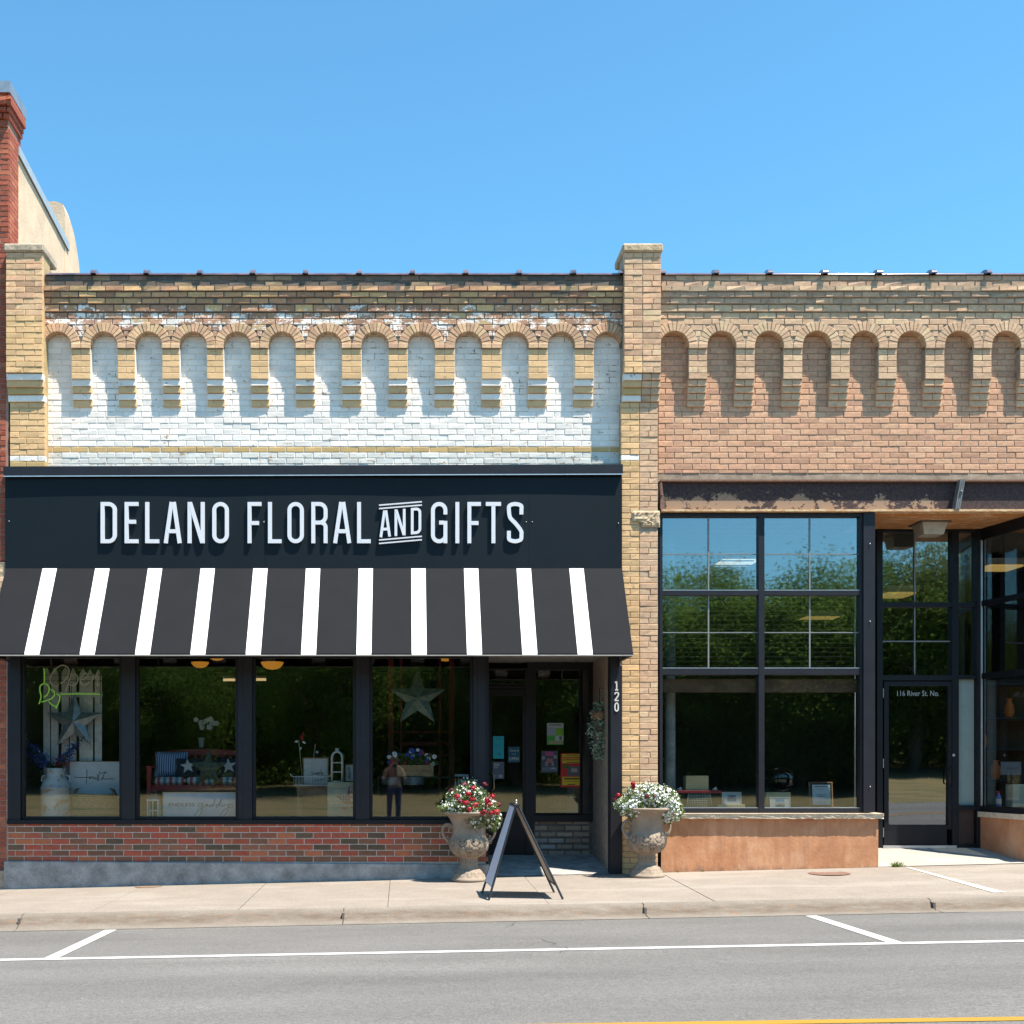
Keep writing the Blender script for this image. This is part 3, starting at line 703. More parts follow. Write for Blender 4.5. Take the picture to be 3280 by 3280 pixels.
# sign board and its cap are one sign; awning is another thing
sign = thing('shop_sign', 'long black sign board with raised white capitals above the striped awning', 'sign', (0, 0, 0))
m, t = newmat('navy_black_panel', 0.5, spec=0.22); p = t.pos()
t.col(t.ramp(t.noise(p, 1.3, 4, .6), [(.3, (0.0045, 0.0085, 0.012)), (.7, (0.0065, 0.011, 0.016))])); t.bump(t.noise(p, 3, 2, .5), .1, .01); M_panel = m
sx0, sx1 = PX(21), PX(1990); nx = 60; vs = []
for i in range(nx + 1):
    x = lerp(sx0, sx1, i / nx); u = (x - sx0)
    bul = -.006 * abs(math.sin(u / 2.62 * math.pi)) 
    for z_ in (Z(1823), Z(1680), Z(1533)): vs.append((x, -.055 + (bul if z_ != Z(1533) else bul), z_))
mb = MB(); mb.add(vs, [(i * 3 + j, (i + 1) * 3 + j, (i + 1) * 3 + j + 1, i * 3 + j + 1) for i in range(nx) for j in range(2)])
mb.box(sx0, sx1, -.045, YW, Z(1822), Z(1500)); mb.build('board', M_panel, sign)
mb = MB(); mb.add([(sx0 - .005, -.115, Z(1531)), (sx1, -.115, Z(1524)), (sx1, -.115, Z(1494)), (sx0 - .005, -.115, Z(1501)), (sx0 - .005, YW, Z(1531)), (sx1, YW, Z(1524)), (sx1, YW, Z(1493)), (sx0 - .005, YW, Z(1500))],
                  [(0, 1, 2, 3), (3, 2, 6, 7), (1, 5, 6, 2), (4, 0, 3, 7), (4, 5, 1, 0)]); mb.build('cap_trim', M_frame2, sign)
mb = MB(); mb.add([(sx0 - .005, -.120, Z(1534)), (sx1, -.120, Z(1527)), (sx1, -.120, Z(1524)), (sx0 - .005, -.120, Z(1531)), (sx0 - .005, -.11, Z(1534)), (sx1, -.11, Z(1527)), (sx1, -.11, Z(1524)), (sx0 - .005, -.11, Z(1531))],
                  [(0, 1, 2, 3), (3, 2, 6, 7), (4, 5, 1, 0)]); mb.build('drip_edge', M_bright, sign)
M_letter = plain('white_sign_letters', (0.66, 0.67, 0.71), 0.5, var=0.02, bump=0)
H = (1744 - 1613) / PPM; s_ = .049
def letter(ch, W_, st=s_, H=H):
    h = st / 2; r = min(.1, W_ / 2 - h); rx = W_ / 2 - h; out = []
    if ch == 'D':
        k = r; out.append(('c', [(h, h)] + arcpts(W_ - h - k, h + k, k, -90, 0, 7) + arcpts(W_ - h - k, H - h - k, k, 0, 90, 7) + [(h, H - h)]))
    elif ch in 'EF':
        out += [('o', [(h, 0), (h, H)]), ('o', [(st * .9, H - h), (W_, H - h)]), ('o', [(st * .9, H * .52 if ch == 'E' else H * .49), (W_ * .82, H * .52 if ch == 'E' else H * .49)])]
        if ch == 'E': out.append(('o', [(st * .9, h), (W_, h)]))
    elif ch == 'L': out += [('o', [(h, 0), (h, H)]), ('o', [(st * .9, h), (W_, h)])]
    elif ch == 'T': out += [('o', [(W_ / 2, 0), (W_ / 2, H - st * .9)]), ('o', [(0, H - h), (W_, H - h)])]
    elif ch == 'I': out += [('o', [(h, 0), (h, H)])]
    elif ch == 'A': out += [('o', [(h, 0), (W_ * .44, H)]), ('o', [(W_ - h, 0), (W_ * .56, H)]), ('o', [(W_ * .22, H * .29), (W_ * .78, H * .29)])]
    elif ch == 'N': out += [('o', [(h, 0), (h, H)]), ('o', [(W_ - h, 0), (W_ - h, H)]), ('o', [(h * 1.2, H - h * .2), (W_ - h * 1.2, h * .2)])]
    elif ch == 'O': out.append(('c', arcpts(W_ / 2, h + rx, rx, 180, 360, 14) + arcpts(W_ / 2, H - h - rx, rx, 0, 180, 14)))
    elif ch == 'R':
        k = .08; zb = H * .50
        out += [('o', [(h, 0), (h, H)]), ('o', [(st * .9, H - h)] + arcpts(W_ - h - k, H - h - k, k, 90, 0, 7) + arcpts(W_ - h - k, zb + k, k, 0, -90, 7) + [(st * .9, zb)]),
                ('o', arcpts(W_ - h - .06, zb - .06, .06, 80, 0, 6) + [(W_ - h, 0)])]
    elif ch == 'G':
        out += [('o', [(W_ - h, H * .70)] + arcpts(W_ / 2, H - h - rx, rx, 0, 180, 14) + arcpts(W_ / 2, h + rx, rx, 180, 350, 14)), ('o', [(W_ - h, 0), (W_ - h, H * .54)]), ('o', [(W_ * .5, H * .50), (W_ - st * .9, H * .50)])]
    elif ch == 'S':
        out.append(('o', smooth2([(W_ - h, H * .70), (W_ - h, H - h - rx), (W_ * .86, H - h * 1.9), (W_ / 2, H - h), (W_ * .16, H - h * 1.9), (h, H - h - rx), (W_ * .2, H * .62), (W_ * .55, H * .47), (W_ - h * 1.2, H * .30), (W_ - h, h + rx), (W_ * .84, h * 1.9), (W_ / 2, h), (W_ * .15, h * 1.9), (h, h + rx), (h, H * .30)], 6)))
    return out
def put_letter(ch, x, w, z0, st=s_, HH=H, skew=0.0):
    mb = MB()
    for k, (ty, pts) in enumerate(letter(ch, w, st, HH)):
        ribbon(mb, [(x + a, z0 + b + skew * a) for a, b in pts], st, -.096 - k * .0007, -.070 + k * .0007, closed=(ty == 'c'))
    mb.build('letter', M_letter, sign)
zb = Z(1744)
for ch, a, b in (('D', 328, 379), ('E', 404.5, 448), ('L', 470, 514), ('A', 529, 585.5), ('N', 605, 659), ('O', 683.6, 736), ('F', 796, 840), ('L', 861, 904), ('O', 923, 975), ('R', 999, 1050.5), ('A', 1068.5, 1126),
                 ('L', 1144.7, 1188), ('G', 1380, 1432), ('I', 1457.8, 1470), ('F', 1496, 1539), ('T', 1554.5, 1603), ('S', 1622, 1674)):
    put_letter(ch, PX(a), (b - a) / PPM, zb)
for ch, a, b, yb in (('A', 1216, 1252.5, 1725), ('N', 1264, 1299, 1721), ('D', 1316, 1349, 1716)): put_letter(ch, PX(a), (b - a) / PPM, Z(yb), .034, .335, .08)
for (ya, yb2) in ((1623, 1612), (1634, 1622.5), (1734, 1722), (1745, 1733)):
    mb = MB(); ribbon(mb, [(PX(1214.5), Z(ya)), (PX(1351), Z(yb2))], .016, -.096, -.07); mb.build('rule', M_letter, sign)
mb = MB()
for (a, b) in ((1684, 1675), (1703.5, 1675), (847, 1674.5), (34, 1673), (1978, 1679)): mb.ball((PX(a), -.064, Z(b)), .007, 6)
mb.build('screw', M_bright, sign)
for px_ in (853, 1694): MB().box(PX(px_) - .002, PX(px_) + .002, -.0635, -.055, Z(1821), Z(1535)).build('seam', M_frame, sign)

# awning
aw = thing('awning', 'black and white striped fabric awning sloping out over the storefront', 'awning', (0, 0, 0))
AT, AB_, AP = Z(1823), None, .80
zlow = EYE + (HY - 2092) / PPM * (D - AP) / D; axl, axr = PX(24), PX(1990)
def fabric(name, c, tr=0.0, rough=.85, var=.08):
    m, t = newmat(name, rough, spec=0.15); p = t.pos()
    cc = t.ramp(t.noise(p, 2.2, 5, .6), [(.3, mul(c, 1 - var)), (.7, mul(c, 1 + var))])
    wv = t.noise(t.scaled(p, (1, 1, 1)), 260, 2, .6); cc = t.mix(1.0, cc, t.ramp(wv, [(.3, .85), (.7, 1.12)]), 'MULTIPLY'); t.col(cc); t.bump(wv, .2, .002)
    return m
M_awb = fabric('charcoal_awning_fabric', (0.014, 0.0145, 0.0175)); M_aww = fabric('white_awning_fabric', (0.86, 0.86, 0.84), var=.02)
def aw_pt(x, v):
    """v: 0 top .. 1 bottom; shallow scribbled creases near the top"""
    y = lerp(-.06, -AP, v); z_ = lerp(AT, zlow, v)
    e = min(1, v * 12) * max(0, 1 - v * 2.6)
    w_ = mnoise.noise((x * 2.5 + v * 6, v * 5 - x * 1.2, 3.1)) + .6 * mnoise.noise((x * 6 + v * 15, v * 9 - x * 3, 8.0))
    sag = -.006 * math.sin(math.pi * v)
    return (x, y - .0075 * e * w_ + sag * .5, z_ - .004 * e * w_ + sag)
stripes = [PX(141 + 168.05 * k) for k in range(11)]; sw_ = 45.5 / PPM
edges = [axl]
for s0 in stripes: edges += [s0, s0 + sw_]
edges.append(axr); nv_ = 22
for k, (a, b) in enumerate(zip(edges, edges[1:])):
    mb = MB(); nx = 12 if k % 2 == 0 else 4
    vs = [aw_pt(lerp(a, b, i / nx), j / nv_) for i in range(nx + 1) for j in range(nv_ + 1)]
    mb.add(vs, [(i * (nv_ + 1) + j, i * (nv_ + 1) + j + 1, (i + 1) * (nv_ + 1) + j + 1, (i + 1) * (nv_ + 1) + j) for i in range(nx) for j in range(nv_)], 0, True)
    # rolled front hem
    for i in range(nx):
        xa, xb = lerp(a, b, i / nx), lerp(a, b, (i + 1) / nx); p0 = aw_pt(xa, 1); p1 = aw_pt(xb, 1)
        mb.quad(p0, p1, (xb, p1[1] - .004, p1[2] - .02), (xa, p0[1] - .004, p0[2] - .02))
    mb.build('dark_panel' if k % 2 == 0 else 'white_stripe', M_awb if k % 2 == 0 else M_aww, aw)
for xs_ in (axl, axr):
    mb = MB(); mb.add([(xs_, -.06, AT), (xs_, -AP, zlow), (xs_, -AP, zlow - .02), (xs_, -.06, zlow - .02)], [(0, 1, 2, 3)]); mb.build('side_panel', M_awb, aw)
M_under = plain('awning_frame', (0.22, 0.2, 0.18), 0.5, .6)
mb = MB(); mb.box(axl - .005, axr + .005, -AP - .008, -AP + .025, zlow - .034, zlow - .021); mb.build('front_bar', plain('pale_bar', (0.42, 0.38, 0.33), .5, .3), aw)
mb = MB()
for x in (axl + .01, axr - .035): mb.box(x, x + .025, -AP + .03, -.06, zlow - .045, zlow - .022); mb.box(x, x + .025, -.09, -.06, zlow - .1, AT - .05)
for k in range(6):
    x = lerp(axl + .3, axr - .3, k / 5.); mb.tube([(x, -.07, AT - .04), (x, -AP + .03, zlow - .01)], .012, 6)
mb.build('rib_frame', M_under, aw)

# ------------------------------------------------------------------ storefront of the left shop
YG = .075
FT, FB = 2107, 2616
wins = [(75, 380), (442, 753), (817, 1130), (1193, 1507)]
def frame_bars(mb, x0, x1, z0, z1, w, y0, y1):
    mb.box(x0 - w, x0, y0, y1, z0 - w, z1 + w); mb.box(x1, x1 + w, y0, y1, z0 - w, z1 + w)
    mb.box(x0 + .0004, x1 - .0004, y0, y1, z1, z1 + w); mb.box(x0 + .0004, x1 - .0004, y0, y1, z0 - w, z0)
def window(parent, x0, x1, z0, z1, w=.035, y=YG, gm_=None, fm=None, name='window', dep=.05):
    mb = MB(); frame_bars(mb, x0, x1, z0, z1, w, y - dep + .01, y + .03)
    o = mb.build(name, fm or M_frame, parent)
    MB().quad((x0 - .005, y, z0 - .005), (x1 + .005, y, z0 - .005), (x1 + .005, y, z1 + .005), (x0 - .005, y, z1 + .005)).build('pane', gm_ or M_glass1, o)
    return o
for (a, b) in wins: window(b1, PX(a), PX(b), Z(FB), Z(FT), .036)
for (a, b) in ((24, 65.5), (389.5, 432.5), (762.5, 807.5), (1139.5, 1183.5), (1516.5, 1557)):
    mb = MB(); m_ = lerp(a, b, .35); mb.box(PX(a), PX(m_) - .004, .004, .2, Z(2634), Z(2040)); mb.box(PX(m_) - .003, PX(b), .0, .2, Z(2634), Z(2040)); mb.build('mullion', M_frame2, b1)
mb = MB(); mb.box(PX(24), PX(1557), .0, .22, Z(2098.6), Z(1815)); mb.build('window_header', M_frame, b1)
mb = MB(); mb.box(PX(24), PX(1566), -.022, .2, Z(2640), Z(2626)); mb.build('window_sill', M_frame, b1)
# room behind
rx0, rx1 = PX(22), PX(1560); mb = MB()
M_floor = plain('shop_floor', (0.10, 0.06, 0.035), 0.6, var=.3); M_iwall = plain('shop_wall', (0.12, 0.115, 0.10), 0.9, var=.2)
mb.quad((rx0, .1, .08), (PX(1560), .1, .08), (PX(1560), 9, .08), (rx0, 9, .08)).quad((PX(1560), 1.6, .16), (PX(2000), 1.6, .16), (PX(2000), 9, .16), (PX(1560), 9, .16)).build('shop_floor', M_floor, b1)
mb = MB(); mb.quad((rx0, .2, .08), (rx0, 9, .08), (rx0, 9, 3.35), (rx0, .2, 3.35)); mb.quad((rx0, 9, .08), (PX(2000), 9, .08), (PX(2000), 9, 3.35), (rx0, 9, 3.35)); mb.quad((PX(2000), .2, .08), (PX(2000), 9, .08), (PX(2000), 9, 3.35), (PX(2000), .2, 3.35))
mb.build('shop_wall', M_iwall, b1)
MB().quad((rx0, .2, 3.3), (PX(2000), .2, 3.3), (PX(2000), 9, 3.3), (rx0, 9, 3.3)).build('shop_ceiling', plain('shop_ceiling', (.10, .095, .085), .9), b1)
SH = .715
mb = MB(); mb.box(rx0 + .02, PX(1556), .12, 1.5, .1, SH); mb.build('window_ledge', plain('ledge_board', (.11, .085, .06), .8), b1)
# entrance alcove
AY = 1.35
axr_ = PX(1985); axl_ = PX(1566)
mb = MB(); n = 6
vs = [(x, y, gz(x, 0) * (1 - y / AY) * (y <= AY) + .006 + .185 * max(0, y) / AY + (.0 if y > 0 else 0)) for x in (axl_, lerp(axl_, axr_, .5), axr_ + .05) for y in (-.002, .3, .7, AY, AY + .3)]
mb.add(vs, [(i * 5 + j, (i + 1) * 5 + j, (i + 1) * 5 + j + 1, i * 5 + j + 1) for i in range(2) for j in range(4)]); mb.build('entry_ramp', M_conc, b1)
mb = MB(); mb.box(PX(1556), PX(1566) - .002, .0, AY + .1, -.1, Z(2050)); mb.build('alcove_side', M_frame, b1)
tn = MB(); tn.box(axl_ - .05, axr_, .0, AY + .2, 2.875, 2.93); tn.build('alcove_ceiling', plain('weathered_soffit', (.30, .28, .26), .9, var=.35, scale=9, bump=.6), b1)
MB().box(axl_ - .05, PX(1992), -.02, .12, 2.93, Z(1815)).build('alcove_header', M_frame, b1)
SB = Bricks(b1, 'alcove_brick')
# right side wall of the alcove: bricks seen at a grazing angle
mb = MB(); mb.box(PX(1952), PX(1986), .12, AY + .1, -.05, 2.87); mb.build('alcove_side', plain('pale_brick_side', (.33, .26, .21), .9, var=.3, scale=14, bump=.5), b1)
for i in range(6):
    zb_ = .175 + i * .087; 
    SB.row(PX(1712, AY), PX(1890, AY), zb_, zb_ + .078, AY + .02, .05, M_knee2, L=.235, off=.5 * (i % 2) + .2, g=.024)
SB.flush(100)
MB().box(PX(1700, AY), PX(1925, AY), AY + .035, AY + .15, .1, .70).build('mortar', M_mort_d, b1)
# back wall of the alcove: side window and door
def PXa(px): return PX(px, AY)
def PZa(py): return PZ(py, AY)
mb = MB(); mb.box(PXa(1700), PXa(1925), AY - .02, AY + .1, PZa(2632), PZa(2608)); mb.box(PXa(1890), PXa(1925), AY - .01, AY + .1, PZa(2608.2), PZa(2115)); mb.box(PXa(1690), PXa(1889), AY - .01, AY + .1, PZa(2140), PZa(2110)); mb.build('window_surround', M_frame, b1)
w_ = window(b1, PXa(1716), PXa(1857), PZa(2604), PZa(2146), .03, AY + .02)
window(b1, PXa(1866), PXa(1887), PZa(2604), PZa(2146), .022, AY + .02)
door = MB(); frame_bars(door, PXa(1575), PXa(1674), PZa(2600), PZa(2228), .085, AY - .01, AY + .03); door.box(PXa(1555), PXa(1695), AY - .008, AY + .03, PZa(2742), PZa(2621.5))
d_ = door.build('door', M_frame, b1)
MB().quad((PXa(1574), AY + .01, PZa(2602)), (PXa(1676), AY + .01, PZa(2602)), (PXa(1676), AY + .01, PZa(2226)), (PXa(1574), AY + .01, PZa(2226))).build('pane', M_glass1, d_)
mb = MB(); mb.tube([(PXa(1556), AY - .01, PZa(2477)), (PXa(1577), AY - .06, PZa(2478)), (PXa(1581), AY - .07, PZa(2484)), (PXa(1581), AY - .07, PZa(2525)), (PXa(1577), AY - .06, PZa(2531)), (PXa(1560), AY - .01, PZa(2533))], .011, 8)
mb.build('handle', plain('brass', (.5, .38, .24), .35, .8), d_)
mb = MB(); mb.box(PXa(1682), PXa(1710), AY - .03, AY + .05, .1, PZa(2140)); mb.build('door_post', M_frame, b1)
window(b1, PXa(1566), PXa(1683), PZa(2190), PZa(2146), .02, AY + .02, name='transom')
MB().box(PXa(1555), PXa(1684), AY - .005, AY + .05, PZa(2206), PZa(2197)).build('transom_bar', M_frame, b1)
# black post with the house number
post = MB(); post.box(PX(1955), PX(1991), -.04, .12, -.05, Z(2055)); post.box(PX(1952), PX(1955), -.03, .12, -.05, Z(2055)); po = post.build('corner_post', M_frame2, b1)
M_num = plain('silver_number', (.62, .6, .58), .45)
def numeral(pts_list, cx, cz, sc=1.0, w=.017):
    mb = MB()
    for k, pts in enumerate(pts_list): ribbon(mb, [(cx + a * sc, cz + b * sc) for a, b in pts], w, -.052 - k * .0006, -.0415)
    mb.build('number', M_num, po)
cxn = PX(1973)
numeral([[(0, -.055), (0, .055)], [(-.02, -.05), (.02, -.05)], [(-.022, .042), (0, .053)]], cxn, Z(2198))
numeral([smooth2([(-.022, .028), (-.018, .045), (0, .053), (.02, .044), (.022, .022), (.005, -.01), (-.022, -.048)]), [(-.025, -.05), (.025, -.05)]], cxn, Z(2232))
numeral([arcpts(0, .012, .038, 0, 180, 8, .021) + arcpts(0, -.015, .036, 180, 360, 8, .021) + [(.021, .012)]], cxn, Z(2265))
# hanging plant on a bracket
hp = thing('hanging_plant', 'trailing grey green ivy in a hanging basket beside the black post of the doorway', 'plant', (0, 0, 0))
M_ivy = plain('variegated_leaf', (.30, .38, .27), .7, var=.6, scale=18, bump=0); M_dleaf = plain('dark_leaf', (.035, .06, .03), .7, var=.4, scale=15, bump=0)
hx, hy = PX(1920, .45), .45; rr = random.Random(9); mb = MB(); md = MB()
for k in range(900):
    u = rr.random(); z_ = PZ(2245 + 185 * u, hy); w2 = .155 * (1 - abs(u - .5) * 1.5) + .03
    a = rr.uniform(0, 2 * math.pi); q = w2 * math.sqrt(rr.random())
    c = (min(hx + q * math.cos(a), PX(1950)), hy + q * math.sin(a), z_); d = (rr.uniform(-1, 1), rr.uniform(-1, .4), rr.uniform(-1, .5))
    (mb if rr.random() < .75 else md).leaf(c, d, (rr.uniform(-1, 1), rr.uniform(-1, 1), rr.uniform(-1, 1)), rr.uniform(.025, .05), .012)
mb.build('foliage', M_ivy, hp); md.build('foliage', M_dleaf, hp)
mb = MB(); mb.tube([(PX(1952), hy, PZ(2205, hy)), (hx, hy, PZ(2203, hy)), (hx, hy, PZ(2260, hy))], .006, 6); mb.build('bracket', M_frame, hp)
MB().lathe([(.02, -.07), (.09, -.05), (.12, .05), (.11, .05)], hx, hy, PZ(2290, hy), 16).build('basket', M_wood, hp)

# ------------------------------------------------------------------ right building (unpainted tan brick)
b2 = thing('brick_building', 'tan brick shop building with unpainted arcade, rusty steel beam and orange stucco base', 'building', (0, 0, 0))
B2 = Bricks(b2)
ex = PX(3950)
c2 = [PX(v) for v in (2161, 2312, 2464.5, 2617.5, 2769.5, 2920, 3073, 3224, 3376, 3528, 3680, 3832)]
ms2 = dict(top=M_tantop, lip=M_tan, bare=M_tantop, mix2=M_tan, mix=M_tan, arch=M_tan, pier=M_tan, corb=(M_tan, M_tan), wall=M_pink, split=True, bottom=1516, mort_bottom=1536)
arcade(b2, B2, b2, PX(2115), ex, c2, .182, ms2, [M_mort_t, M_mort_t, M_mort_t])
B2.row(PX(2113), ex, Z(1535), Z(1517), YW + .03, .05, M_pink, off=.3)
B1.flush(300); B2.flush(300)
coping(b2, [PX(v) for v in (2127 - 20, 2127, 2296.5, 2468, 2643.7, 2816.7, 2989, 3164.5, 3338, 3512, 3686, 3860)], mat=M_tile)
MB().box(PX(2115), ex, .35, 14, Z(1010), Z(990)).build('roof', M_roof, b2)
m, t = newmat('rusty_beam', 0.75); p = t.pos()
n1 = t.noise(t.scaled(p, (1, 1, 1.2)), 4.5, 9, .72)
sx_ = t.n('ShaderNodeSeparateXYZ'); t.l(p, sx_.inputs[0])
hz = t.ramp(t.math('DIVIDE', t.math('SUBTRACT', sx_.outputs[2], Z(1640)), .42), [(0.35, 0.0), (.95, .30)])
xr_ = t.ramp(t.math('DIVIDE', t.math('SUBTRACT', sx_.outputs[0], PX(2980)), 1.2), [(0.0, 0.0), (.3, .22)])
n2 = t.math('ADD', t.math('ADD', n1, hz), xr_)
c = t.mix(t.ramp(n2, [(.50, 0.), (.52, 1.)]), (.30, .20, .13), t.ramp(t.noise(p, 30, 4, .6), [(.35, (.018, .014, .020)), (.7, (.075, .04, .03))])); t.col(c); t.bump(n2, .4, .01); M_beam = m
beam = MB(); beam.box(PX(2117), ex, .06, .12, Z(1632), Z(1538)); bm_o = beam.build('steel_beam', M_beam, b2)
m, t = newmat('flaking_flange', .8); p = t.pos()
c = t.mix(t.ramp(t.noise(t.scaled(p, (1, 1, 3)), 14, 6, .7), [(.45, 0.), (.55, 1.)]), (.50, .26, .13), (.66, .48, .27)); t.col(c); M_flange = m
MB().box(PX(2117), ex, -.045, .118, Z(1640), Z(1633)).build('flange', M_flange, bm_o)
MB().box(PX(2117), ex, .0, .118, Z(1541), Z(1536)).build('flange', M_rust, bm_o)
mb = MB(); mb.add([(PX(2114), -.03, Z(1547)), (PX(2119), -.03, Z(1547)), (PX(2129), -.03, Z(1633)), (PX(2114), -.03, Z(1633)), (PX(2114), .06, Z(1547)), (PX(2119), .06, Z(1547)), (PX(2129), .06, Z(1633)), (PX(2114), .06, Z(1633))], [(0, 1, 2, 3), (1, 5, 6, 2), (4, 0, 3, 7)]); mb.ball((PX(2119), -.035, Z(1587)), .012, 6)
mb.build('end_plate', M_rust, b2)
mb = MB()
for k in range(3):
    o = k * .022; mb.add([(PX(3070) + o, -.06, Z(1538)), (PX(3070) + o + .018, -.06, Z(1538)), (PX(3053) + o + .018, -.06, Z(1634)), (PX(3053) + o, -.06, Z(1634)), (PX(3070) + o, .05, Z(1538)), (PX(3070) + o + .018, .05, Z(1538)), (PX(3053) + o + .018, .05, Z(1634)), (PX(3053) + o, .05, Z(1634))], [(0, 1, 2, 3), (1, 5, 6, 2), (4, 0, 3, 7), (4, 5, 1, 0)])
mb.ball((PX(3072), -.065, Z(1578)), .02, 6); mb.build('bracket_strip', plain('dull_zinc', (.14, .145, .15), .6, .2, var=.3), b2)
# left shop window: three rows, two columns
GX = [(2124, 2433), (2451, 2758)]; GY = [(1653, 1890), (1905, 2140), (2160, 2589)]
wf = MB(); Yf = .03
wf.box(PX(2115), PX(2124), Yf, .16, Z(2602), Z(1641)); wf.box(PX(2433), PX(2451), Yf, .16, Z(2602), Z(1641)); wf.box(PX(2758), PX(2766), Yf, .16, Z(2602), Z(1641))
for (a, b) in ((1653, 1641), (1905, 1890), (2160, 2140), (2602, 2589)):
    for (g0, g1) in GX: wf.box(PX(g0) + .0005, PX(g1) - .0005, Yf + .004, .15, Z(a), Z(b))
wo = wf.build('window', M_frame2, b2)
for gx0, gx1 in GX:
    for gy0, gy1 in GY:
        MB().quad((PX(gx0) - .01, .09, Z(gy1) - .01), (PX(gx1) + .01, .09, Z(gy1) - .01), (PX(gx1) + .01, .09, Z(gy0) + .01), (PX(gx0) - .01, .09, Z(gy0) + .01)).build('pane', M_glass3 if gy1 > 2500 else M_glass2, wo)
        mb = MB(); mb.box(PX(gx0) + .001, PX(gx1) - .001, Yf + .012, .06, Z(gy1), Z(gy1 - 2.2)); mb.build('glazing_bead', M_bright, wo)
    for gy0, gy1 in GY[:2]:
        xm = PX((gx0 + gx1) / 2 - 4); zm = Z(gy0 + 119)
        MB().box(xm - .009, xm + .009, .078, .086, Z(gy1), Z(gy0)).build('muntin', plain('grey_muntin', (.20, .21, .21), .5) if 'grey_muntin' not in bpy.data.materials else bpy.data.materials['grey_muntin'], wo)
        for (xa, xb) in ((PX(gx0), xm - .0095), (xm + .0095, PX(gx1))): MB().box(xa, xb, .078, .085, zm - .006, zm + .006).build('muntin', bpy.data.materials['grey_muntin'], wo)
MB().box(PX(2766) + .001, PX(2803), .0, .25, Z(2602), Z(1641)).build('corner_post', M_frame2, b2)
mb = MB()
for y in (1742, 1991, 2520): mb.ball((PX(2786), -.01, Z(y)), .009, 6)
mb.build('screw', M_bright, b2)
# stone sill, stucco base
def rough_sill(x0, x1, zt, zb, y0, y1, name='stone_sill'):
    mb = MB(); nx = 90; rows_ = 5; vs = []
    for i in range(nx + 1):
        x = lerp(x0, x1, i / nx)
        for j in range(rows_ + 1):
            v = j / rows_; a = abs(mnoise.noise((x * 7 + v * 2.2, v * 1.8 - x * 3, 5.0)))
            vs.append((x, y0 + (.0 if j == 0 else .028 * a + .012 * v), lerp(zt, zb, v) + (.006 * mnoise.noise((x * 9, 0, 7)) if j == rows_ else 0)))
        vs.append((x, y1, zt + .001))
    n = rows_ + 2
    fs = [(i * n + j, (i + 1) * n + j, (i + 1) * n + j + 1, i * n + j + 1) for i in range(nx) for j in range(rows_)]
    fs += [(i * n, (i + 1) * n, (i + 1) * n + n - 1, i * n + n - 1) for i in range(nx)]
    mb.add(vs, fs); mb.box(x0, x1, y0 + .035, y1, zb + .006, zt - .001); return mb.build(name, M_lime, b2)
M_lime = plain('pale_limestone', (.60, .50, .37), .95, var=.18, scale=14, bump=.6, bscale=50)
rough_sill(PX(2116), PX(2824), Z(2605), Z(2622), -.085, .2)
m, t = newmat('orange_stucco', .93); p = t.pos()
c = t.ramp(t.noise(t.scaled(p, (1, 1, .8)), 2.6, 7, .68, .4), [(.28, (.40, .165, .075)), (.5, (.54, .26, .13)), (.72, (.62, .36, .22))])
c = t.mix(t.ramp(t.noise(t.scaled(p, (7, 1, 1.0)), 1.6, 4, .6), [(.42, 0.), (.70, .6)]), c, (.36, .16, .085))
zz_ = t.n('ShaderNodeSeparateXYZ'); t.l(p, zz_.inputs[0]); low = t.ramp(t.math('ADD', t.math('MULTIPLY', zz_.outputs[2], -2.2), t.noise(t.scaled(p, (4, 1, 2)), 3, 5, .7)), [(.14, 0.), (.40, .6)])
c = t.mix(low, c, (.16, .11, .08)); t.col(c); t.bump(t.noise(p, 22, 6, .65), .35, .012); M_stucco = m
mb = MB(); nx = 30; vs = []
for i in range(nx + 1):
    x = lerp(PX(2117), PX(2812), i / nx); w1 = .004 * mnoise.noise((x * 2, 1, 0)); vs += [(x, -.012 + w1, Z(2618)), (x, -.014 - w1, .4), (x, -.012 + w1, gz(x, 0) + .004), (x, .05, gz(x, 0) - .1)]
mb.add(vs, [(i * 4 + j, (i + 1) * 4 + j, (i + 1) * 4 + j + 1, i * 4 + j + 1) for i in range(nx) for j in range(3)])
xe = PX(2812); mb.quad((xe, -.012, Z(2618)), (xe, 1.0, Z(2618)), (xe, 1.0, 0), (xe, -.012, 0)); mb.build('stucco_base', M_stucco, b2)
# recess with the door
EY = 1.0
def PXe(px): return PX(px, EY)
def PZe(py): return PZ(py, EY)
m, t = newmat('rusty_soffit', .85); p = t.pos()
c = t.mix(t.ramp(t.noise(t.scaled(p, (1, 3, 1)), 5, 7, .7), [(.5, 0.), (.62, 1.)]), (.50, .22, .075), (.68, .45, .28)); t.col(c); M_soff = m
MB().box(PX(2803), ex, .119, EY + .25, 4.655, 4.72).build('soffit', M_soff, b2)
zf0, zf1 = Z(2768), PZe(2714)
mb = MB(); vs = []
for x in (PX(2812), 6.7, 7.6, 8.3):
    for y in (-.003, .33, .66, EY, EY + .3): vs.append((x, y, lerp(gz(x, 0) + .006, zf1, min(1, max(0, y / EY)))))
mb.add(vs, [(i * 5 + j, (i + 1) * 5 + j, (i + 1) * 5 + j + 1, i * 5 + j + 1) for i in range(3) for j in range(4)]); mb.build('entry_ramp', M_step, b2)
ef = MB()
ef.box(PXe(2806), PXe(2824), EY - .04, EY + .1, 0, 4.66)          # jamb
ef.box(PXe(3046), PXe(3067), EY - .04, EY + .1, 0, 4.66); ef.box(PXe(3123), PXe(3136), EY - .05, EY + .1, 0, 4.66)
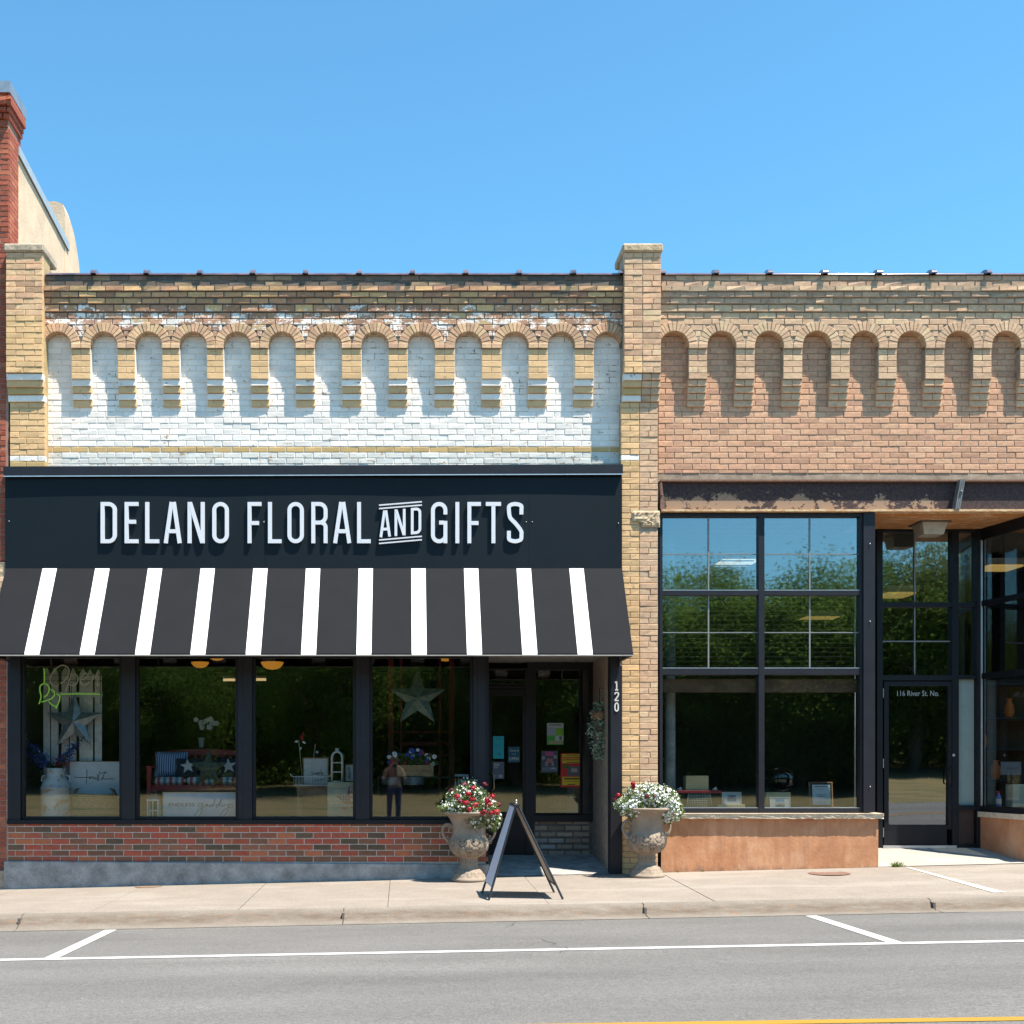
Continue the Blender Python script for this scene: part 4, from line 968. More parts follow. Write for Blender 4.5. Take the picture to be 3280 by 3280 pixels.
ef.box(PXe(2824) + .0005, PXe(3046) - .0005, EY - .035, EY + .1, PZe(1704), 4.66); ef.box(PXe(2824) + .0005, PXe(3046) - .0005, EY - .035, EY + .1, PZe(1945), PZe(1930)); ef.box(PXe(2824) + .0005, PXe(3046) - .0005, EY - .035, EY + .1, PZe(2180), PZe(2163))
for (a, b) in ((1704, 1690), (1945, 1930), (2176, 2163), (2594, 2579), (2716, 2704)): ef.box(PXe(3067) + .0005, PXe(3123) - .0005, EY - .035, EY + .1, PZe(a), PZe(b))
eo = ef.build('door_frame', M_frame, b2)
for (a, b, c_, d) in ((2824, 3046, 1930, 1704), (2824, 3046, 2163, 1945), (3067, 3123, 1930, 1704), (3067, 3123, 2163, 1945)):
    MB().quad((PXe(a), EY + .03, PZe(c_)), (PXe(b), EY + .03, PZe(c_)), (PXe(b), EY + .03, PZe(d)), (PXe(a), EY + .03, PZe(d))).build('pane', M_glass2, eo)
for (a, b) in ((1930, 1704), (2163, 1945)): MB().box(PXe(2931) - .009, PXe(2931) + .009, EY + .01, EY + .022, PZe(a), PZe(b)).build('muntin', bpy.data.materials['grey_muntin'], eo)
MB().box(PXe(2824) + .001, PXe(2930), EY + .012, EY + .024, PZe(2056), PZe(2052)).build('muntin', bpy.data.materials['grey_muntin'], eo)
MB().box(PXe(2932.5), PXe(3045), EY + .012, EY + .024, PZe(2056), PZe(2052)).build('muntin', bpy.data.materials['grey_muntin'], eo)
MB().box(PXe(3067), PXe(3122), EY + .02, EY + .05, PZe(2579), PZe(2176)).build('side_panel', plain('grey_green_board', (.27, .33, .30), .7, var=.06), b2)
MB().box(PXe(3067), PXe(3122), EY + .02, EY + .05, PZe(2704), PZe(2594)).build('kick_panel', plain('dark_brown_panel', (.05, .025, .02), .5), b2)
dm = MB(); frame_bars(dm, PXe(2844), PXe(3034), PZe(2642), PZe(2198), .062, EY - .03, EY + .02); dm.box(PXe(2829), PXe(3049) - .08, EY - .028, EY + .02, PZe(2706), PZe(2656.5))
do = dm.build('door', M_frame, b2)
MB().quad((PXe(2843), EY + .011, PZe(2643)), (PXe(3035), EY + .011, PZe(2643)), (PXe(3035), EY - .011, PZe(2197)), (PXe(2843), EY - .011, PZe(2197))).build('pane', M_glass2, do)
MB().box(PXe(2824), PXe(3058), EY - .06, EY + .03, PZe(2716), PZe(2707.5)).build('threshold', M_bright, do)
mb = MB(); mb.tube([(PXe(3045), EY - .03, PZe(2458)), (PXe(3036), EY - .08, PZe(2460)), (PXe(3033), EY - .09, PZe(2466)), (PXe(3033), EY - .09, PZe(2510)), (PXe(3045), EY - .03, PZe(2516))], .010, 8); mb.build('handle', M_frame2, do)
mb = MB(); mb.add([(PXe(3050) + .02 * math.cos(k * .63), EY - .045, PZe(2419) + .02 * math.sin(k * .63)) for k in range(10)], [tuple(range(10))]); mb.build('lock', M_bright, do)
mb = MB()
for y in (2221, 2445, 2666): mb.box(PXe(2824), PXe(2826.5), EY - .05, EY - .031, PZe(y + 15), PZe(y - 15))
mb.build('hinge', M_steel, do)
M_vinyl = plain('pale_vinyl', (.42, .46, .44), .7, bump=0)
text('116 River St. No.', .105, M_vinyl, do, ((PXe(2871) + PXe(3005)) / 2, EY - .014, PZe(2222)), width=PXe(3005) - PXe(2871))
# side glazing of the recess, splayed wall at the right
q0 = (PXe(3133), EY); q1 = (8.02, .06); q2 = (8.04, -.04)
def along(u): return (lerp(q0[0], q1[0], u), lerp(q0[1], q1[1], u))
def slab(name, mat, z0, z1, u0=0., u1=1., th=.06, off=0., parent=b2):
    a = along(u0); b = along(u1); mb = MB(); vs = []
    for (x, y) in ((a[0] + off, a[1]), (b[0] + off, b[1]), (b[0] + off + th, b[1]), (a[0] + off + th, a[1])): vs += [(x, y, z0), (x, y, z1)]
    mb.add(vs, [(0, 2, 3, 1), (2, 4, 5, 3), (4, 6, 7, 5), (6, 0, 1, 7), (1, 3, 5, 7), (0, 6, 4, 2)]); return mb.build(name, mat, parent)
zs0 = PZe(2611)
slab('stucco_base', M_stucco, -.1, zs0 - .02, off=.0, th=.3, u1=1.05); slab('stone_sill', M_lime, zs0 - .02, zs0 + .05, off=-.04, th=.35, u1=1.1)
sf = slab('side_window', M_frame, zs0 + .05, zs0 + .13)
for z_ in (PZe(2168), PZe(1936), 4.54): slab('transom_bar', M_frame, z_ - .03, z_ + (.04 if z_ < 4.5 else .12), th=.05, parent=b2)
slab('corner_mullion', M_frame, zs0 + .05, 4.66, -.02, .05); 
slab('glazing_bead', M_bright, zs0 + .13, 4.5, .055, .075, .02, -.005)
for (za, zc_) in ((zs0 + .13, PZe(2168) - .03), (PZe(2168) + .04, PZe(1936) - .03), (PZe(1936) + .04, 4.51)):
    a = along(.03); b = along(1); MB().quad((a[0] + .03, a[1], za), (b[0] + .03, b[1], za), (b[0] + .03, b[1], zc_), (a[0] + .03, a[1], zc_)).build('pane', M_glass1, sf)
# front glazing past the recess (mostly out of frame)
mb = MB(); frame_bars(mb, 8.16, 10.6, Z(2589), 4.55, .07, .03, .15); o = mb.build('window', M_frame2, b2); MB().quad((8.15, .09, Z(2590)), (10.61, .09, Z(2590)), (10.61, .09, 4.56), (8.15, .09, 4.56)).build('pane', M_glass2, o)
MB().box(8.06, ex, -.012, .3, -.1, Z(2618)).build('stucco_base', M_stucco, b2)
rough_sill(8.04, ex, Z(2605), Z(2622), -.085, .2)
# room behind the right shop
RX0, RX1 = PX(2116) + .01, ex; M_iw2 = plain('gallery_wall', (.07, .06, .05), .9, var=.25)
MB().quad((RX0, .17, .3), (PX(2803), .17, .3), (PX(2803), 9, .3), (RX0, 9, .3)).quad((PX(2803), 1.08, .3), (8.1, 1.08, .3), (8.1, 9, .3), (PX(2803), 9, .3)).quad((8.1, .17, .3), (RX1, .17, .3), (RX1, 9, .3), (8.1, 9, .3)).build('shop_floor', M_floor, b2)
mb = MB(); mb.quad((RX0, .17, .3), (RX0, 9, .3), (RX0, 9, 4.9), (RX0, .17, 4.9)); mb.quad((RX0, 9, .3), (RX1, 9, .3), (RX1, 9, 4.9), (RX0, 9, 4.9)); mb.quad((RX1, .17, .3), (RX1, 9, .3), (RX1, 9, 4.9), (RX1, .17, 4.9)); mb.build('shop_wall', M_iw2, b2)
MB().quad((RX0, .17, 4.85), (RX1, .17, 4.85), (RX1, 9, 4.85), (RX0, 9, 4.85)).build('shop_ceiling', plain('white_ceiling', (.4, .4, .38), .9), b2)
MB().box(RX0, PX(2803), .17, .75, .1, Z(2592)).build('window_ledge', plain('dark_ledge', (.10, .09, .08), .8), b2)
MB().box(RX0, PX(2790), .17, .26, Z(2215), Z(2172)).build('valance', plain('brown_valance', (.16, .08, .05), .8, var=.4, scale=5), b2)
# venetian blinds behind the two upper rows
M_slat = plain('taupe_slat', (.20, .19, .17), .6, var=.1)
for (gx0, gx1) in GX:
    bl = thing('venetian_blind', 'taupe venetian blind behind the upper panes at the ' + ('left' if gx0 < 2300 else 'right') + ' of the tan brick shop', 'window blind', (0, 0, 0))
    me = MB().add([(PX(gx0), 0, .012), (PX(gx1), 0, .012), (PX(gx1), .03, 0), (PX(gx0), .03, 0), (PX(gx0), 0, .009), (PX(gx1), 0, .009)], [(0, 1, 2, 3), (0, 1, 5, 4)]).mesh('slat', M_slat)
    for k in range(34):
        o = bpy.data.objects.new('slat', me); COL.objects.link(o); o.parent = bl; o.location = (0, .22, Z(2160) + k * .0595)
    mb = MB()
    for f in (.15, .85): mb.tube([(lerp(PX(gx0), PX(gx1), f), .23, Z(2165)), (lerp(PX(gx0), PX(gx1), f), .23, Z(1645))], .002, 4)
    mb.build('cord', M_slat, bl)
M_lampw = emis('ceiling_lamp_glow', (1.0, .68, .2), .17)
for i, (x, y, w_l, wh, zl_) in enumerate(((7.75, 7.0, .62, 0, 4.15), (7.9, 3.9, .5, 0, 4.15), (9.6, 4.0, .6, 0, 4.6), (5.43, 4.2, .62, 1, 4.72))):
    t_ = thing('ceiling_light', ['long yellow ceiling light seen through the right upper panes', 'yellow ceiling light seen above the shop door', 'yellow ceiling light seen through the side glazing at the far right', 'pale ceiling light seen through the left upper panes'][i], 'light', (x, y, zl_))
    MB().box(-w_l / 2, w_l / 2, -.3, .3, .02, .12).build('housing', M_wpaint, t_); MB().box(-w_l / 2 + .03, w_l / 2 - .03, -.27, .27, -.01, .018).build('diffuser', M_lampw if not wh else emis('pale_lamp_glow', (.9, .9, .8), .45), t_)
M_beige = plain('beige_plastic', (.42, .38, .31), .6)
t_ = thing('porch_light', 'square beige ceiling light under the rusty soffit above the door', 'light', (PX(2978, .55), .55, 4.655))
MB().add([(-.17, -.17, 0), (.17, -.17, 0), (.17, .17, 0), (-.17, .17, 0), (-.13, -.13, -.17), (.13, -.13, -.17), (.13, .13, -.17), (-.13, .13, -.17)], [(0, 1, 5, 4), (1, 2, 6, 5), (2, 3, 7, 6), (3, 0, 4, 7), (7, 6, 5, 4)]).build('lamp_shade', M_beige, t_)
MB().box(-.2, .2, -.2, .2, -.02, -.0005).build('base', plain('dark_base', (.12, .10, .08), .6), t_)

# ------------------------------------------------------------------ red brick building and stucco flank at the left
b0 = thing('brick_building', 'red brick building edge with a metal capped corner pier at the left of the photo', 'building', (0, 0, 0))
B0 = Bricks(b0)
xr0 = PX(28); xlo = -8.2
y = 410; i = 0
while y < 2790:
    nb = y + 16.7
    xe = xr0 if nb < 815 else PX(19.5)
    if not 1800 < y < 1925:
        if y < 1000 or y > 1000: B0.row(xlo, xe, Z(nb), Z(y), 0.0, .11, M_red, L=.21, off=.5 * (i % 2), vis=1.0)
    y = nb; i += 1
for (a, b, yf, xo) in ((300, 318, -.03, .02), (318, 334, -.10, .065), (334, 350, -.12, .07), (350, 367, -.08, .04), (367, 384, -.05, .025), (384, 410, -.02, .01)):
    B0.row(xlo, xr0 + xo, Z(b), Z(a), yf, .5 - yf, M_red, L=.21, off=.3 * (a % 2), vis=1)
B0.flush(300)
MB().box(xlo, xr0 - .006, .008, .36, -.4, Z(300)).build('mortar', M_mort_r, b0)
MB().box(xlo, xr0 + .035, -.06, .62, Z(303), Z(267)).build('metal_cap', plain('grey_flashing', (.30, .34, .38), .45, .5, var=.15), b0)
# side face of the corner pier, bricks one by one
mb = MB(); tone = []
y = 410; i = 0
while y < 1000:
    nb = y + 16.7; yy = .005 - .1 * (i % 2)
    while yy < .37:
        a, b = max(yy, .005), min(yy + .2, .37)
        if b - a > .02:
            n0 = len(mb.f); mb.box(xr0 - .004, xr0 + .008, a + .004, b - .004, Z(nb) + .004, Z(y) - .004); tn = (R.random(), R.random(), R.random()); tone += [tn] * (len(mb.f) - n0)
        yy += .2
    y = nb; i += 1
tag(mb.build('brickwork', M_red, b0, tone=tone), kind='stuff')
mb = MB(); vs = []
for i in range(7):
    for j in range(9): vs.append((lerp(xlo, PX(20), i / 6), -.03 - .03 * abs(mnoise.noise((i * 2.1, j * .9, 3))), Z(lerp(1925, 1803, j / 8))))
mb.add(vs, [(i * 9 + j, (i + 1) * 9 + j, (i + 1) * 9 + j + 1, i * 9 + j + 1) for i in range(6) for j in range(8)]); mb.build('stone_band', M_rough, b0)
MB().box(xlo, PX(17), -.04, .2, -.5, Z(2788)).build('stone_base', M_stone, b0)
M_cream = plain('cream_stucco', (.62, .465, .32), .95, var=.14, scale=3.5, bump=.5, bscale=30)
xs0 = xr0 - .01
mb = MB(); vs = []
ny, nz = 16, 14
for i in range(ny + 1):
    y_ = lerp(.37, 2.76, i / ny); zt = lerp(9.56, 9.30, i / ny) - .07
    for j in range(nz + 1): vs.append((xs0 + .012 * mnoise.noise((y_ * 1.3, j * .5, 0)), y_, lerp(5, zt, j / nz)))
mb.add(vs, [(i * (nz + 1) + j, (i + 1) * (nz + 1) + j, (i + 1) * (nz + 1) + j + 1, i * (nz + 1) + j + 1) for i in range(ny) for j in range(nz)], 0, True)
mb.quad((xlo, .45, 5), (xlo, .45, 9.4), (xs0, .45, 9.4), (xs0, .45, 5)); mb.build('stucco_flank', M_cream, b0)
mb = MB(); vs = []
for y_, zt in ((.37, 9.57), (2.76, 9.31)): vs += [(xs0 - .3, y_, zt), (xs0 + .03, y_, zt), (xs0 + .03, y_, zt - .12), (xs0 + .02, y_, zt - .12)]
mb.add(vs, [(i, i + 1, 5 + i, 4 + i) for i in range(3)] + [(0, 1, 2, 3), (4, 5, 6, 7)]); mb.build('coping', plain('blue_grey_flashing', (.42, .47, .5), .5, .3, var=.1), b0)
mb = MB(); y0, y1 = 2.6, 3.42; pr = [(xs0 - .55, 5), (xs0 - .55, 9.72), (xs0 - .5, 9.83), (xs0 - .4, 9.87), (xs0 - .12, 9.87), (xs0 - .03, 9.83), (xs0 + .005, 9.72), (xs0 + .01, 5)]
N_ = 8
for j in range(N_):
    ya, yb = lerp(y0, y1, j / N_), lerp(y0, y1, (j + 1) / N_); d0 = -.55 * (j / N_) ** 3; d1 = -.55 * ((j + 1) / N_) ** 3
    A = [(x, ya, z_ + (d0 if z_ > 6 else 0)) for x, z_ in pr]; Bv = [(x, yb, z_ + (d1 if z_ > 6 else 0)) for x, z_ in pr]
    mb.add(A + Bv, [(k, k + 1, 9 + k, 8 + k) for k in range(7)])
mb.add([(x, y0, z_) for x, z_ in pr], [tuple(range(8))]); mb.add([(x, y1, z_ - (.55 if z_ > 6 else 0)) for x, z_ in pr], [tuple(range(8))]); mb.build('chimney', M_cream, b0)
MB().box(xlo, xs0 - .02, .5, 14, 5, 8.9).build('roof', M_roof, b0)

# ------------------------------------------------------------------ trees across the street
M_bark = plain('bark', (.10, .075, .055), .95, var=.35, scale=8, bump=.6)
def leafmat(name, c1, c2):
    m, t = newmat(name, .8, spec=.12); p = t.pos()
    at = t.n('ShaderNodeAttribute', attribute_name='tone'); sp = t.n('ShaderNodeSeparateColor'); t.l(at.outputs['Color'], sp.inputs[0])
    c = t.mix(sp.outputs[0], c1, c2); t.col(c)
    tr = t.n('ShaderNodeBsdfTranslucent'); t.l(c, tr.inputs[0]); ms = t.n('ShaderNodeMixShader'); ms.inputs[0].default_value = .5
    out = t.t.nodes['Material Output']; t.l(t.b.outputs[0], ms.inputs[1]); t.l(tr.outputs[0], ms.inputs[2]); t.l(ms.outputs[0], out.inputs[0]); return m
M_leafA = leafmat('green_leaf', (.03, .07, .012), (.23, .36, .07)); M_leafB = leafmat('olive_leaf', (.04, .065, .015), (.27, .33, .08))
def make_tree(seed, h, w, lm, nclump=70, nleaf=85):
    rr = random.Random(seed); root = bpy.data.objects.new('tree', None); COL.objects.link(root)
    tb = MB(); tips = []
    def limb(p, d, L, r, lev):
        pts = [p]; q = Vector(p); dd = Vector(d); n = 5
        for i in range(n):
            dd = (dd + Vector((rr.uniform(-.16, .16), rr.uniform(-.16, .16), .05))).normalized(); q = q + dd * L / n; pts.append(tuple(q))
        tb.tube(pts, [r * (1 - .6 * i / n) for i in range(n + 1)], 7 if lev < 2 else 5)
        if lev < 2:
            for k in range(4 if lev else 6):
                a = rr.uniform(0, 2 * math.pi); base = pts[rr.randint(2, n)]
                limb(base, (math.cos(a), math.sin(a), rr.uniform(.3, 1.1)), L * rr.uniform(.45, .65), r * .45, lev + 1)
        else: tips.append(q)
    limb((0, 0, -.3), (0, 0, 1), h * .55, .03 * h, 0)
    lf = MB(); tone = []
    for c in range(nclump):
        if c < len(tips): cc = tips[c]
        else:
            a = rr.uniform(0, 6.283); u = rr.uniform(-1, 1); q = rr.random() ** .4
            cc = Vector((w * q * math.cos(a) * math.sqrt(1 - u * u), w * q * math.sin(a) * math.sqrt(1 - u * u), h * .54 + h * .44 * u * q))
        s = rr.uniform(.5, 1.15); bright = rr.random()
        for k in range(nleaf):
            v = Vector((rr.gauss(0, 1), rr.gauss(0, 1), rr.gauss(0, .75))) * s * .55
            n0 = len(lf.f); lf.leaf(cc + v, (rr.uniform(-1, 1), rr.uniform(-1, 1), rr.uniform(-.8, .5)), (rr.uniform(-1, 1), rr.uniform(-1, 1), 1), rr.uniform(.07, .13), .034)
            tone.append((min(1, max(0, .5 * bright + rr.uniform(0, .5))), 0, 0))
    tb.build('trunk', M_bark, root); lf.build('crown', lm, root, tone=tone); return root
protos = [make_tree(1, 8.2, 3.2, M_leafA, 200, 300), make_tree(2, 9.6, 3.4, M_leafB, 210, 300), make_tree(3, 7.4, 3.2, M_leafA, 180, 290), make_tree(5, 5.9, 3.0, M_leafB, 140, 280)]
rr = random.Random(21); k = 0
xs_t = [-34 + 4.9 * i for i in range(19)]
tspec = []
for i, x in enumerate(xs_t): tspec.append((x + rr.uniform(-1.2, 1.2), -34.5 + rr.uniform(-2, 1.5), [0, 2, 1, 3, 0, 2][i % 6], rr.uniform(.88, 1.08)))
for i in range(16): tspec.append((-36 + 6.2 * i + rr.uniform(-2, 2), -41 + rr.uniform(-2, 2), [1, 0][i % 2], rr.uniform(.95, 1.15)))
tspec = [t_ for t_ in tspec if not (8 < t_[0] < 27 and t_[1] > -38)]
tspec += [(9.0, -34, 2, 1.05), (11.4, -34.5, 0, 1.13), (13.2, -35.5, 3, 1.15), (14.9, -34, 2, 1.12), (16.6, -35, 2, 1.18), (19.3, -34.5, 0, 1.18), (21.6, -34, 1, 1.08), (24.4, -35, 1, 1.10), (27.2, -34, 0, 1.1)]
used = set()
for (x, y, pi_, sc) in tspec:
    o = protos[pi_] if pi_ not in used else copy_tree(protos[pi_]); used.add(pi_)
    sc *= 1.07; o.location = (x, y, .2); o.rotation_euler = (0, 0, rr.uniform(0, 6.28)); o.scale = (sc, sc, sc)
    tag(o, 'leafy green tree of the row across the street, mirrored in the shop windows', 'tree', 'trees across the street')
m, t = newmat('wooded_hillside', 1.0, spec=0); p = t.pos(); t.col(t.ramp(t.noise(p, .9, 6, .75), [(.35, (.010, .018, .006)), (.7, (.035, .06, .016))]))  # added mound behind the trees, blocks pale sky showing through their gaps
mb = MB(); nh = 60; vs = [(-110 + 4.2 * i, yy, zz + (1.6 * mnoise.noise((i * .35, k, 0)) if k else 0)) for i in range(nh + 1) for k, (yy, zz) in enumerate(((-46, -.2), (-47.5, 3.2), (-52, 6.0), (-75, 7.0)))]
mb.add(vs, [(i * 4 + j, (i + 1) * 4 + j, (i + 1) * 4 + j + 1, i * 4 + j + 1) for i in range(nh) for j in range(3)], 0, True); tag(mb.build('hillside', m), kind='structure')
# low brush closing the foot of the tree line
mb = MB(); tone = []
for k in range(150000):
    x = rr.uniform(-45, 62); y = -43.5 + rr.gauss(0, 1.6); z_ = .1 + (7.6 + 2.6 * mnoise.noise((x * .22, 0, 0)) + 1.6 * mnoise.noise((x * .9, 3, 0))) * rr.random() ** .9
    q = .5 + .9 * mnoise.noise((x * .7, y * .4, z_ * .7))
    mb.leaf((x, y, z_), (rr.uniform(-1, 1), rr.uniform(-1, 1), rr.uniform(-.3, 1)), (rr.uniform(-1, 1), rr.uniform(-1, 1), .6), rr.uniform(.17, .30), .09); tone.append((min(1, q * rr.uniform(.2, 1.0)), 0, 0))
for k in range(14000):
    x = rr.uniform(-45, 62); y = -37.0 + rr.gauss(0, .8); z_ = .2 + 1.7 * rr.random() * (.6 + .6 * mnoise.noise((x * .5, 0, 4)))
    mb.leaf((x, y, z_), (rr.uniform(-1, 1), rr.uniform(-1, 1), rr.uniform(-.3, 1)), (rr.uniform(-1, 1), rr.uniform(-1, 1), .6), rr.uniform(.12, .22), .05); tone.append((rr.random() * .5, 0, 0))
br = mb.build('undergrowth', leafmat('brush_leaf', (.04, .09, .015), (.38, .52, .11)), tone=tone); tag(br, 'dense green brush under the trees across the street', 'undergrowth', kind='stuff')

# ------------------------------------------------------------------ urns
M_cast = None
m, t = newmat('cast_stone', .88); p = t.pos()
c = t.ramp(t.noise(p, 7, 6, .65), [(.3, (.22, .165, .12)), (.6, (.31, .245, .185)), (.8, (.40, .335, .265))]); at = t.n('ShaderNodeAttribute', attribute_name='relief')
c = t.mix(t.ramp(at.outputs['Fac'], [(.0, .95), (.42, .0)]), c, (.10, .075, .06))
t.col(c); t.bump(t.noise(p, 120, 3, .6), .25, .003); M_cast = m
def relief(th, z):
    """acanthus leaves on the bowl: overlapping rounded lobes, returned 0..1 with dark outlines at 0"""
    out = .45; n = 9
    for row, (z0, hh, ph) in enumerate(((.285, .265, 0.), (.27, .17, .5))):
        u = (th / (2 * math.pi) * n + ph) % 1.0 - .5; v = (z - z0) / hh
        if v < 0 or v > 1: continue
        half = .10 + .26 * math.sin(min(1, v * 1.15) * math.pi) ** .7 if v < .8 else .28 * math.sqrt(max(0, 1 - ((v - .8) / .2) ** 2)) + .02
        half *= 1 + .18 * math.cos(v * 22)
        e = abs(u) / max(half, .01)
        if e < 1.15:
            if e > .88: out = 0.
            else:
                g = abs(math.sin(e * 7.0 + v * 5)); out = .55 + .4 * (1 - e) + .15 * g
                if e < .10: out = .25
    return out
def make_urn(name, label, loc, rz):
    u = thing(name, label, 'planter', loc, rz)
    prof = [(.20, 0), (.222, .004), (.224, .03), (.212, .042), (.205, .05), (.19, .085), (.165, .12), (.135, .150), (.122, .158), (.118, .17), (.108, .205), (.104, .215), (.112, .222), (.112, .240), (.104, .246), (.110, .252), (.112, .27), (.106, .278), (.110, .285), (.116, .295),
            (.15, .312), (.185, .335), (.212, .365), (.232, .40), (.241, .44), (.243, .47), (.238, .51), (.228, .54), (.216, .565), (.209, .59), (.207, .63), (.209, .67), (.218, .72), (.232, .76), (.252, .795), (.28, .82), (.315, .838), (.33, .845), (.332, .865), (.32, .875), (.295, .87), (.27, .84), (.25, .80), (.0, .78)]
    # resample finely on the bowl
    P2 = []
    for (r0, z0), (r1, z1) in zip(prof, prof[1:]):
        k = max(1, int(abs(z1 - z0) / .009)) if .28 < z0 < .56 else (2 if z0 < .16 and z0 > .04 else 1)
        for i in range(k): P2.append((lerp(r0, r1, i / k), lerp(z0, z1, i / k)))
    P2.append(prof[-1]); n = 144; rel = {}
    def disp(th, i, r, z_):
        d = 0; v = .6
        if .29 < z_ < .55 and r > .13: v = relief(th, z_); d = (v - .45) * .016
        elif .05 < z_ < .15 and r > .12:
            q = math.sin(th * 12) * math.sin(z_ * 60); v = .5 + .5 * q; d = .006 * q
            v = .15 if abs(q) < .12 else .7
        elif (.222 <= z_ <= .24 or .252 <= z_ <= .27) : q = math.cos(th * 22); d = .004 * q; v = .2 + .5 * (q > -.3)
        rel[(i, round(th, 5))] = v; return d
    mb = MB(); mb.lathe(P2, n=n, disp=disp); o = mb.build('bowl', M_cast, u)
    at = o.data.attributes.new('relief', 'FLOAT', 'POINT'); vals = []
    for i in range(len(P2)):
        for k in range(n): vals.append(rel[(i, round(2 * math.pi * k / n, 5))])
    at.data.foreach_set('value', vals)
    for s in (-1, 1):
        mb = MB()
        pts = [(.208, .66), (.225, .695), (.26, .71), (.30, .70), (.325, .66), (.33, .61), (.315, .56), (.285, .52), (.25, .495)]
        mb.tube([(s * a, 0, b) for a, b in smooth2(pts, 4)], .017, 8)
        for (cx, cz, r0, a0) in ((.238, .668, .022, 60), (.262, .548, .024, 200), (.272, .475, .022, 30)):
            sp = [(cx + r0 * (1 - k / 14) * math.cos(rad(a0 + k * 28)), cz + r0 * (1 - k / 14) * math.sin(rad(a0 + k * 28))) for k in range(12)]
            mb.tube([(s * a, 0, b) for a, b in sp], .010, 6)
        o = mb.build('handle', M_cast, u); at = o.data.attributes.new('relief', 'FLOAT', 'POINT'); at.data.foreach_set('value', [.6] * len(o.data.vertices))
    return u
U1 = (PX(1502, -.40), -.40); U2 = (PX(2071, -.36), -.36)
uz1 = gz(*U1); uz2 = gz(*U2)
make_urn('stone_urn', 'ornate cast stone urn with scroll handles in front of the red brick plinth', (U1[0], U1[1], uz1), .12)
make_urn('stone_urn', 'ornate cast stone urn with scroll handles at the foot of the yellow and tan pier', (U2[0], U2[1], uz2 - .01), .3)
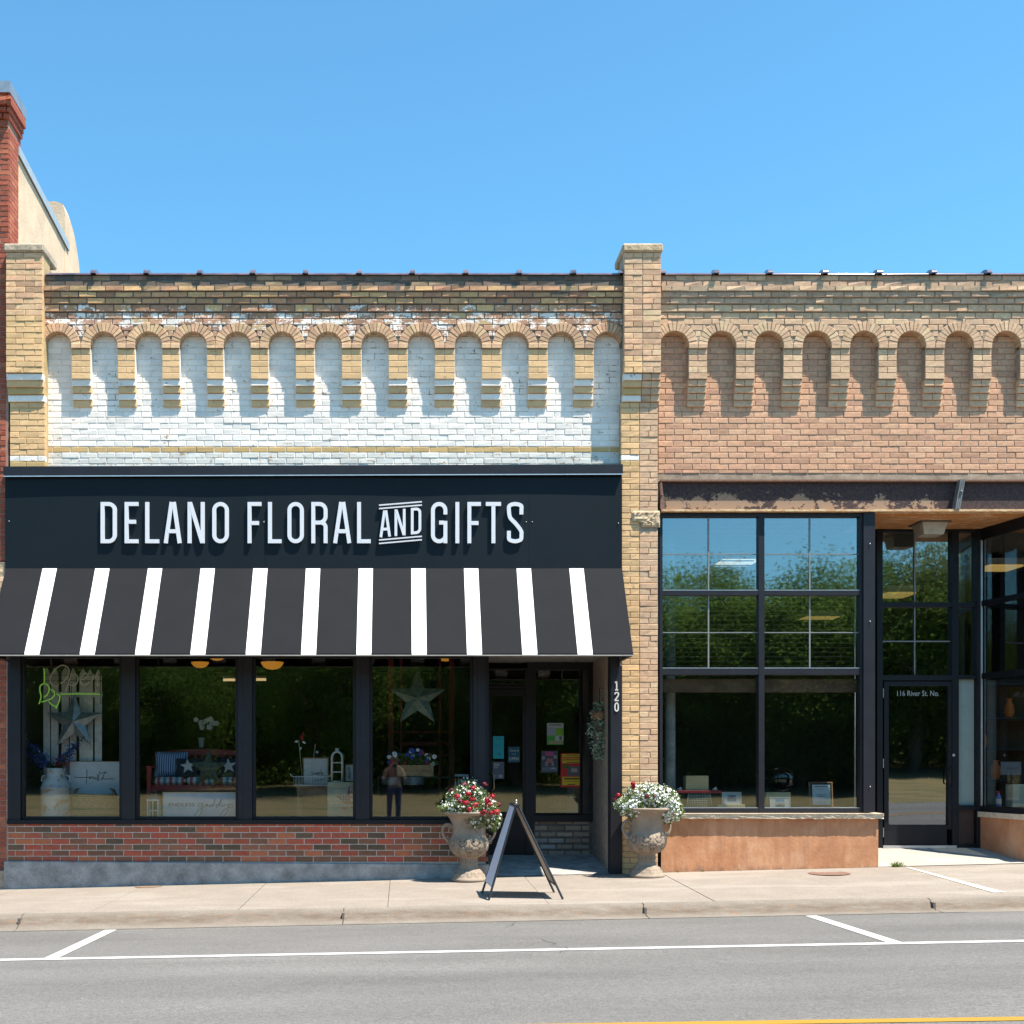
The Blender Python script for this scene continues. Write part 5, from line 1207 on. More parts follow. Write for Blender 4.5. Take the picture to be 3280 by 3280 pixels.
# ------------------------------------------------------------------ flowers
M_fl = leafmat('bright_leaf', (.07, .12, .02), (.24, .33, .10)); M_flg = leafmat('grey_green_leaf', (.12, .17, .09), (.38, .44, .30))
M_petalw = plain('white_petal', (.84, .84, .83), .6, var=.03, bump=0); M_petalr = plain('red_petal', (.38, .006, .02), .6, var=.3, scale=40, bump=0); M_petald = plain('dark_red_petal', (.16, .006, .02), .6, var=.3, scale=40, bump=0); M_eye = plain('dark_eye', (.28, .30, .10), .7)
def flowers(name, label, cx, cy, z0, lobes, reds, nwhite, nleaf, seed, back=0, nsmall=0):
    rr = random.Random(seed); T_ = thing(name, label, 'flowering plant', (cx, cy, z0))
    tot = sum(l[6] for l in lobes)
    def pick():
        q = rr.random() * tot
        for l in lobes:
            q -= l[6]
            if q <= 0: break
        while True:
            v = Vector((rr.gauss(0, 1), rr.gauss(0, 1), rr.gauss(0, 1))).normalized()
            if v.y < .35: break
        s = rr.random() ** .25
        return Vector((l[0] + l[3] * v.x * s, l[1] + l[4] * v.y * s, l[2] + l[5] * v.z * s)), v
    a, b = MB(), MB(); ta, tb_ = [], []
    for k in range(nleaf):
        p, v = pick(); d = v + Vector((rr.uniform(-1, 1), rr.uniform(-1, 1), rr.uniform(-.6, 1)))
        if rr.random() < .6: a.leaf(p, d, (rr.uniform(-1, 1), rr.uniform(-1, 1), rr.uniform(-1, 1)), rr.uniform(.02, .045), rr.uniform(.006, .012)); ta.append((rr.random(), 0, 0))
        else: b.leaf(p, d, (rr.uniform(-1, 1), rr.uniform(-1, 1), rr.uniform(-1, 1)), rr.uniform(.015, .032), .005); tb_.append((rr.random(), 0, 0))
    tag(a.build('foliage', M_fl, T_, tone=ta), kind='stuff'); tag(b.build('foliage', M_flg, T_, tone=tb_), kind='stuff')
    w = MB()
    def bloom(p, nrm, r, mi=0):
        nrm = Vector(nrm).normalized(); e1 = nrm.cross(Vector((.2, .1, 1))).normalized(); e2 = nrm.cross(e1); c0 = Vector(p); vs = [tuple(c0 - nrm * r * .25)]; n = 10
        off = rr.random()
        for k in range(n):
            q = r * (1.0 if k % 2 else .72); th = 2 * math.pi * (k + off) / n; vs.append(tuple(c0 + (e1 * math.cos(th) + e2 * math.sin(th)) * q + nrm * r * rr.uniform(-.1, .15)))
        w.add(vs, [(0, k + 1, (k + 1) % n + 1) for k in range(n)], mi)
        w.add([tuple(c0 + nrm * .001 + (e1 * math.cos(2 * math.pi * k / 5) + e2 * math.sin(2 * math.pi * k / 5)) * r * .2) for k in range(5)], [(0, 1, 2, 3, 4)], 1)
    for k in range(nwhite):
        p, v = pick(); p = Vector((p.x, p.y, p.z)) + v * .008
        bloom(p, v + Vector((rr.uniform(-.5, .5), -.6, rr.uniform(-.2, .5))), rr.uniform(.013, .0205))
    for k in range(nsmall):
        p, v = pick(); bloom(p + Vector((0, 0, rr.uniform(0, .05))), (rr.uniform(-1, 1), -1, rr.uniform(0, 1)), rr.uniform(.004, .008))
    tag(w.build('blossoms', [M_petalw, M_eye], T_), kind='stuff')
    for (x, y, z_, r, dark) in reds:
        mb = MB(); n = 46
        for k in range(n):
            v = Vector((rr.gauss(0, 1), rr.gauss(0, 1), rr.gauss(0, 1))).normalized(); c = Vector((x, y, z_)) + Vector((v.x, v.y, v.z * .85)) * r
            e1 = v.cross(Vector((.3, .2, 1))).normalized(); e2 = v.cross(e1); q = .0135; lift = v * rr.uniform(-.006, .008)
            mb.add([tuple(c + lift + (e1 * math.cos(th) + e2 * math.sin(th)) * q * rr.uniform(.75, 1.15)) for th in (0, 1.26, 2.5, 3.77, 5.0)], [(0, 1, 2, 3, 4)])
        mb.build('flower_head', M_petald if dark else M_petalr, T_)
    mb = MB()
    for k in range(14):
        th = rr.uniform(0, 6.28); mb.tube([(.05 * math.cos(th), .05 * math.sin(th), -.08), (.12 * math.cos(th), .12 * math.sin(th), .08), (.2 * math.cos(th), .15 * math.sin(th), .18)], .004, 4)
    mb.build('stem', M_fl, T_, tone=[(.5, 0, 0)] * len(mb.f))
    return T_
def rp(px, py, y, cx, z0): return (PX(px, U1[1] + y) - cx, y, PZ(py, U1[1] + y) - z0)
zt1 = uz1 + .87; cx1 = U1[0]
reds1 = [rp(a, b, c, cx1, zt1) + (r, d) for a, b, c, r, d in ((1464, 2551, -.28, .032, 0), (1500, 2542, -.24, .032, 0), (1515, 2525, -.15, .032, 0), (1511, 2559, -.27, .028, 0), (1475, 2567, -.3, .03, 1), (1492, 2571, -.31, .032, 0), (1522, 2578, -.30, .038, 0),
    (1565, 2576, -.26, .045, 0), (1560, 2563, -.24, .03, 0), (1575, 2551, -.15, .036, 0), (1548, 2602, -.30, .036, 0), (1573, 2602, -.27, .036, 0), (1590, 2601, -.24, .040, 0), (1595, 2578, -.1, .03, 1), (1447, 2533, -.05, .03, 1), (1553, 2513, .0, .034, 1), (1488, 2515, -.02, .04, 1), (1503, 2592, -.31, .026, 0))]
flowers('flowering_plant', 'full planting of red geraniums and white bacopa spilling from the urn nearer the striped awning', cx1, U1[1], zt1,
        [(-.02, 0, .16, .27, .22, .17, 5), (-.10, -.05, .05, .28, .22, .07, 3), (.19, -.10, .02, .17, .2, .16, 3), (.06, -.14, -.08, .14, .14, .15, 3), (.30, -.02, -.09, .10, .12, .16, 1.6), (-.24, -.02, .04, .12, .14, .06, 1.2), (.0, .02, .33, .12, .08, .06, .7)],
        reds1, 300, 5600, 3, nsmall=800)
zt2 = uz2 + .86; cx2 = U2[0]
reds2 = [rp(a, b, c, cx2, zt2) + (r, d) for a, b, c, r, d in ((2032, 2521, -.05, .028, 0), (2030, 2510, -.05, .022, 0), (1982, 2548, .0, .026, 0), (1973, 2561, .0, .026, 1), (2073, 2551, -.24, .022, 1), (2138, 2531, -.1, .02, 1), (2101, 2551, -.2, .022, 1))]
flowers('flowering_plant', 'mound of white bacopa blossoms with few red blooms filling the urn by the brick pier', cx2, U2[1], zt2,
        [(.0, 0, .13, .28, .24, .17, 6), (.15, -.05, .10, .25, .22, .17, 4), (-.18, -.08, .0, .2, .18, .13, 3), (.26, -.06, -.03, .18, .18, .16, 3.2), (-.26, -.02, .03, .15, .15, .1, 1.6)],
        reds2, 880, 6400, 5, nsmall=700)

# ------------------------------------------------------------------ A-frame sidewalk sign
af = thing('sandwich_board', 'black framed folding sidewalk sign standing open between the two stone urns', 'sign', (0, 0, 0))
yF, yB = -2.32, -1.72; top = ((PX(1664, -2.32), PZ(2580, -2.32)), (PX(1648, -1.72), PZ(2573, -1.72)))
fl = {('l', 0): (.935, yF), ('l', 1): (.90, yB), ('r', 0): (1.745, yF), ('r', 1): (1.725, yB)}
xt = 1.245; zt_ = 1.015
M_af = plain('black_powder_coat', (.022, .022, .026), .38); M_board = plain('lavender_white_board', (.66, .63, .70), .55, var=.05); M_board2 = plain('tan_board_back', (.5, .44, .37), .6, var=.08)
for sd, xo in (('l', -.012), ('r', .012)):
    mb = MB(); 
    for k, y in ((0, yF), (1, yB)):
        x0_ = fl[(sd, k)][0]; zz0 = gz(x0_, y); mb.tube([(xt + xo, y, zt_), (lerp(xt + xo, x0_, .5), y, lerp(zt_, zz0, .5)), (x0_, y, zz0)], .0125, 4, smooth=False)
    for u in (.02, .86):
        a = Vector((lerp(xt + xo, fl[(sd, 0)][0], u), yF, lerp(zt_, gz(fl[(sd, 0)][0], yF), u))); b = Vector((lerp(xt + xo, fl[(sd, 1)][0], u), yB, lerp(zt_, gz(fl[(sd, 1)][0], yB), u)))
        mb.tube([a, b], .011, 4, smooth=False)
    mb.build('frame', M_af, af)
    o = -.010 if sd == 'l' else .010; A_ = []
    for (k, y, u) in ((0, yF + .012, .02), (1, yB - .012, .02), (1, yB - .012, .86), (0, yF + .012, .86)):
        x0_ = fl[(sd, k)][0]; A_.append(Vector((lerp(xt + xo, x0_, u) + o, y, lerp(zt_, gz(x0_, y), u))))
    mb = MB(); nv2 = Vector((-o * .8, 0, 0)); mb.add([tuple(v) for v in A_] + [tuple(v + nv2) for v in A_], [(0, 1, 2, 3), (4, 5, 6, 7), (0, 1, 5, 4), (1, 2, 6, 5), (2, 3, 7, 6), (3, 0, 4, 7)], 0)
    pnl = mb.build('panel', M_board if sd == 'l' else M_board2, af)
    if sd == 'l':
        mb = MB(); e_y = (A_[1] - A_[0]).normalized(); e_d = (A_[3] - A_[0]).normalized(); n_ = e_y.cross(e_d); n_ = n_ if n_.x < 0 else -n_; rr = random.Random(8)
        for blk in ((.36, .08), (.47, .07), (.62, .09)):
            for wv in range(2):
                pts = []
                for k in range(16):
                    pts.append(A_[0] + e_y * (.12 + .022 * k) + e_d * (blk[0] + wv * .05 + .016 * math.sin(k * 1.9 + wv) + rr.uniform(-.01, .01)) + n_ * .003)
                mb.tube(pts, .0028, 4)
        mb.build('handwriting', M_ink, pnl)
    else:
        pass
mb = MB(); mb.tube([(xt, yF + .1, zt_ + .005), (xt, yF + .1, zt_ + .03)], .012, 8); mb.ball((xt, yF + .1, zt_ + .045), .017, 8); mb.build('top_knob', M_steel, af)
mb = MB()
for y in (yF - .004, yB + .004): mb.box(xt - .03, xt + .03, y - .006, y + .006, zt_ - .012, zt_ + .010)
mb.build('hinge', M_af, af)
mb = MB(); mb.tube([(lerp(xt, .93, .5), yF + .02, lerp(zt_, 0, .5)), (lerp(xt, 1.74, .5), yF + .02, lerp(zt_, 0, .5))], .003, 4)
# weed at the ramp joint
wd = MB(); rr = random.Random(2); xw, yw = PX(2872, -.03), -.03; tone = []
for k in range(60):
    a = rr.uniform(0, 6.28); wd.leaf((xw + rr.uniform(-.05, .05), yw + rr.uniform(-.03, .02), gz(xw, yw)), (math.cos(a), math.sin(a) * .6, rr.uniform(.3, 1.8)), (rr.random(), rr.random(), .2), rr.uniform(.04, .10), .006); tone.append((rr.random(), 0, 0))
tag(wd.build('weed', M_fl, tone=tone), 'small green weed growing in the joint before the right shop ramp', 'weed')
wd = MB(); tone = []
for k in range(26):
    a = rr.uniform(0, 6.28); xx = PX(rr.choice((2170, 2250, 2365)), -.02); wd.leaf((xx + rr.uniform(-.02, .02), -.03, gz(xx, -.03)), (math.cos(a), -abs(math.sin(a)) * .6, rr.uniform(.3, 1.2)), (rr.random(), rr.random(), .2), rr.uniform(.02, .04), .004); tone.append((rr.random(), 0, 0))
tag(wd.build('weeds', M_fl, tone=tone), 'tiny weeds along the foot of the orange stucco wall', 'weeds', kind='stuff')

# ------------------------------------------------------------------ things in the left shop windows
def at(px, py, y): return (PX(px, y), y, PZ(py, y))
def board(name, label, cat, x0, x1, y, z0, z1, face, edge=None, ew=.012, lean=0.0, parent=None):
    t_ = thing(name, label, cat, ((x0 + x1) / 2, y, z0)); t_.rotation_euler = (-lean, 0, 0); w = (x1 - x0) / 2; h = z1 - z0
    MB().box(-w + (ew if edge else 0), w - (ew if edge else 0), -.006, .012, (ew if edge else 0), h - (ew if edge else 0)).build('face_board', face, t_)
    if edge:
        mb = MB(); frame_bars(mb, -w + ew, w - ew, ew, h - ew, ew, -.014, .016); mb.build('frame', edge, t_)
    return t_
def star3d(name, label, px, py, y, R_, rot, mats, tilt=0, thick=.07, asx=1.0, cat='star ornament'):
    x, _, z_ = at(px, py, y); t_ = thing(name, label, cat, (x, y, z_)); pts = []
    for k in range(10):
        a = math.pi / 2 + rot + k * math.pi / 5; r_ = R_ if k % 2 == 0 else R_ * .40; pts.append((r_ * math.cos(a) * asx, 0, r_ * math.sin(a)))
    for k in range(10):
        mb = MB(); mb.tri((0, -thick, 0), pts[k], pts[(k + 1) % 10]); mb.build('facet', mats, t_)
    mb = MB(); mb.tube(pts, .004, 4, closed=True, smooth=False); mb.build('rim', mats, t_); return t_
M_galv = plain('galvanised_metal', (.30, .34, .36), .42, .75, var=.3, scale=9, bump=.2)
# first window
sg = thing('neon_sign', 'script Open sign of pale and green neon tubes hanging in the first window', 'sign', (0, 0, 0)); yn = .16
M_neonw = plain('unlit_neon_tube', (.85, .78, .62), .35); M_neong = emis('green_neon_tube', (.32, .72, .09), .13)
def n4(x, y): return at(x * .21739, 2080 + y * .21739, yn)
def neon(pts, mt, r=.0085, name='tube'):
    P = smooth2([(n4(a, b)[0], n4(a, b)[2]) for a, b in pts], 5); MB().tube([(a, yn, b) for a, b in P], r, 6).build(name, mt, sg)
neon([(890, 500), (960, 450), (1010, 370), (1010, 290), (960, 240), (890, 240), (810, 300), (750, 390), (740, 460), (770, 520), (820, 540), (870, 515)], M_neonw)
neon([(1055, 350), (1020, 460), (970, 620)], M_neonw); neon([(1035, 400), (1090, 370), (1140, 390), (1150, 450), (1120, 510), (1070, 530), (1015, 515)], M_neonw)
neon([(1200, 450), (1270, 420), (1295, 370), (1255, 352), (1205, 400), (1185, 460), (1210, 515), (1270, 520), (1320, 470)], M_neonw)
neon([(1385, 360), (1360, 440), (1330, 520)], M_neonw); neon([(1345, 480), (1410, 390), (1450, 395), (1440, 460), (1425, 515), (1450, 525), (1475, 500)], M_neonw)
neon([(650, 280), (655, 380), (653, 490)], M_neong); neon([(890, 660), (1180, 655), (1480, 660)], M_neong)
neon([(645, 710), (700, 660), (725, 590), (700, 525), (645, 505), (595, 540), (588, 610), (605, 700), (575, 805)], M_neong)
neon([(745, 590), (795, 620), (800, 680), (750, 730), (680, 755), (615, 775)], M_neong); neon([(830, 650), (880, 690), (870, 770), (835, 845)], M_neong); neon([(720, 770), (770, 820), (815, 840), (838, 875)], M_neong)
mb = MB()
for xx in (640, 1485): mb.tube([n4(xx, 100), n4(xx, 300)], .003, 4)
for yy in (380, 465, 655): mb.tube([n4(640, yy), n4(1500, yy)], .004, 4)
mb.tube([n4(1050, 500), n4(1050, 810)], .004, 4); mb.tube([n4(1478, 300), n4(1478, 815)], .004, 4); mb.build('support_wire', M_frame, sg)
pf = thing('picket_fence_panel', 'whitewashed picket fence panel leaning behind the green and white neon sign', 'fence panel', (0, 0, 0)); yf_ = .62
for (a, b, t0, b0) in ((139, 160, 2138, 2470), (163.5, 187, 2139, 2470), (197, 220, 2137, 2470), (224, 244, 2139, 2470), (254, 278, 2141, 2600), (279, 297.5, 2143, 2600), (303.5, 326, 2144, 2600)):
    x0_, x1_ = PX(a, yf_), PX(b, yf_); zt3 = PZ(t0, yf_); zb3 = .72
    mb = MB(); mb.prism([(x0_, zb3), (x1_, zb3), (x1_, zt3 - .085), (lerp(x0_, x1_, .72), zt3 - .03), ((x0_ + x1_) / 2, zt3), (lerp(x0_, x1_, .28), zt3 - .03), (x0_, zt3 - .085)], yf_, yf_ + .018); mb.build('picket', M_wwash, pf)
for yy in (2224, 2500): MB().box(PX(137, yf_), PX(327, yf_), yf_ + .019, yf_ + .04, PZ(yy + 9, yf_), PZ(yy - 8, yf_)).build('rail', M_wwash, pf)
star3d('barn_star', 'galvanised five pointed barn star hung on the whitewashed pickets in the first window', 238, 2312, .5, .385, .0, M_galv)
# milk can
mc = thing('milk_can', 'old rusty white milk can holding flowers in the first window', 'milk can', (PX(179, .42), .42, SH))
m, t = newmat('chipped_white_enamel', .5); p = t.pos()
c = t.mix(t.ramp(t.noise(p, 9, 7, .75), [(.52, 0.), (.62, .85)]), (.58, .62, .64), (.38, .2, .07)); t.col(c); M_enam = m
cn = lambda dy: dy / PPM * (D + .42) / D
rC = cn(47); Htot = PZ(2460, .42) - SH
MB().lathe([(rC, 0), (rC, Htot * .60), (rC * 1.03, Htot * .605), (rC * 1.03, Htot * .63), (rC, Htot * .635), (rC * .93, Htot * .70), (rC * .66, Htot * .82), (rC * .60, Htot * .88), (rC * .62, Htot * .95), (rC * .68, Htot), (rC * .62, Htot), (rC * .55, Htot * .9)], n=32).build('body', M_enam, mc)
for s in (-1, 1): MB().tube([(s * rC * .66, 0, Htot * .86), (s * rC * .92, 0, Htot * .85), (s * rC * .98, 0, Htot * .76), (s * rC * .85, 0, Htot * .74)], .012, 6).build('handle', M_enam, mc)
def spray(name, label, x, y, z_, stems, seed, mats, size=(.022, .04), n=60):
    rr = random.Random(seed); t_ = thing(name, label, 'flowers', (x, y, z_)); g_ = MB(); tone = []
    groups = {}
    for (dx, dy, dz, w_, mi, cnt) in stems:
        mb = groups.setdefault(mi, MB()); g_.tube([(0, 0, -.1), (dx * .5, dy * .5, dz * .6), (dx, dy, dz)], .003, 4)
        for k in range(cnt):
            u = rr.uniform(.35, 1.05); c = (dx * u + rr.gauss(0, w_), dy * u + rr.gauss(0, w_), dz * u + rr.gauss(0, w_))
            mb.leaf(c, (rr.uniform(-1, 1), rr.uniform(-1, 1), rr.uniform(-1, 1)), (rr.uniform(-1, 1), rr.uniform(-1, 1), rr.uniform(-1, 1)), rr.uniform(*size), size[0] * .45)
        for k in range(cnt // 3):
            u = rr.uniform(.1, 1.1); g_.leaf((dx * u, dy * u, dz * u), (rr.uniform(-1, 1), rr.uniform(-1, 1), rr.uniform(-1, 1)), (rr.uniform(-1, 1), 1, rr.uniform(-1, 1)), .06, .012)
    g_.build('foliage', M_dleaf, t_)
    for mi, mb in groups.items(): mb.build('petals', mats[mi], t_)
    return t_
M_blue = plain('blue_petal', (.025, .07, .42), .7, var=.3, scale=30, bump=0); M_pale = plain('pale_lilac_petal', (.35, .36, .55), .7, bump=0)
spray('flower_spray', 'artificial blue delphiniums with red blooms standing in the rusty milk can', PX(182, .42), .42, PZ(2462, .42), [(-.38, 0, .30, .035, 0, 150), (-.33, 0, .18, .04, 0, 150), (-.20, 0, .08, .04, 0, 90), (-.42, 0, .36, .03, 1, 30), (.23, 0, .30, .035, 0, 130), (.30, 0, .36, .03, 0, 50), (.06, 0, .14, .035, 2, 90), (.13, -.03, .08, .03, 2, 60), (.10, -.04, .14, .03, 0, 60)], 4, [M_blue, M_pale, M_petalr])
t_ = board('word_sign', 'white board with the handwritten word faith behind the wicker basket', 'sign', PX(222, .55), PX(392, .55), .55, PZ(2560, .55), PZ(2438, .55), plain('white_board', (.58, .61, .63), .7, var=.05), M_wood, .008)
def script(parent, strokes, y, r=.0035, name='lettering', mt=None):
    mb = MB()
    for st in strokes: mb.tube([(a, y, b) for a, b in smooth2(st, 5)], r, 5)
    mb.build(name, mt or M_ink, parent)
fx = lambda a, b: ((PX(a * .21739, .55) - t_.location.x), PZ(2250 + b * .21739, .55) - t_.location.z)
script(t_, [[fx(a, b) for a, b in q] for q in ([(1095, 1098), (1180, 1105), (1280, 1105), (1330, 1095)], [(1285, 990), (1282, 1090), (1270, 1210)], [(1360, 1095), (1320, 1110), (1325, 1130), (1370, 1095), (1375, 1130), (1400, 1100), (1410, 1135), (1440, 1095), (1440, 1060)],
    [(1475, 1010), (1450, 1100), (1440, 1155), (1470, 1110)], [(1555, 1010), (1520, 1090), (1490, 1150), (1520, 1105), (1530, 1130), (1600, 1125), (1685, 1130)], [(1480, 1045), (1540, 1035), (1585, 1040)], [(1420, 1060), (1425, 1055)])], -.010)
bk = thing('wicker_basket', 'brown wicker basket with two handles in front of the faith board', 'basket', (PX(303, .40), .40, SH)); M_wick = plain('wicker', (.26, .19, .11), .85, var=.4, scale=30, bump=.5)
mb = MB(); nb_ = 13; bh = PZ(2546, .4) - SH
for k in range(nb_):
    u = k / (nb_ - 1); rx_, ry_ = lerp(.235, .29, u), lerp(.13, .16, u)
    mb.tube([(rx_ * math.cos(a) * (1 + .012 * math.cos(a * 22 + k * math.pi)), ry_ * math.sin(a), bh * u) for a in [2 * math.pi * i / 44 for i in range(44)]], bh / nb_ * .56, 5, closed=True)
mb.build('weave', M_wick, bk)
for s in (-1, 1): MB().tube([(s * .27, -.06, bh), (s * .25, -.05, bh + .06), (s * .21, 0, bh + .08), (s * .25, .05, bh + .06), (s * .27, .06, bh)], .012, 6).build('handle', M_wood, bk)
# second window: bench, cushions
def n6(x, y, yy): return at(400 + x * .31056, 2080 + y * .31056, yy)
yb_ = .95; bn = thing('bench', 'red painted wooden bench with striped seat cushions in the second window', 'bench', (0, 0, 0))
bx0, bx1 = PX(484, yb_), PX(792, yb_); zs_ = PZ(2513, yb_)
MB().box(bx0, bx1, yb_ - .25, yb_ - .225, zs_ - .075, zs_).build('seat_rail', M_redp, bn); MB().box(bx0, bx1, yb_ - .224, yb_ + .25, zs_ - .03, zs_ - .001).build('seat', M_redp, bn)
for x in (bx0, bx1 - .06):
    MB().box(x, x + .055, yb_ - .28, yb_ - .226, SH, PZ(2460, yb_)).build('leg', M_redp, bn); MB().box(x, x + .055, yb_ + .25, yb_ + .30, SH, PZ(2408, yb_)).build('leg', M_redp, bn); MB().box(x - .005, x + .06, yb_ - .30, yb_ + .249, PZ(2460, yb_) + .0005, PZ(2453, yb_)).build('armrest', M_redp, bn)
pr = [(bx0, PZ(2418, yb_)), (bx0, PZ(2410, yb_))] + [(lerp(bx0, bx1, k / 12), PZ(2410 - 12 * math.sin(math.pi * k / 12), yb_)) for k in range(1, 12)] + [(bx1, PZ(2410, yb_)), (bx1, PZ(2420, yb_))]
MB().prism(pr, yb_ + .26, yb_ + .29).build('backrest', M_redp, bn)
for k in range(13): x = lerp(bx0 + .06, bx1 - .1, k / 12); MB().box(x, x + .04, yb_ + .265, yb_ + .285, zs_, PZ(2417, yb_)).build('slat', M_redp, bn)
def stripemat(name, cols, freq, axis=0):
    m, t = newmat(name, .9); s_2 = t.n('ShaderNodeSeparateXYZ'); t.l(t.n('ShaderNodeTexCoord').outputs['Object'], s_2.inputs[0])
    fr = t.math('FRACT', t.math('MULTIPLY', s_2.outputs[axis], freq)); n = len(cols)
    t.col(t.ramp(fr, [(i / n, c) for i, c in enumerate(cols)], 'CONSTANT')); return m
M_cush = stripemat('red_white_blue_stripe', [(.45, .08, .10), (.55, .58, .58), (.12, .25, .33), (.55, .58, .58)], 6.2); M_tick = stripemat('blue_ticking', [(.05, .12, .34), (.45, .55, .68)], 32)
for k, (a, b) in enumerate(((493, 594), (596, 700), (701, 786))):
    x0_, x1_ = PX(a, yb_ - .2), PX(b, yb_ - .2); t_ = thing('seat_cushion', ['left striped seat cushion on the red bench', 'middle striped seat cushion on the red bench under the metal star', 'right striped seat cushion on the red bench'][k], 'cushion', ((x0_ + x1_) / 2, yb_ - .02, zs_), group='striped cushions on the red bench')
    w = (x1_ - x0_) / 2; mb = MB(); mb.bbox(-w, w, -.22, .2, .0, .105, .035); mb.build('cushion_body', M_cush, t_); mb = MB(); mb.tube([(-w + .02, -.205, .06), (w - .02, -.205, .06)], .006, 5); mb.build('piping', M_wpaint, t_)
def pillow(label, px0, px1, py0, py1, y, mt, lean, starm=None, rot=0.0):
    x0_, x1_ = PX(px0, y), PX(px1, y); z0, z1 = PZ(py1, y), PZ(py0, y); t_ = thing('throw_pillow', label, 'pillow', ((x0_ + x1_) / 2, y, z0)); t_.rotation_euler = (-lean, rot, 0)
    w, h = (x1_ - x0_) / 2, (z1 - z0); mb = MB(); N_ = 10; vs = []
    for sgn in (-1, 1):
        for i in range(N_ + 1):
            for j in range(N_ + 1):
                u, v = 2 * i / N_ - 1, 2 * j / N_ - 1; th = .075 * ((1 - u ** 4) * (1 - v ** 4)) ** .6; pin = 1 - .07 * (1 - abs(u * v)) * (max(abs(u), abs(v))) ** 4
                vs.append((u * w * pin, sgn * th, h / 2 + v * h / 2 * pin))
    n = (N_ + 1) ** 2; fs = []
    for s2 in (0, 1):
        for i in range(N_):
            for j in range(N_): a = s2 * n + i * (N_ + 1) + j; fs.append((a, a + 1, a + N_ + 2, a + N_ + 1))
    mb.add(vs, fs, 0, True); mb.build('cover', mt, t_)
    if starm:
        R_ = h * .40; mb = MB(); ps = []
        for k in range(10):
            a = math.pi / 2 + .12 + k * math.pi / 5; r_ = R_ if k % 2 == 0 else R_ * .42; ps.append((r_ * math.cos(a), r_ * math.sin(a)))
        mb.add([(a, -.079 + .35 * (a * a + b * b), h * .5 + b) for a, b in ps] + [(0, -.081, h * .5)], [(k, (k + 1) % 10, 10) for k in range(10)]); mb.build('star_patch', starm, t_)
    return t_
M_creamc = plain('cream_cloth', (.55, .56, .54), .9)
pillow('blue and white ticking pillow at the left end of the red bench', 493, 600, 2405, 2487, .98, M_tick, .25)
pillow('navy throw pillow with a white star beside the ticking pillow', 560, 646, 2426, 2490, .80, M_navy, .3, M_creamc)
pillow('navy throw pillow with a white star at the right edge of the second window', 690, 776, 2424, 2490, .80, M_navy, .3, M_creamc)
star3d('metal_star', 'dull metal star propped against the pillows on the red bench', 668, 2462, .66, .26, .0, plain('aged_metal', (.14, .17, .16), .55, .6, var=.4, scale=12), asx=1.0)
orc = thing('orchid', 'white orchid in a pale pot above the red bench', 'plant', at(645, 2394, 1.9)); MB().lathe([(.035, 0), (.05, .13), (.055, .14)], n=14).build('pot', M_wpaint, orc)
mb = MB(); mb.tube([(0, 0, .1), (.01, 0, .25), (.03, 0, .38), (.12, 0, .43), (.2, 0, .40)], .004, 5); mb.build('stem', M_dleaf, orc); rr = random.Random(3); mb = MB()
for k in range(16):
    cx, cz = rr.uniform(-.08, .22), rr.uniform(.28, .42)
    for j in range(5): mb.leaf((cx, -.01 * k % .03, cz), (math.cos(j * 1.26), -.2, math.sin(j * 1.26)), (0, 1, .1), .045, .02)
mb.build('petals', M_petalw, orc)
ln = thing('lantern', 'small white lantern with a cross paned front at the corner of the second window', 'lantern', (PX(493, .38), .38, SH)); lw_, lh = .068, PZ(2560, .38) - SH
mb = MB()
for sx in (-1, 1):
    for sy in (-1, 1): mb.box(sx * lw_ - .009, sx * lw_ + .009, sy * lw_ - .009, sy * lw_ + .009, .018, lh - .02)
mb.box(-.082, .082, -.082, .082, 0, .017); mb.box(-.082, .082, -.082, .082, lh - .019, lh); mb.box(-.006, .006, -.075, -.065, .019, lh - .021); mb.box(-.055, .055, -.074, -.066, lh * .46, lh * .5); mb.build('frame', M_wpaint, ln)
MB().add([(-.08, -.08, lh), (.08, -.08, lh), (.08, .08, lh), (-.08, .08, lh), (-.03, -.03, lh + .07), (.03, -.03, lh + .07), (.03, .03, lh + .07), (-.03, .03, lh + .07)], [(0, 1, 5, 4), (1, 2, 6, 5), (2, 3, 7, 6), (3, 0, 4, 7), (4, 5, 6, 7)]).build('cap', M_galv, ln)
MB().tube([(-.03, 0, lh + .06), (-.025, 0, lh + .11), (.025, 0, lh + .11), (.03, 0, lh + .06)], .005, 6).build('handle', M_galv, ln)
t_ = board('word_sign', 'long white framed sign reading ENDLESS good days below the red bench', 'sign', PX(522, .33), PX(775, .33), .33, SH, PZ(2537, .33), plain('sky_white_board', (.55, .60, .68), .6, var=.12, scale=4), M_ply, .010)
gxx = lambda px, py: (PX(px, .33) - t_.location.x, PZ(py, .33) - t_.location.z)
text('ENDLESS', .062, M_ink, t_, (gxx(582, 2578)[0], -.009, gxx(582, 2578)[1]), width=PX(623, .33) - PX(541, .33))
def g6(a, b): return gxx(400 + a * .31056, 2080 + b * .31056)
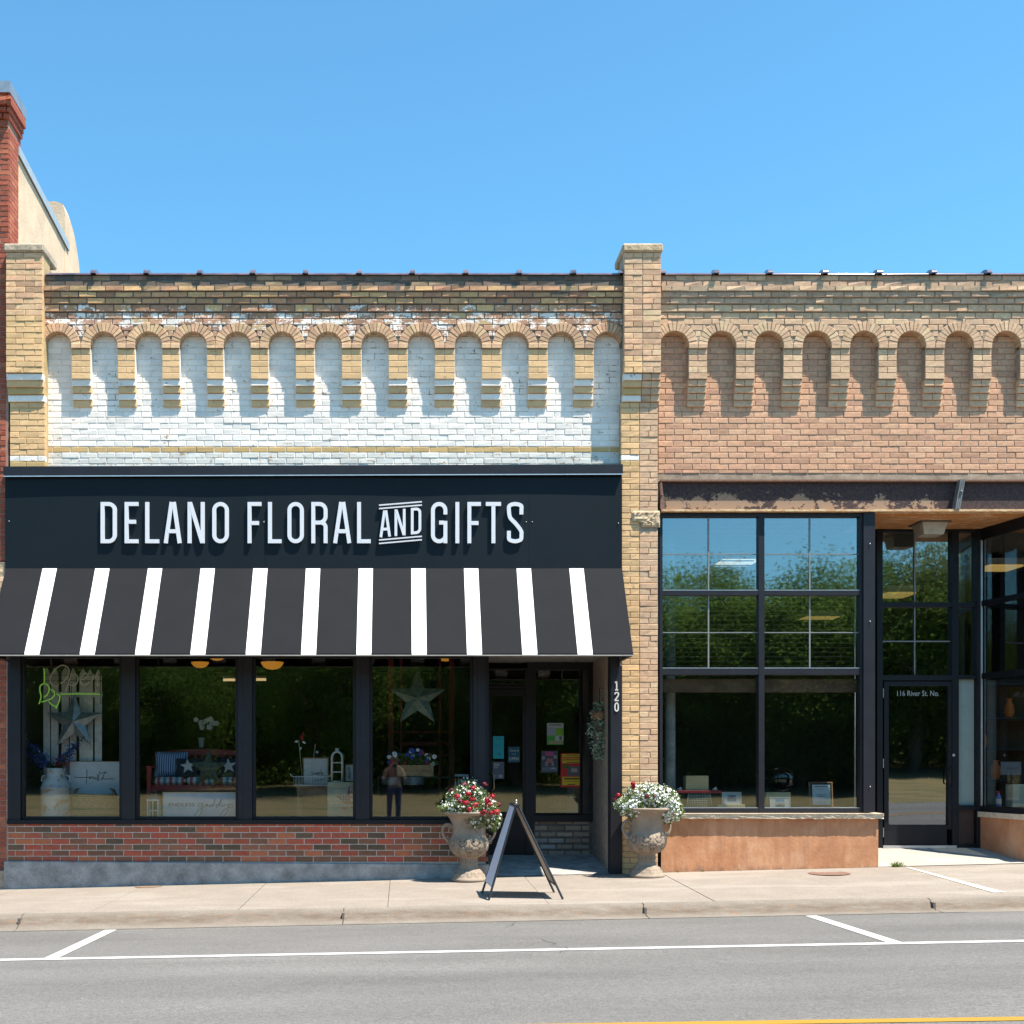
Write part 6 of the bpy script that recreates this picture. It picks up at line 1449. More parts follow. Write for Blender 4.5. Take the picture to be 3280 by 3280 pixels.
script(t_, [[g6(*q) for q in st] for st in ([(800, 1590), (765, 1590), (755, 1615), (785, 1620), (805, 1590), (790, 1680), (750, 1740), (710, 1740), (760, 1660), (830, 1620)], [(830, 1600), (845, 1620), (860, 1600), (835, 1598), (870, 1620), (880, 1600)], [(905, 1600), (880, 1610), (895, 1625), (915, 1590), (935, 1540), (910, 1620)],
    [(975, 1600), (945, 1605), (950, 1630), (975, 1590), (1000, 1540), (970, 1625)], [(1010, 1600), (990, 1615), (1010, 1620), (1030, 1595), (1025, 1620)], [(1045, 1600), (1060, 1615), (1080, 1590), (1050, 1680), (1000, 1740), (970, 1740), (1020, 1660), (1080, 1620)], [(1110, 1590), (1095, 1600), (1115, 1615), (1100, 1635), (1085, 1625)])], -.010, .0028)
# third window
tb = thing('side_table', 'small brown wooden table with a shallow drawer in the third window', 'table', (0, 0, 0)); yt = .75; tx0, tx1, ztt = PX(955, yt), PX(1060, yt), PZ(2517, yt)
MB().box(tx0 - .02, tx1 + .02, yt - .2, yt + .2, ztt - .02, ztt).build('table_top', M_wood, tb); MB().box(tx0 + .005, tx1 - .005, yt - .18, yt + .18, ztt - .135, ztt - .021).build('drawer', M_wood, tb)
for sx in (tx0, tx1 - .035):
    for sy in (yt - .19, yt + .155): MB().box(sx, sx + .035, sy, sy + .035, SH, ztt - .136 if False else ztt - .0205).build('leg', M_wood, tb)
wt_ = thing('wire_tray', 'white wire tray with scrolled ends on the brown side table', 'tray', (0, 0, 0)); mb = MB(); yw0, yw1 = yt - .17, yt + .1
xw0, xw1 = PX(944, yt), PX(1054, yt); zw0, zw1 = ztt + .004, PZ(2487, yt)
for yy in (yw0, yw1):
    for k in range(24): x = lerp(xw0, xw1, k / 23); mb.tube([(x, yy, zw0), (x, yy, zw1)], .0022, 4)
    mb.tube([(xw0, yy, zw1), (xw1, yy, zw1)], .005, 5); mb.tube([(xw0, yy, zw0 + .006), (xw1, yy, zw0 + .006)], .008, 5)
mb.build('wire_side', M_wpaint, wt_)
for s, xx in ((-1, xw0), (1, xw1)): MB().tube([(xx, yw0, zw1), (xx + s * .03, yw0, zw1 + .01), (xx + s * .045, yw0, zw1 + .04)], .006, 5).build('handle', M_wpaint, wt_)
t_ = board('word_sign', 'square framed sign starting with the word simply on the wire tray', 'sign', PX(970, .72), PX(1053, .72), .72, ztt + .012, PZ(2426, .72), plain('off_white_board', (.50, .52, .51), .7, var=.05), M_wood, .014)
s7 = lambda a, b: (PX(780 + a * .31056, .72) - t_.location.x, PZ(2080 + b * .31056, .72) - t_.location.z)
script(t_, [[s7(*q) for q in st] for st in ([(718, 1262), (700, 1270), (716, 1285), (700, 1298)], [(728, 1270), (728, 1292)], [(738, 1292), (742, 1272), (750, 1290), (758, 1270), (764, 1290)], [(772, 1268), (768, 1312)], [(770, 1275), (782, 1270), (782, 1285), (770, 1288)], [(795, 1240), (790, 1288)], [(802, 1270), (806, 1286), (816, 1268), (812, 1300), (796, 1305)],
    [(720, 1330), (715, 1355)], [(735, 1335), (735, 1355)], [(745, 1355), (752, 1330), (760, 1355)], [(775, 1330), (770, 1355), (785, 1350)], [(795, 1330), (790, 1355)], [(800, 1355), (810, 1330), (818, 1352)], [(835, 1300), (840, 1325), (828, 1350)])], -.014, .003)
al = thing('arched_lantern', 'white arched lantern with open shelves beside the framed simply sign', 'lantern', (0, 0, 0)); yl = .62; xa0, xa1 = PX(1060.5, yl), PX(1099.5, yl); zb4, zt4 = PZ(2504, yl), PZ(2408, yl); rr_a = (xa1 - xa0) / 2
for yy in (yl - .06, yl + .06):
    mb = MB(); cx = (xa0 + xa1) / 2; pts = [(xa0 + .012, yy, zb4), (xa0 + .012, yy, zt4 - rr_a)] + [(cx + (rr_a - .012) * math.cos(rad(180 - 180 * k / 8)), yy, zt4 - rr_a + rr_a * math.sin(rad(180 - 180 * k / 8))) for k in range(1, 8)] + [(xa1 - .012, yy, zt4 - rr_a), (xa1 - .012, yy, zb4)]
    mb.tube(pts, .014, 6); mb.build('frame', M_wpaint, al)
for k in range(3): MB().box(xa0 + .01, xa1 - .01, yl - .06, yl + .06, lerp(zb4, zt4, k * .31), lerp(zb4, zt4, k * .31) + .012).build('shelf', M_wpaint, al)
MB().lathe([(.015, 0), (.03, .02), (.02, .035), (.035, .05)], cx, yl, zt4 - .003, 12).build('finial', M_wpaint, al)
t_ = board('picture_plank', 'cream plank board painted with a flag coloured star in the third window', 'painted board', PX(1049, .42), PX(1165, .42), .42, SH, PZ(2505, .42), plain('plank_backing', (.15, .16, .12), .9))
M_plk = plain('cream_plank', (.40, .41, .31), .9, var=.15, scale=10); wq = (PX(1165, .42) - PX(1049, .42)) / 2; hq = PZ(2505, .42) - SH
for k in range(6): MB().box(-wq, wq, -.012, -.0065, hq * k / 6 + .002, hq * (k + 1) / 6 - .002).build('plank', M_plk, t_)
ps = []; cx4, cz4, R4 = .055, hq * .52, .20
for k in range(10): a = math.pi / 2 + k * math.pi / 5; r_ = R4 if k % 2 == 0 else R4 * .42; ps.append((cx4 + r_ * math.cos(a), cz4 + r_ * math.sin(a)))
mfl, tf = newmat('flag_paint', .8); s3 = tf.n('ShaderNodeSeparateXYZ'); tf.l(tf.n('ShaderNodeTexCoord').outputs['Object'], s3.inputs[0])
st = tf.ramp(tf.math('FRACT', tf.math('MULTIPLY', s3.outputs[2], 14)), [(0, (.42, .08, .08)), (.5, (.50, .48, .42))], 'CONSTANT'); isb = tf.math('MULTIPLY', tf.math('LESS_THAN', s3.outputs[0], cx4), tf.math('GREATER_THAN', s3.outputs[2], cz4 - .02)); tf.col(tf.mix(isb, st, (.03, .05, .16)))
MB().add([(a, -.0135, b) for a, b in ps] + [(cx4, -.0135, cz4)], [(k, (k + 1) % 10, 10) for k in range(10)]).build('painted_star', mfl, t_)
mb = MB()
for k in range(9): ox, oz = cx4 - .03 - .035 * (k % 3), cz4 + .0 + .028 * (k // 3); mb.add([(ox + .006 * math.cos(j * 1.2566), -.0145, oz + .006 * math.sin(j * 1.2566)) for j in range(5)], [(0, 1, 2, 3, 4)])
mb.build('white_dots', M_wpaint, t_)
t_ = board('word_sign', 'narrow framed sign with faint black script beside the arched lantern', 'sign', PX(1105, .7), PX(1165, .7), .7, PZ(2504, .7), PZ(2447, .7), bpy.data.materials['off_white_board'], M_wood, .012)
script(t_, [[(-.09, .18), (-.06, .19), (-.08, .16), (-.05, .15)], [(-.09, .12), (-.06, .13), (-.07, .10), (-.04, .10)], [(-.09, .07), (-.06, .08), (-.07, .05), (-.04, .05)]], -.015, .003)
for k, (pa, pb, lab, top) in enumerate((((969, 2424), (957, 2370), 'wooden stick topped by a red bird ornament behind the simply sign', 1), ((996, 2424), (1010, 2382), 'plain wooden stick tilting right behind the simply sign', 0))):
    t_ = thing('garden_stick', lab, 'ornament', (0, 0, 0)); MB().tube([at(pa[0] - (2 if k == 0 else -2), pa[1] + 60, .95), at(*pb, .95)], .006, 5).build('stick', M_ply, t_)
    MB().box(at(*pb, .95)[0] + .01, at(*pb, .95)[0] + .04, .94, .942, at(*pb, .95)[2] - .13, at(*pb, .95)[2] - .10).build('price_tag', M_wpaint, t_)
    if top:
        c = at(967, 2362, .95); MB().ball(c, .035, 8, sc=(.8, .6, 1.2)).add([(c[0] - .005, .95, c[2] + .03), (c[0] + .025, .95, c[2] + .085), (c[0] + .03, .95, c[2] + .02)], [(0, 1, 2)]).build('bird', M_petalr, t_)
        mb = MB(); c = at(955, 2373, .95); mb.leaf(c, (-1, 0, -.4), (0, 1, 0), .05, .02); c = at(968, 2374, .95); mb.leaf(c, (1, 0, -.7), (0, 1, 0), .06, .018); mb.build('wing', M_petalw, t_)
t_ = spray('flower_spray', 'single dim pink rose low in the dark corner of the third window', *at(846, 2600, .9), [(0, 0, .13, .022, 0, 40)], 6, [plain('pink_petal', (.30, .07, .20), .7)])
# fourth window
star3d('hanging_star', 'large leaded glass star hanging in the fourth window', 1337, 2237, .45, .395, .0, plain('leaded_glass', (.16, .21, .18), .25, .35, var=.4, scale=10), asx=1.0)
rf = thing('display_rack', 'tall dark red display frame standing behind the hanging star', 'display rack', (0, 0, 0)); yr = 1.9; M_dred = plain('dark_red_paint', (.20, .025, .02), .7, var=.2)
for (a, b) in ((1243, 1261), (1281, 1288), (1405, 1413), (1438, 1455)): MB().box(PX(a, yr), PX(b, yr), yr, yr + .06, SH - .3, 3.2).build('post', M_dred, rf)
for (p0, p1, y0, y1) in ((1262, 1437, 2342, 2348), (1289, 1455, 2376, 2388), (1262, 1437, 2416, 2422)): MB().box(PX(p0, yr), PX(p1, yr), yr + .061, yr + .09, PZ(y1, yr), PZ(y0, yr)).build('rail', M_dred, rf)
tb = thing('console_table', 'black metal console table in the fourth window', 'table', (0, 0, 0)); yc = .8; cx0, cx1, zc3 = PX(1210, yc), PX(1482, yc), PZ(2487, yc)
MB().box(cx0, cx1, yc - .2, yc + .2, zc3 - .02, zc3).build('table_top', M_frame, tb)
for (sx, sy) in ((cx0, -.19), (cx0, .16), (cx1 - .025, -.19), (cx1 - .025, .16)): MB().box(sx, sx + .025, yc + sy, yc + sy + .025, SH - .6, zc3 - .021).build('leg', M_frame, tb)
for k, (a, b) in enumerate(((1222, 1284), (1293, 1357))):
    t_ = thing('metal_tray', ['left ribbed metal tray on the front of the black console', 'right ribbed metal tray on the front of the black console'][k], 'tray', (0, 0, 0), group='ribbed metal trays in the fourth window')
    mb = MB(); x0_, x1_ = PX(a, yc - .25), PX(b, yc - .25)
    for j in range(6): z_ = PZ(2512, .55) + j * .017; mb.tube([(x0_, yc - .24, z_), (x1_, yc - .24, z_)], .0075, 5)
    mb.build('ribbed_front', M_galv, t_); mb = MB(); frame_bars(mb, x0_, x1_, PZ(2513, .55), PZ(2489, .55), .006, yc - .235, yc - .22); mb.build('rim', M_frame, t_)
fc = thing('flower_crate', 'pale wooden crate packed with red white and blue anemones on the black console', 'crate', (0, 0, 0)); yk = .72; kx_0, kx_1 = PX(1272, yk), PX(1388, yk)
for k in range(2): MB().box(kx_0, kx_1, yk - .12, yk - .105, lerp(zc3, PZ(2450, yk), k / 2) + .003, lerp(zc3, PZ(2450, yk), (k + 1) / 2) - .002).build('slat', plain('honey_wood', (.36, .23, .11), .75, var=.3, scale=9) if 'honey_wood' not in bpy.data.materials else bpy.data.materials['honey_wood'], fc)
MB().box(kx_0 + .002, kx_1 - .002, yk - .104, yk + .1, zc3 + .002, PZ(2452, yk)).build('box', bpy.data.materials['honey_wood'], fc)
an = thing('anemone_bunch', 'bunch of red, white and blue anemones rising from the wooden crate', 'flowers', ((kx_0 + kx_1) / 2, yk, PZ(2450, yk))); rr = random.Random(12); g_ = MB()
for k in range(420): g_.leaf((rr.uniform(-.30, .27), rr.uniform(-.1, .1), rr.uniform(-.02, .13)), (rr.uniform(-1, 1), rr.uniform(-1, .2), rr.uniform(0, 1)), (rr.uniform(-1, 1), 1, rr.uniform(-1, 1)), .06, .010)
g_.build('foliage', plain('grass_green_leaf', (.07, .12, .03), .7, var=.4), an)
for k in range(30):
    mt = [M_petalw, M_petalr, M_blue][k % 3]; cx, cz = rr.uniform(-.36, .26), rr.uniform(.05, .22); cz -= abs(cx + .03) * .25; mb = MB(); r_ = rr.uniform(.026, .036); cy = rr.uniform(-.13, -.02); vs = [(cx, cy - .004, cz)]
    for j in range(12): q = r_ * (1 if j % 2 else .78); vs.append((cx + q * math.cos(j * math.pi / 6), cy, cz + q * .9 * math.sin(j * math.pi / 6)))
    mb.add(vs, [(0, j + 1, (j + 1) % 12 + 1) for j in range(12)]); f_ = mb.build('flower_head', mt, an); mb = MB(); mb.ball((cx, cy - .008, cz), .007, 6); mb.build('eye', M_ink, f_)
ch = thing('white_chair', 'white slatted chair back at the right edge of the fourth window', 'chair', (0, 0, 0)); yh = .72; hx0, hx1, hz0, hz1 = PX(1457, yh), PX(1500, yh), PZ(2560, yh), PZ(2480, yh)
MB().box(hx0, hx1, yh, yh + .03, hz1 - .03, hz1).build('top_rail', M_wpaint, ch)
for k in range(5): x = lerp(hx0, hx1 - .018, k / 4); MB().box(x, x + .018, yh + .005, yh + .025, hz0, hz1 - .031).build('slat', M_wpaint, ch)
MB().box(hx0 - .01, hx1 + .01, yh + .031, yh + .4, hz0 - .03, hz0).build('seat', M_wpaint, ch)
for (sx, sy) in ((hx0, .0), (hx1 - .03, .0), (hx0, .36), (hx1 - .03, .36)): MB().box(sx, sx + .03, yh + .031 + sy, yh + .055 + sy, SH - .1, hz0 - .031).build('leg', M_wpaint, ch)
# pendant bowl lamps, fluorescent strip
M_bowl = emis('amber_glass_glow', (1.0, .42, .05), .17)
for (px, py, y, r_, lab) in ((872, 2124, 2.6, .21, 'glowing amber bowl lamp at the top left of the third window'), (641, 2124, 3.4, .17, 'glowing amber bowl lamp high in the second window'), (695, 2100, 2.9, .17, 'amber bowl lamp cut by the top edge of the second window'), (1427, 2103, 3.6, .17, 'amber bowl lamp cut by the top edge of the fourth window')):
    r_ *= .82; c = at(px, py - 3, y); t_ = thing('bowl_lamp', lab, 'lamp', c, group='amber bowl lamps in the flower shop')
    MB().lathe([(.02, -.135 * r_ / .21), (r_ * .45, -.125 * r_ / .21), (r_ * .75, -.09 * r_ / .21), (r_ * .93, -.04 * r_ / .21), (r_, 0), (r_ * .95, .0)], n=24).build('lamp_shade', M_bowl, t_)
    MB().tube([(0, 0, 0), (0, 0, 3.3 - c[2])], .008, 6).build('rod', M_frame, t_)
M_fluo = emis('warm_tube_glow', (1.0, .72, .35), .3)
for (px0, px1, py, y, lab) in ((715, 753, 2178, 4.5, 'thin warm strip light deep inside the second window'), (820, 852, 2177, 4.5, 'thin warm strip light deep inside the third window')):
    t_ = thing('strip_light', lab, 'light', at((px0 + px1) / 2, py, y)); w = (PX(px1, y) - PX(px0, y)) / 2; MB().tube([(-w, 0, 0), (w, 0, 0)], .02, 8).build('tube', M_fluo, t_); MB().box(-w, w, -.04, .04, .025, .06).build('housing', M_wpaint, t_)
# ------------------------------------------------------------------ papers on the entrance door and window
def poster(name, label, px0, px1, py0, py1, y, base, cat='poster'):
    x0_, x1_, z0, z1 = PX(px0, y), PX(px1, y), PZ(py1, y), PZ(py0, y); t_ = thing(name, label, cat, ((x0_ + x1_) / 2, y, (z0 + z1) / 2)); w, h = (x1_ - x0_) / 2, (z1 - z0) / 2
    MB().box(-w, w, -.001, .001, -h, h).build('sheet', base, t_); return t_, w, h
def flat(c, name=None): 
    nm = name or 'print_%02x%02x%02x' % tuple(int(255 * v) for v in c)
    return bpy.data.materials.get(nm) or plain(nm, c, .7, var=.04, bump=0)
def blocks(t_, w, h, items, name='print'):
    for k, (x0_, x1_, z0, z1, c) in enumerate(items): MB().quad((x0_ * w, -.0018 - .0002 * k, z0 * h), (x1_ * w, -.0018 - .0002 * k, z0 * h), (x1_ * w, -.0018 - .0002 * k, z1 * h), (x0_ * w, -.0018 - .0002 * k, z1 * h)).build(name, flat(c), t_)
yd = AY - .012; yd2 = AY + .012
t_, w, h = poster('paper_notice', 'turquoise paper notice on the glass of the black shop door', 1579, 1614, 2358, 2430, yd, flat((.02, .42, .50)))
blocks(t_, w, h, [(-.5, .5, .72, .78, (.02, .2, .26)), (-.6, .6, .25, .28, (.02, .22, .3)), (-.6, .6, .1, .13, (.02, .22, .3)), (-.5, .5, -.1, -.07, (.02, .22, .3)), (.0, .4, -.7, -.5, (.02, .2, .26))])
t_, w, h = poster('open_sign', 'dark teal sign reading Come In OPEN on the shop door', 1627, 1665, 2392, 2442, yd, flat((.01, .09, .14)), 'sign')
text('Come In', .05, flat((.45, .50, .50)), t_, (0, -.003, .055), width=w * 1.6, shear=.3); text("WE'RE", .022, flat((.32, .38, .40)), t_, (0, -.003, .005)); text('OPEN', .062, flat((.45, .50, .50)), t_, (0, -.003, -.06), width=w * 1.65, offset=.001)
t_, w, h = poster('flyer', 'grey flyer below the turquoise notice on the shop door', 1578, 1615, 2440, 2495, yd, flat((.10, .13, .18)))
blocks(t_, w, h, [(-.8, .2, .5, .8, (.28, .3, .33)), (-.8, -.1, .25, .42, (.28, .3, .33)), (.0, .7, -.85, -.5, (.3, .32, .35)), (-.7, -.3, -.7, -.55, (.22, .25, .3))])
t_, w, h = poster('poster', 'green and white poster high on the window beside the shop door', 1752, 1805, 2316, 2386, yd2, flat((.36, .42, .40)))
blocks(t_, w, h, [(-1, -.05, -.1, .6, (.28, .30, .38)), (.0, 1, -.15, .55, (.16, .36, .04)), (-1, -.02, -.62, -.12, (.06, .30, .05)), (-1, 1, -1, -.64, (.05, .25, .04)), (-.8, .8, .78, .88, (.1, .12, .1)), (-.8, .9, -.9, -.68, (.32, .28, .16)), (.5, .8, -.55, -.2, (.12, .1, .1))])
t_, w, h = poster('poster', 'dark poster with pink lettering low on the window beside the shop door', 1733, 1787, 2405, 2475, yd2, flat((.05, .06, .08)))
blocks(t_, w, h, [(-.5, .5, .55, .92, (.38, .06, .18)), (-.35, .4, -.1, .3, (.30, .12, .12)), (-.9, -.55, .2, .5, (.2, .24, .26)), (.5, .9, .3, .6, (.2, .24, .26)), (-.9, .9, -.85, -.5, (.10, .13, .18)), (.2, .7, -.65, -.55, (.35, .35, .38)), (-.5, -.2, -.4, .0, (.25, .2, .2)), (.25, .5, -.4, .0, (.25, .2, .2))])
t_, w, h = poster('poster', 'tall red and yellow event poster on the window right of the door', 1796, 1867, 2413, 2522, yd2, flat((.45, .02, .02)))
Y_ = (.55, .42, .01)
blocks(t_, w, h, [(-.85, .85, .42, .95, Y_), (-.6, .6, .86, .91, (.08, .05, .02)), (-.8, .8, .70, .80, (.42, .10, .02)), (-.8, .8, .58, .66, (.30, .10, .02)), (-.5, .7, .45, .50, (.08, .05, .02)), (-.4, .8, -.32, .25, (.10, .10, .11)), (-.05, .5, -.1, .12, (.30, .30, .30)), (-.8, -.2, .1, .35, (.06, .10, .02)), (-.85, .85, -.88, -.38, Y_), (-.7, .7, -.54, -.44, (.1, .06, .02)), (-.7, .5, -.66, -.62, (.3, .15, .02)), (-.4, .3, -.86, -.80, (.1, .06, .02))])
pm = thing('pedestal', 'pale tree trunk pedestal with leaves inside the window by the door', 'pedestal', (PX(1838, AY + .7), AY + .7, .2)); MB().lathe([(.13, 0), (.11, .3), (.10, .95), (.12, 1.0), (0, 1.0)], n=16).build('column', plain('pale_trunk', (.22, .25, .23), .9, var=.3, scale=8), pm)
rr = random.Random(31); mb = MB()
for k in range(120): mb.leaf((-.18 + rr.gauss(0, .06), rr.gauss(0, .05), .45 + rr.uniform(-.25, .25)), (rr.uniform(-1, 1), rr.uniform(-1, 1), rr.uniform(-.4, 1)), (rr.uniform(-1, 1), 1, rr.uniform(-1, 1)), .07, .02)
mb.build('leaves', plain('lime_leaf', (.20, .28, .10), .7), pm)

# ------------------------------------------------------------------ things in the right shop window
LZ = Z(2592); y9 = .42
def bx(name, label, cat, px0, px1, y, z0, z1, dep, mt, part='box_body', **k):
    x0_, x1_ = PX(px0, y), PX(px1, y); t_ = thing(name, label, cat, ((x0_ + x1_) / 2, y, z0)); w = (x1_ - x0_) / 2
    MB().bbox(-w, w, 0, dep, 0, z1 - z0, .004).build(part, mt, t_); return t_, w, z1 - z0
zr = PZ(2541, y9)
bs = thing('wire_stool', 'pale green wire mesh stand with a red top in the right shop window', 'stand', (PX(2240, y9), y9, LZ)); M_mint = plain('mint_wire', (.38, .46, .40), .5)
hh_ = zr - LZ; mb = MB()
for k in range(15): u = k / 14; mb.tube([(lerp(-.165, .165, u), 0, 0), (lerp(-.135, .135, u), 0, hh_)], .003, 4)
for k in range(9): v = k / 8; w_ = lerp(.165, .135, v); mb.tube([(-w_, -.001, hh_ * v), (w_, -.001, hh_ * v)], .003, 4)
mb.build('mesh_front', M_mint, bs); mb = MB()
for sx in (-1, 1): mb.tube([(sx * .172, 0, 0), (sx * .14, 0, hh_)], .007, 5); mb.tube([(sx * .172, .28, 0), (sx * .14, .28, hh_)], .007, 5)
mb.build('legs', M_mint, bs); MB().bbox(-.29, .29, -.02, .3, hh_, hh_ + .038, .006).build('top', M_redp, bs)
bx('wooden_box', 'pale wooden box standing on the red topped wire stand', 'box', 2197, 2270, y9 + .05, zr + .039, PZ(2485, y9), .16, M_ply)
for k, (a, lab) in enumerate(((2180, 'white shell ornament left of the pale wooden box'), (2293, 'white shell ornament right of the pale wooden box'))):
    t_ = thing('shell_ornament', lab, 'ornament', (PX(a, y9), y9 + .05, zr + .039)); mb = MB(); mb.ball((0, 0, .012), .03, 8, sc=(1.2, 1, .6)); mb.ball((.01, 0, .03), .016, 6); mb.build('shell', M_wpaint, t_)
t_, w, h = bx('wooden_block', 'low pale wooden block under the framed picture at the left', 'block', 2300, 2387, y9, LZ, PZ(2577, y9), .12, M_ply)
def framed(label, px0, px1, py0, py1, y, fm, art, asx=.45, asz=.5, lean=.12):
    t_ = board('framed_picture', label, 'picture', PX(px0, y), PX(px1, y), y, PZ(py1, y), PZ(py0, y), plain('mount_white', (.60, .62, .60), .7, var=.03) if 'mount_white' not in bpy.data.materials else bpy.data.materials['mount_white'], fm, .007, lean)
    w = (PX(px1, y) - PX(px0, y)) / 2; h = PZ(py0, y) - PZ(py1, y); mb = MB(); mb.quad((-w * asx, -.0075, h * .5 - h * asz / 2), (w * asx, -.0075, h * .5 - h * asz / 2), (w * asx, -.0075, h * .5 + h * asz / 2), (-w * asx, -.0075, h * .5 + h * asz / 2)); mb.build('print', art, t_); return t_
m, t = newmat('blue_sea_print', .6); p = t.gen(); t.col(t.ramp(t.noise(p, 14, 4, .6), [(.35, (.01, .04, .10)), (.55, (.04, .22, .40)), (.68, (.45, .50, .52))])); M_art1 = m
m, t = newmat('blue_mountain_print', .6); p = t.gen(); s3 = t.n('ShaderNodeSeparateXYZ'); t.l(p, s3.inputs[0])
t.col(t.ramp(t.math('ADD', t.math('MULTIPLY', s3.outputs[2], 6), t.math('MULTIPLY', t.noise(p, 22, 4, .6), .6)), [(.55, (.05, .09, .06)), (.75, (.5, .52, .52)), (.95, (.05, .30, .48))])); M_art2 = m
framed('white mounted picture of a blue scene on the low pale block', 2313, 2375, 2537, 2577, y9 + .02, M_wpaint, M_art1)
bx('wooden_box', 'open pale wooden box behind the small mountain picture', 'box', 2454, 2533, y9 + .1, LZ, PZ(2538, y9 + .1), .14, M_ply)
framed('small white framed mountain picture leaning on the pale wooden box', 2466, 2531, 2553, 2591, y9, M_wpaint, M_art2, .45, .62)
t_ = board('certificate', 'white printed certificate in a dark frame at the right of the shop window', 'certificate', PX(2592, y9 + .1), PX(2668, y9 + .1), y9 + .1, LZ, PZ(2505, y9), plain('dark_mount', (.03, .04, .035), .6), M_wood, .012, .1)
pw, ph = .115, .265; cxp, czp = .0, .17
MB().box(cxp - pw, cxp + pw, -.02, -.0165, czp - ph / 2, czp + ph / 2).build('paper', flat((.60, .64, .64)), t_)
mb = MB()
for (z_, w_, hh2) in ((.10, .085, .012), (.07, .05, .004), (-.0, .075, .004), (-.025, .05, .008), (-.105, .06, .004)): mb.quad((cxp - w_, -.0208, czp + z_), (cxp + w_, -.0208, czp + z_), (cxp + w_, -.0208, czp + z_ + hh2), (cxp - w_, -.0208, czp + z_ + hh2))
mb.build('printed_lines', flat((.12, .13, .13)), t_)
kt = thing('kettle_grill', 'glossy black domed kettle grill behind the panes of the right shop', 'grill', (PX(2498, 1.1), 1.1, 0)); M_gloss = plain('gloss_black_enamel', (.006, .007, .010), .08, spec=.8, var=.05, bump=0)
zk = PZ(2500, 1.1)
MB().lathe([(.0, .185), (.08, .18), (.16, .15), (.21, .10), (.225, .05), (.225, .03)], cz=zk, n=28).build('lid', M_gloss, kt); MB().lathe([(.225, .02), (.22, -.06), (.17, -.14), (.08, -.18), (0, -.185)], cz=zk, n=28).build('bowl', M_gloss, kt)
for s in (-1, 1): MB().box(-.36 if s < 0 else .23, -.23 if s < 0 else .36, -.1, .1, zk + .01, zk + .022).build('side_shelf', M_gloss, kt)
for k in range(3): a = k * 2.094 + .5; MB().tube([(.12 * math.cos(a), .12 * math.sin(a), zk - .15), (.24 * math.cos(a), .24 * math.sin(a), .3)], .012, 6).build('leg', M_steel, kt)
pc = thing('round_column', 'weathered pale grey column inside the left edge of the right shop window', 'column', (PX(2146, .62), .62, .3)); MB().lathe([(.075, 0), (.07, 2.1), (.072, 4.4)], n=20).build('shaft', plain('weathered_grey_wood', (.36, .38, .35), .9, var=.3, scale=7, bump=.4), pc); MB().box(-.1, .1, -.1, .1, 4.4, 4.55).build('capital', bpy.data.materials['weathered_grey_wood'], pc)
pp = thing('pipe', 'thin pale pipe inside the right edge of the right shop window', 'pipe', (PX(2738, .5), .5, .3)); MB().tube([(0, 0, 0), (0, 0, 4.5)], .009, 8).build('tube', plain('pale_pipe', (.4, .43, .42), .5), pp)
# glimpses inside the splayed side window
sh_ = thing('display_shelf', 'dark wooden shelving with amber wares seen through the far right side window', 'shelf', (8.55, 2.0, .3)); M_shelf = plain('dark_shelf_wood', (.035, .025, .02), .6)
for z_ in (.9, 1.35, 1.8, 2.3): MB().box(-.5, 1.6, .0, .4, z_, z_ + .03).build('shelf_board', M_shelf, sh_)
for x in (-.52, 1.6): MB().box(x, x + .03, .0, .4, 0, 2.4).build('side', M_shelf, sh_)
MB().box(-.5, 1.6, .41, .43, 0, 2.4).build('back_panel', plain('brown_back_panel', (.12, .06, .025), .8), sh_)
M_amb = emis('amber_ware_glow', (.5, .15, .03), .02)
for k, (x, z_) in enumerate(((-.35, 1.38), (-.1, 1.38), (-.3, 1.83), (.1, .93), (.3, 1.83))):
    t_ = thing('amber_vase', ['amber glass vase, leftmost on the upper middle shelf', 'amber glass vase, second on the upper middle shelf', 'amber glass vase, leftmost on the top shelf level', 'amber glass vase on the lowest dark shelf', 'amber glass vase, right one near the top of the shelving'][k], 'vase', (8.55 + x, 2.15, .3 + z_), group='amber vases on the dark shelves'); MB().lathe([(.04, 0), (.07, .08), (.06, .18), (.03, .24), (.045, .28)], n=14).build('body', M_amb, t_)
t_ = board('notice_sheet', 'grey printed sheet behind the far right side window', 'notice', PX(3206, .9), PX(3270, .9), .9, PZ(2482, .9), PZ(2440, .9), flat((.20, .21, .25)))
MB().box(-.06, .06, -.008, -.0065, .08, .085).build('printed_lines', flat((.08, .08, .09)), t_)
t_ = thing('spray_bottle', 'blue and white spray bottle with red cap at the far right window', 'bottle', (PX(3199, .75), .75, PZ(2583, .75))); MB().lathe([(.032, 0), (.034, .12), (.015, .16), (.014, .18)], n=14).build('body', flat((.10, .16, .45)), t_); MB().lathe([(.0345, .03), (.0345, .10)], n=14).build('label_band', flat((.5, .5, .55)), t_); MB().box(-.03, .012, -.01, .01, .18, .205).build('cap', M_redp, t_)
bx('carton', 'pale blue and cream carton at the right edge of the photo', 'box', 3244, 3300, .75, PZ(2585, .75), PZ(2513, .75), .2, flat((.35, .42, .38)))

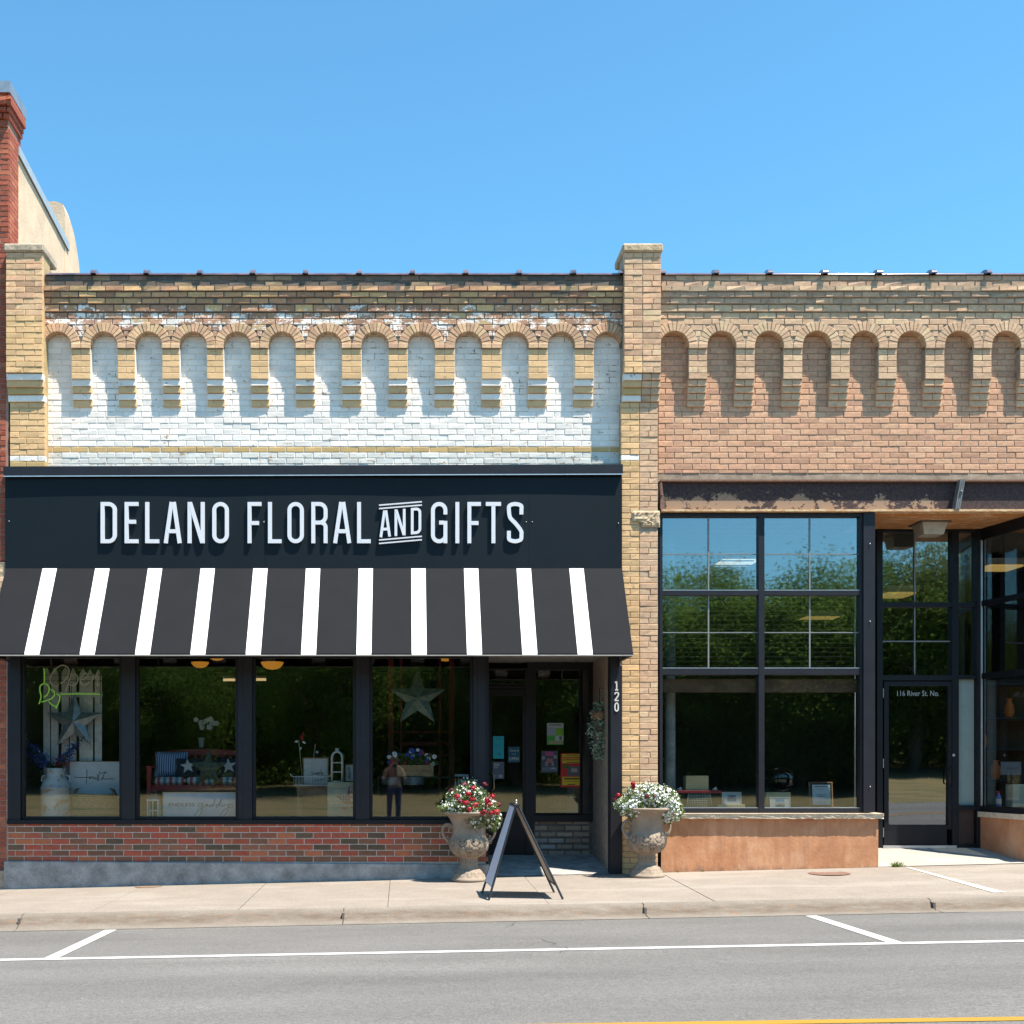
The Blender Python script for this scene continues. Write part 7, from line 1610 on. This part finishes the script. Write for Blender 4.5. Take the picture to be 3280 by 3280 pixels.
# ------------------------------------------------------------------ photographer, seen mirrored in the fourth window
ph_ = thing('person', 'person in tan top and blue jeans holding up a camera, mirrored in the fourth window', 'person', (-.22, -15.98, -.15)); 
def skin(name, pts, edges, radii, mt, parent, sub=2):
    me = bpy.data.meshes.new(name); me.from_pydata(pts, edges, []); o = bpy.data.objects.new(name, me); COL.objects.link(o); o.parent = parent; me.materials.append(mt)
    md = o.modifiers.new('skin', 'SKIN'); sv = me.skin_vertices[0].data if me.skin_vertices else None
    if sv is None:
        bm_ = __import__('bmesh').new(); bm_.from_mesh(me); bm_.verts.layers.skin.verify(); bm_.to_mesh(me); bm_.free(); sv = me.skin_vertices[0].data
    for v, r_ in zip(sv, radii): v.radius = (r_, r_) if not isinstance(r_, tuple) else r_
    sv[0].use_root = True; s2 = o.modifiers.new('sub', 'SUBSURF'); s2.levels = sub; s2.render_levels = sub; return o
M_skin = plain('skin', (.34, .19, .13), .6, var=.05, bump=0); M_jean = plain('blue_jeans', (.04, .06, .12), .9, var=.2); M_top = plain('tan_top', (.30, .17, .11), .85, var=.1); M_hair = plain('brown_hair', (.06, .035, .02), .6)
P = [(0, 0, .98), (0, 0, 1.15), (0, 0, 1.32), (0, .0, 1.44), (0, .01, 1.50), (0, .02, 1.60), (0, .025, 1.68), (.17, 0, 1.40), (.27, .10, 1.18), (.13, .30, 1.44), (.07, .34, 1.50), (-.17, 0, 1.40), (-.27, .10, 1.18), (-.13, .30, 1.44), (-.07, .34, 1.50),
     (.10, 0, .92), (.11, .02, .52), (.11, -.01, .10), (.11, .10, .04), (-.10, 0, .92), (-.11, .02, .52), (-.11, -.01, .10), (-.11, .10, .04)]
E = [(0, 1), (1, 2), (2, 3), (3, 4), (4, 5), (5, 6), (3, 7), (7, 8), (8, 9), (9, 10), (3, 11), (11, 12), (12, 13), (13, 14), (0, 15), (15, 16), (16, 17), (17, 18), (0, 19), (19, 20), (20, 21), (21, 22)]
Rr = [(.15, .11), (.125, .095), (.15, .105), (.13, .09), .055, (.075, .095), .06, .06, .045, .032, .035, .06, .045, .032, .035, .095, .065, .045, .04, .095, .065, .045, .04]
skin('body', P, E, Rr, M_skin, ph_)
skin('jeans', [(0, 0, 1.0), (.10, 0, .92), (.11, .02, .52), (.11, -.01, .12), (-.10, 0, .92), (-.11, .02, .52), (-.11, -.01, .12)], [(0, 1), (1, 2), (2, 3), (0, 4), (4, 5), (5, 6)], [(.17, .125), .105, .075, .06, .105, .075, .06], M_jean, ph_)
skin('shirt', [(0, 0, 1.0), (0, 0, 1.15), (0, 0, 1.32), (0, 0, 1.43), (.17, 0, 1.40), (.23, .05, 1.28), (-.17, 0, 1.40), (-.23, .05, 1.28)], [(0, 1), (1, 2), (2, 3), (3, 4), (4, 5), (3, 6), (6, 7)], [(.175, .13), (.145, .11), (.165, .12), (.135, .095), .072, .058, .072, .058], M_top, ph_)
MB().ball((0, .0, 1.64), .105, 12, sc=(.9, 1.0, 1.12)).ball((0, -.09, 1.52), .07, 8, sc=(1.1, .6, 1.5)).build('hair', M_hair, ph_)
for s in (-1, 1):
    for k in range(4): MB().tube([(s * (.085 - .002 * k), .345, 1.475 + .018 * k), (s * .075, .385, 1.478 + .018 * k), (s * .045, .392, 1.482 + .018 * k)], [.009, .0085, .007], 6).build('finger', M_skin, ph_)
    MB().tube([(s * .06, .33, 1.47), (s * .045, .325, 1.50), (s * .04, .33, 1.52)], [.011, .010, .008], 6).build('thumb', M_skin, ph_)
hc = thing('held_camera', 'small black camera held up by the person mirrored in the fourth window', 'camera', (-.22, -15.98, -.15)); MB().bbox(-.068, .068, .345, .385, 1.46, 1.55, .01).build('camera_body', M_frame, hc)
mb = MB(); mb.add([(v[0], v[2] + .39 - 0, v[1] + 1.505) for v in MB().lathe([(.033, 0), (.036, .03), (.030, .045), (.0, .04)], n=16).v], MB().lathe([(.033, 0), (.036, .03), (.030, .045), (.0, .04)], n=16).f, 0, True); mb.build('lens_barrel', M_frame, hc)
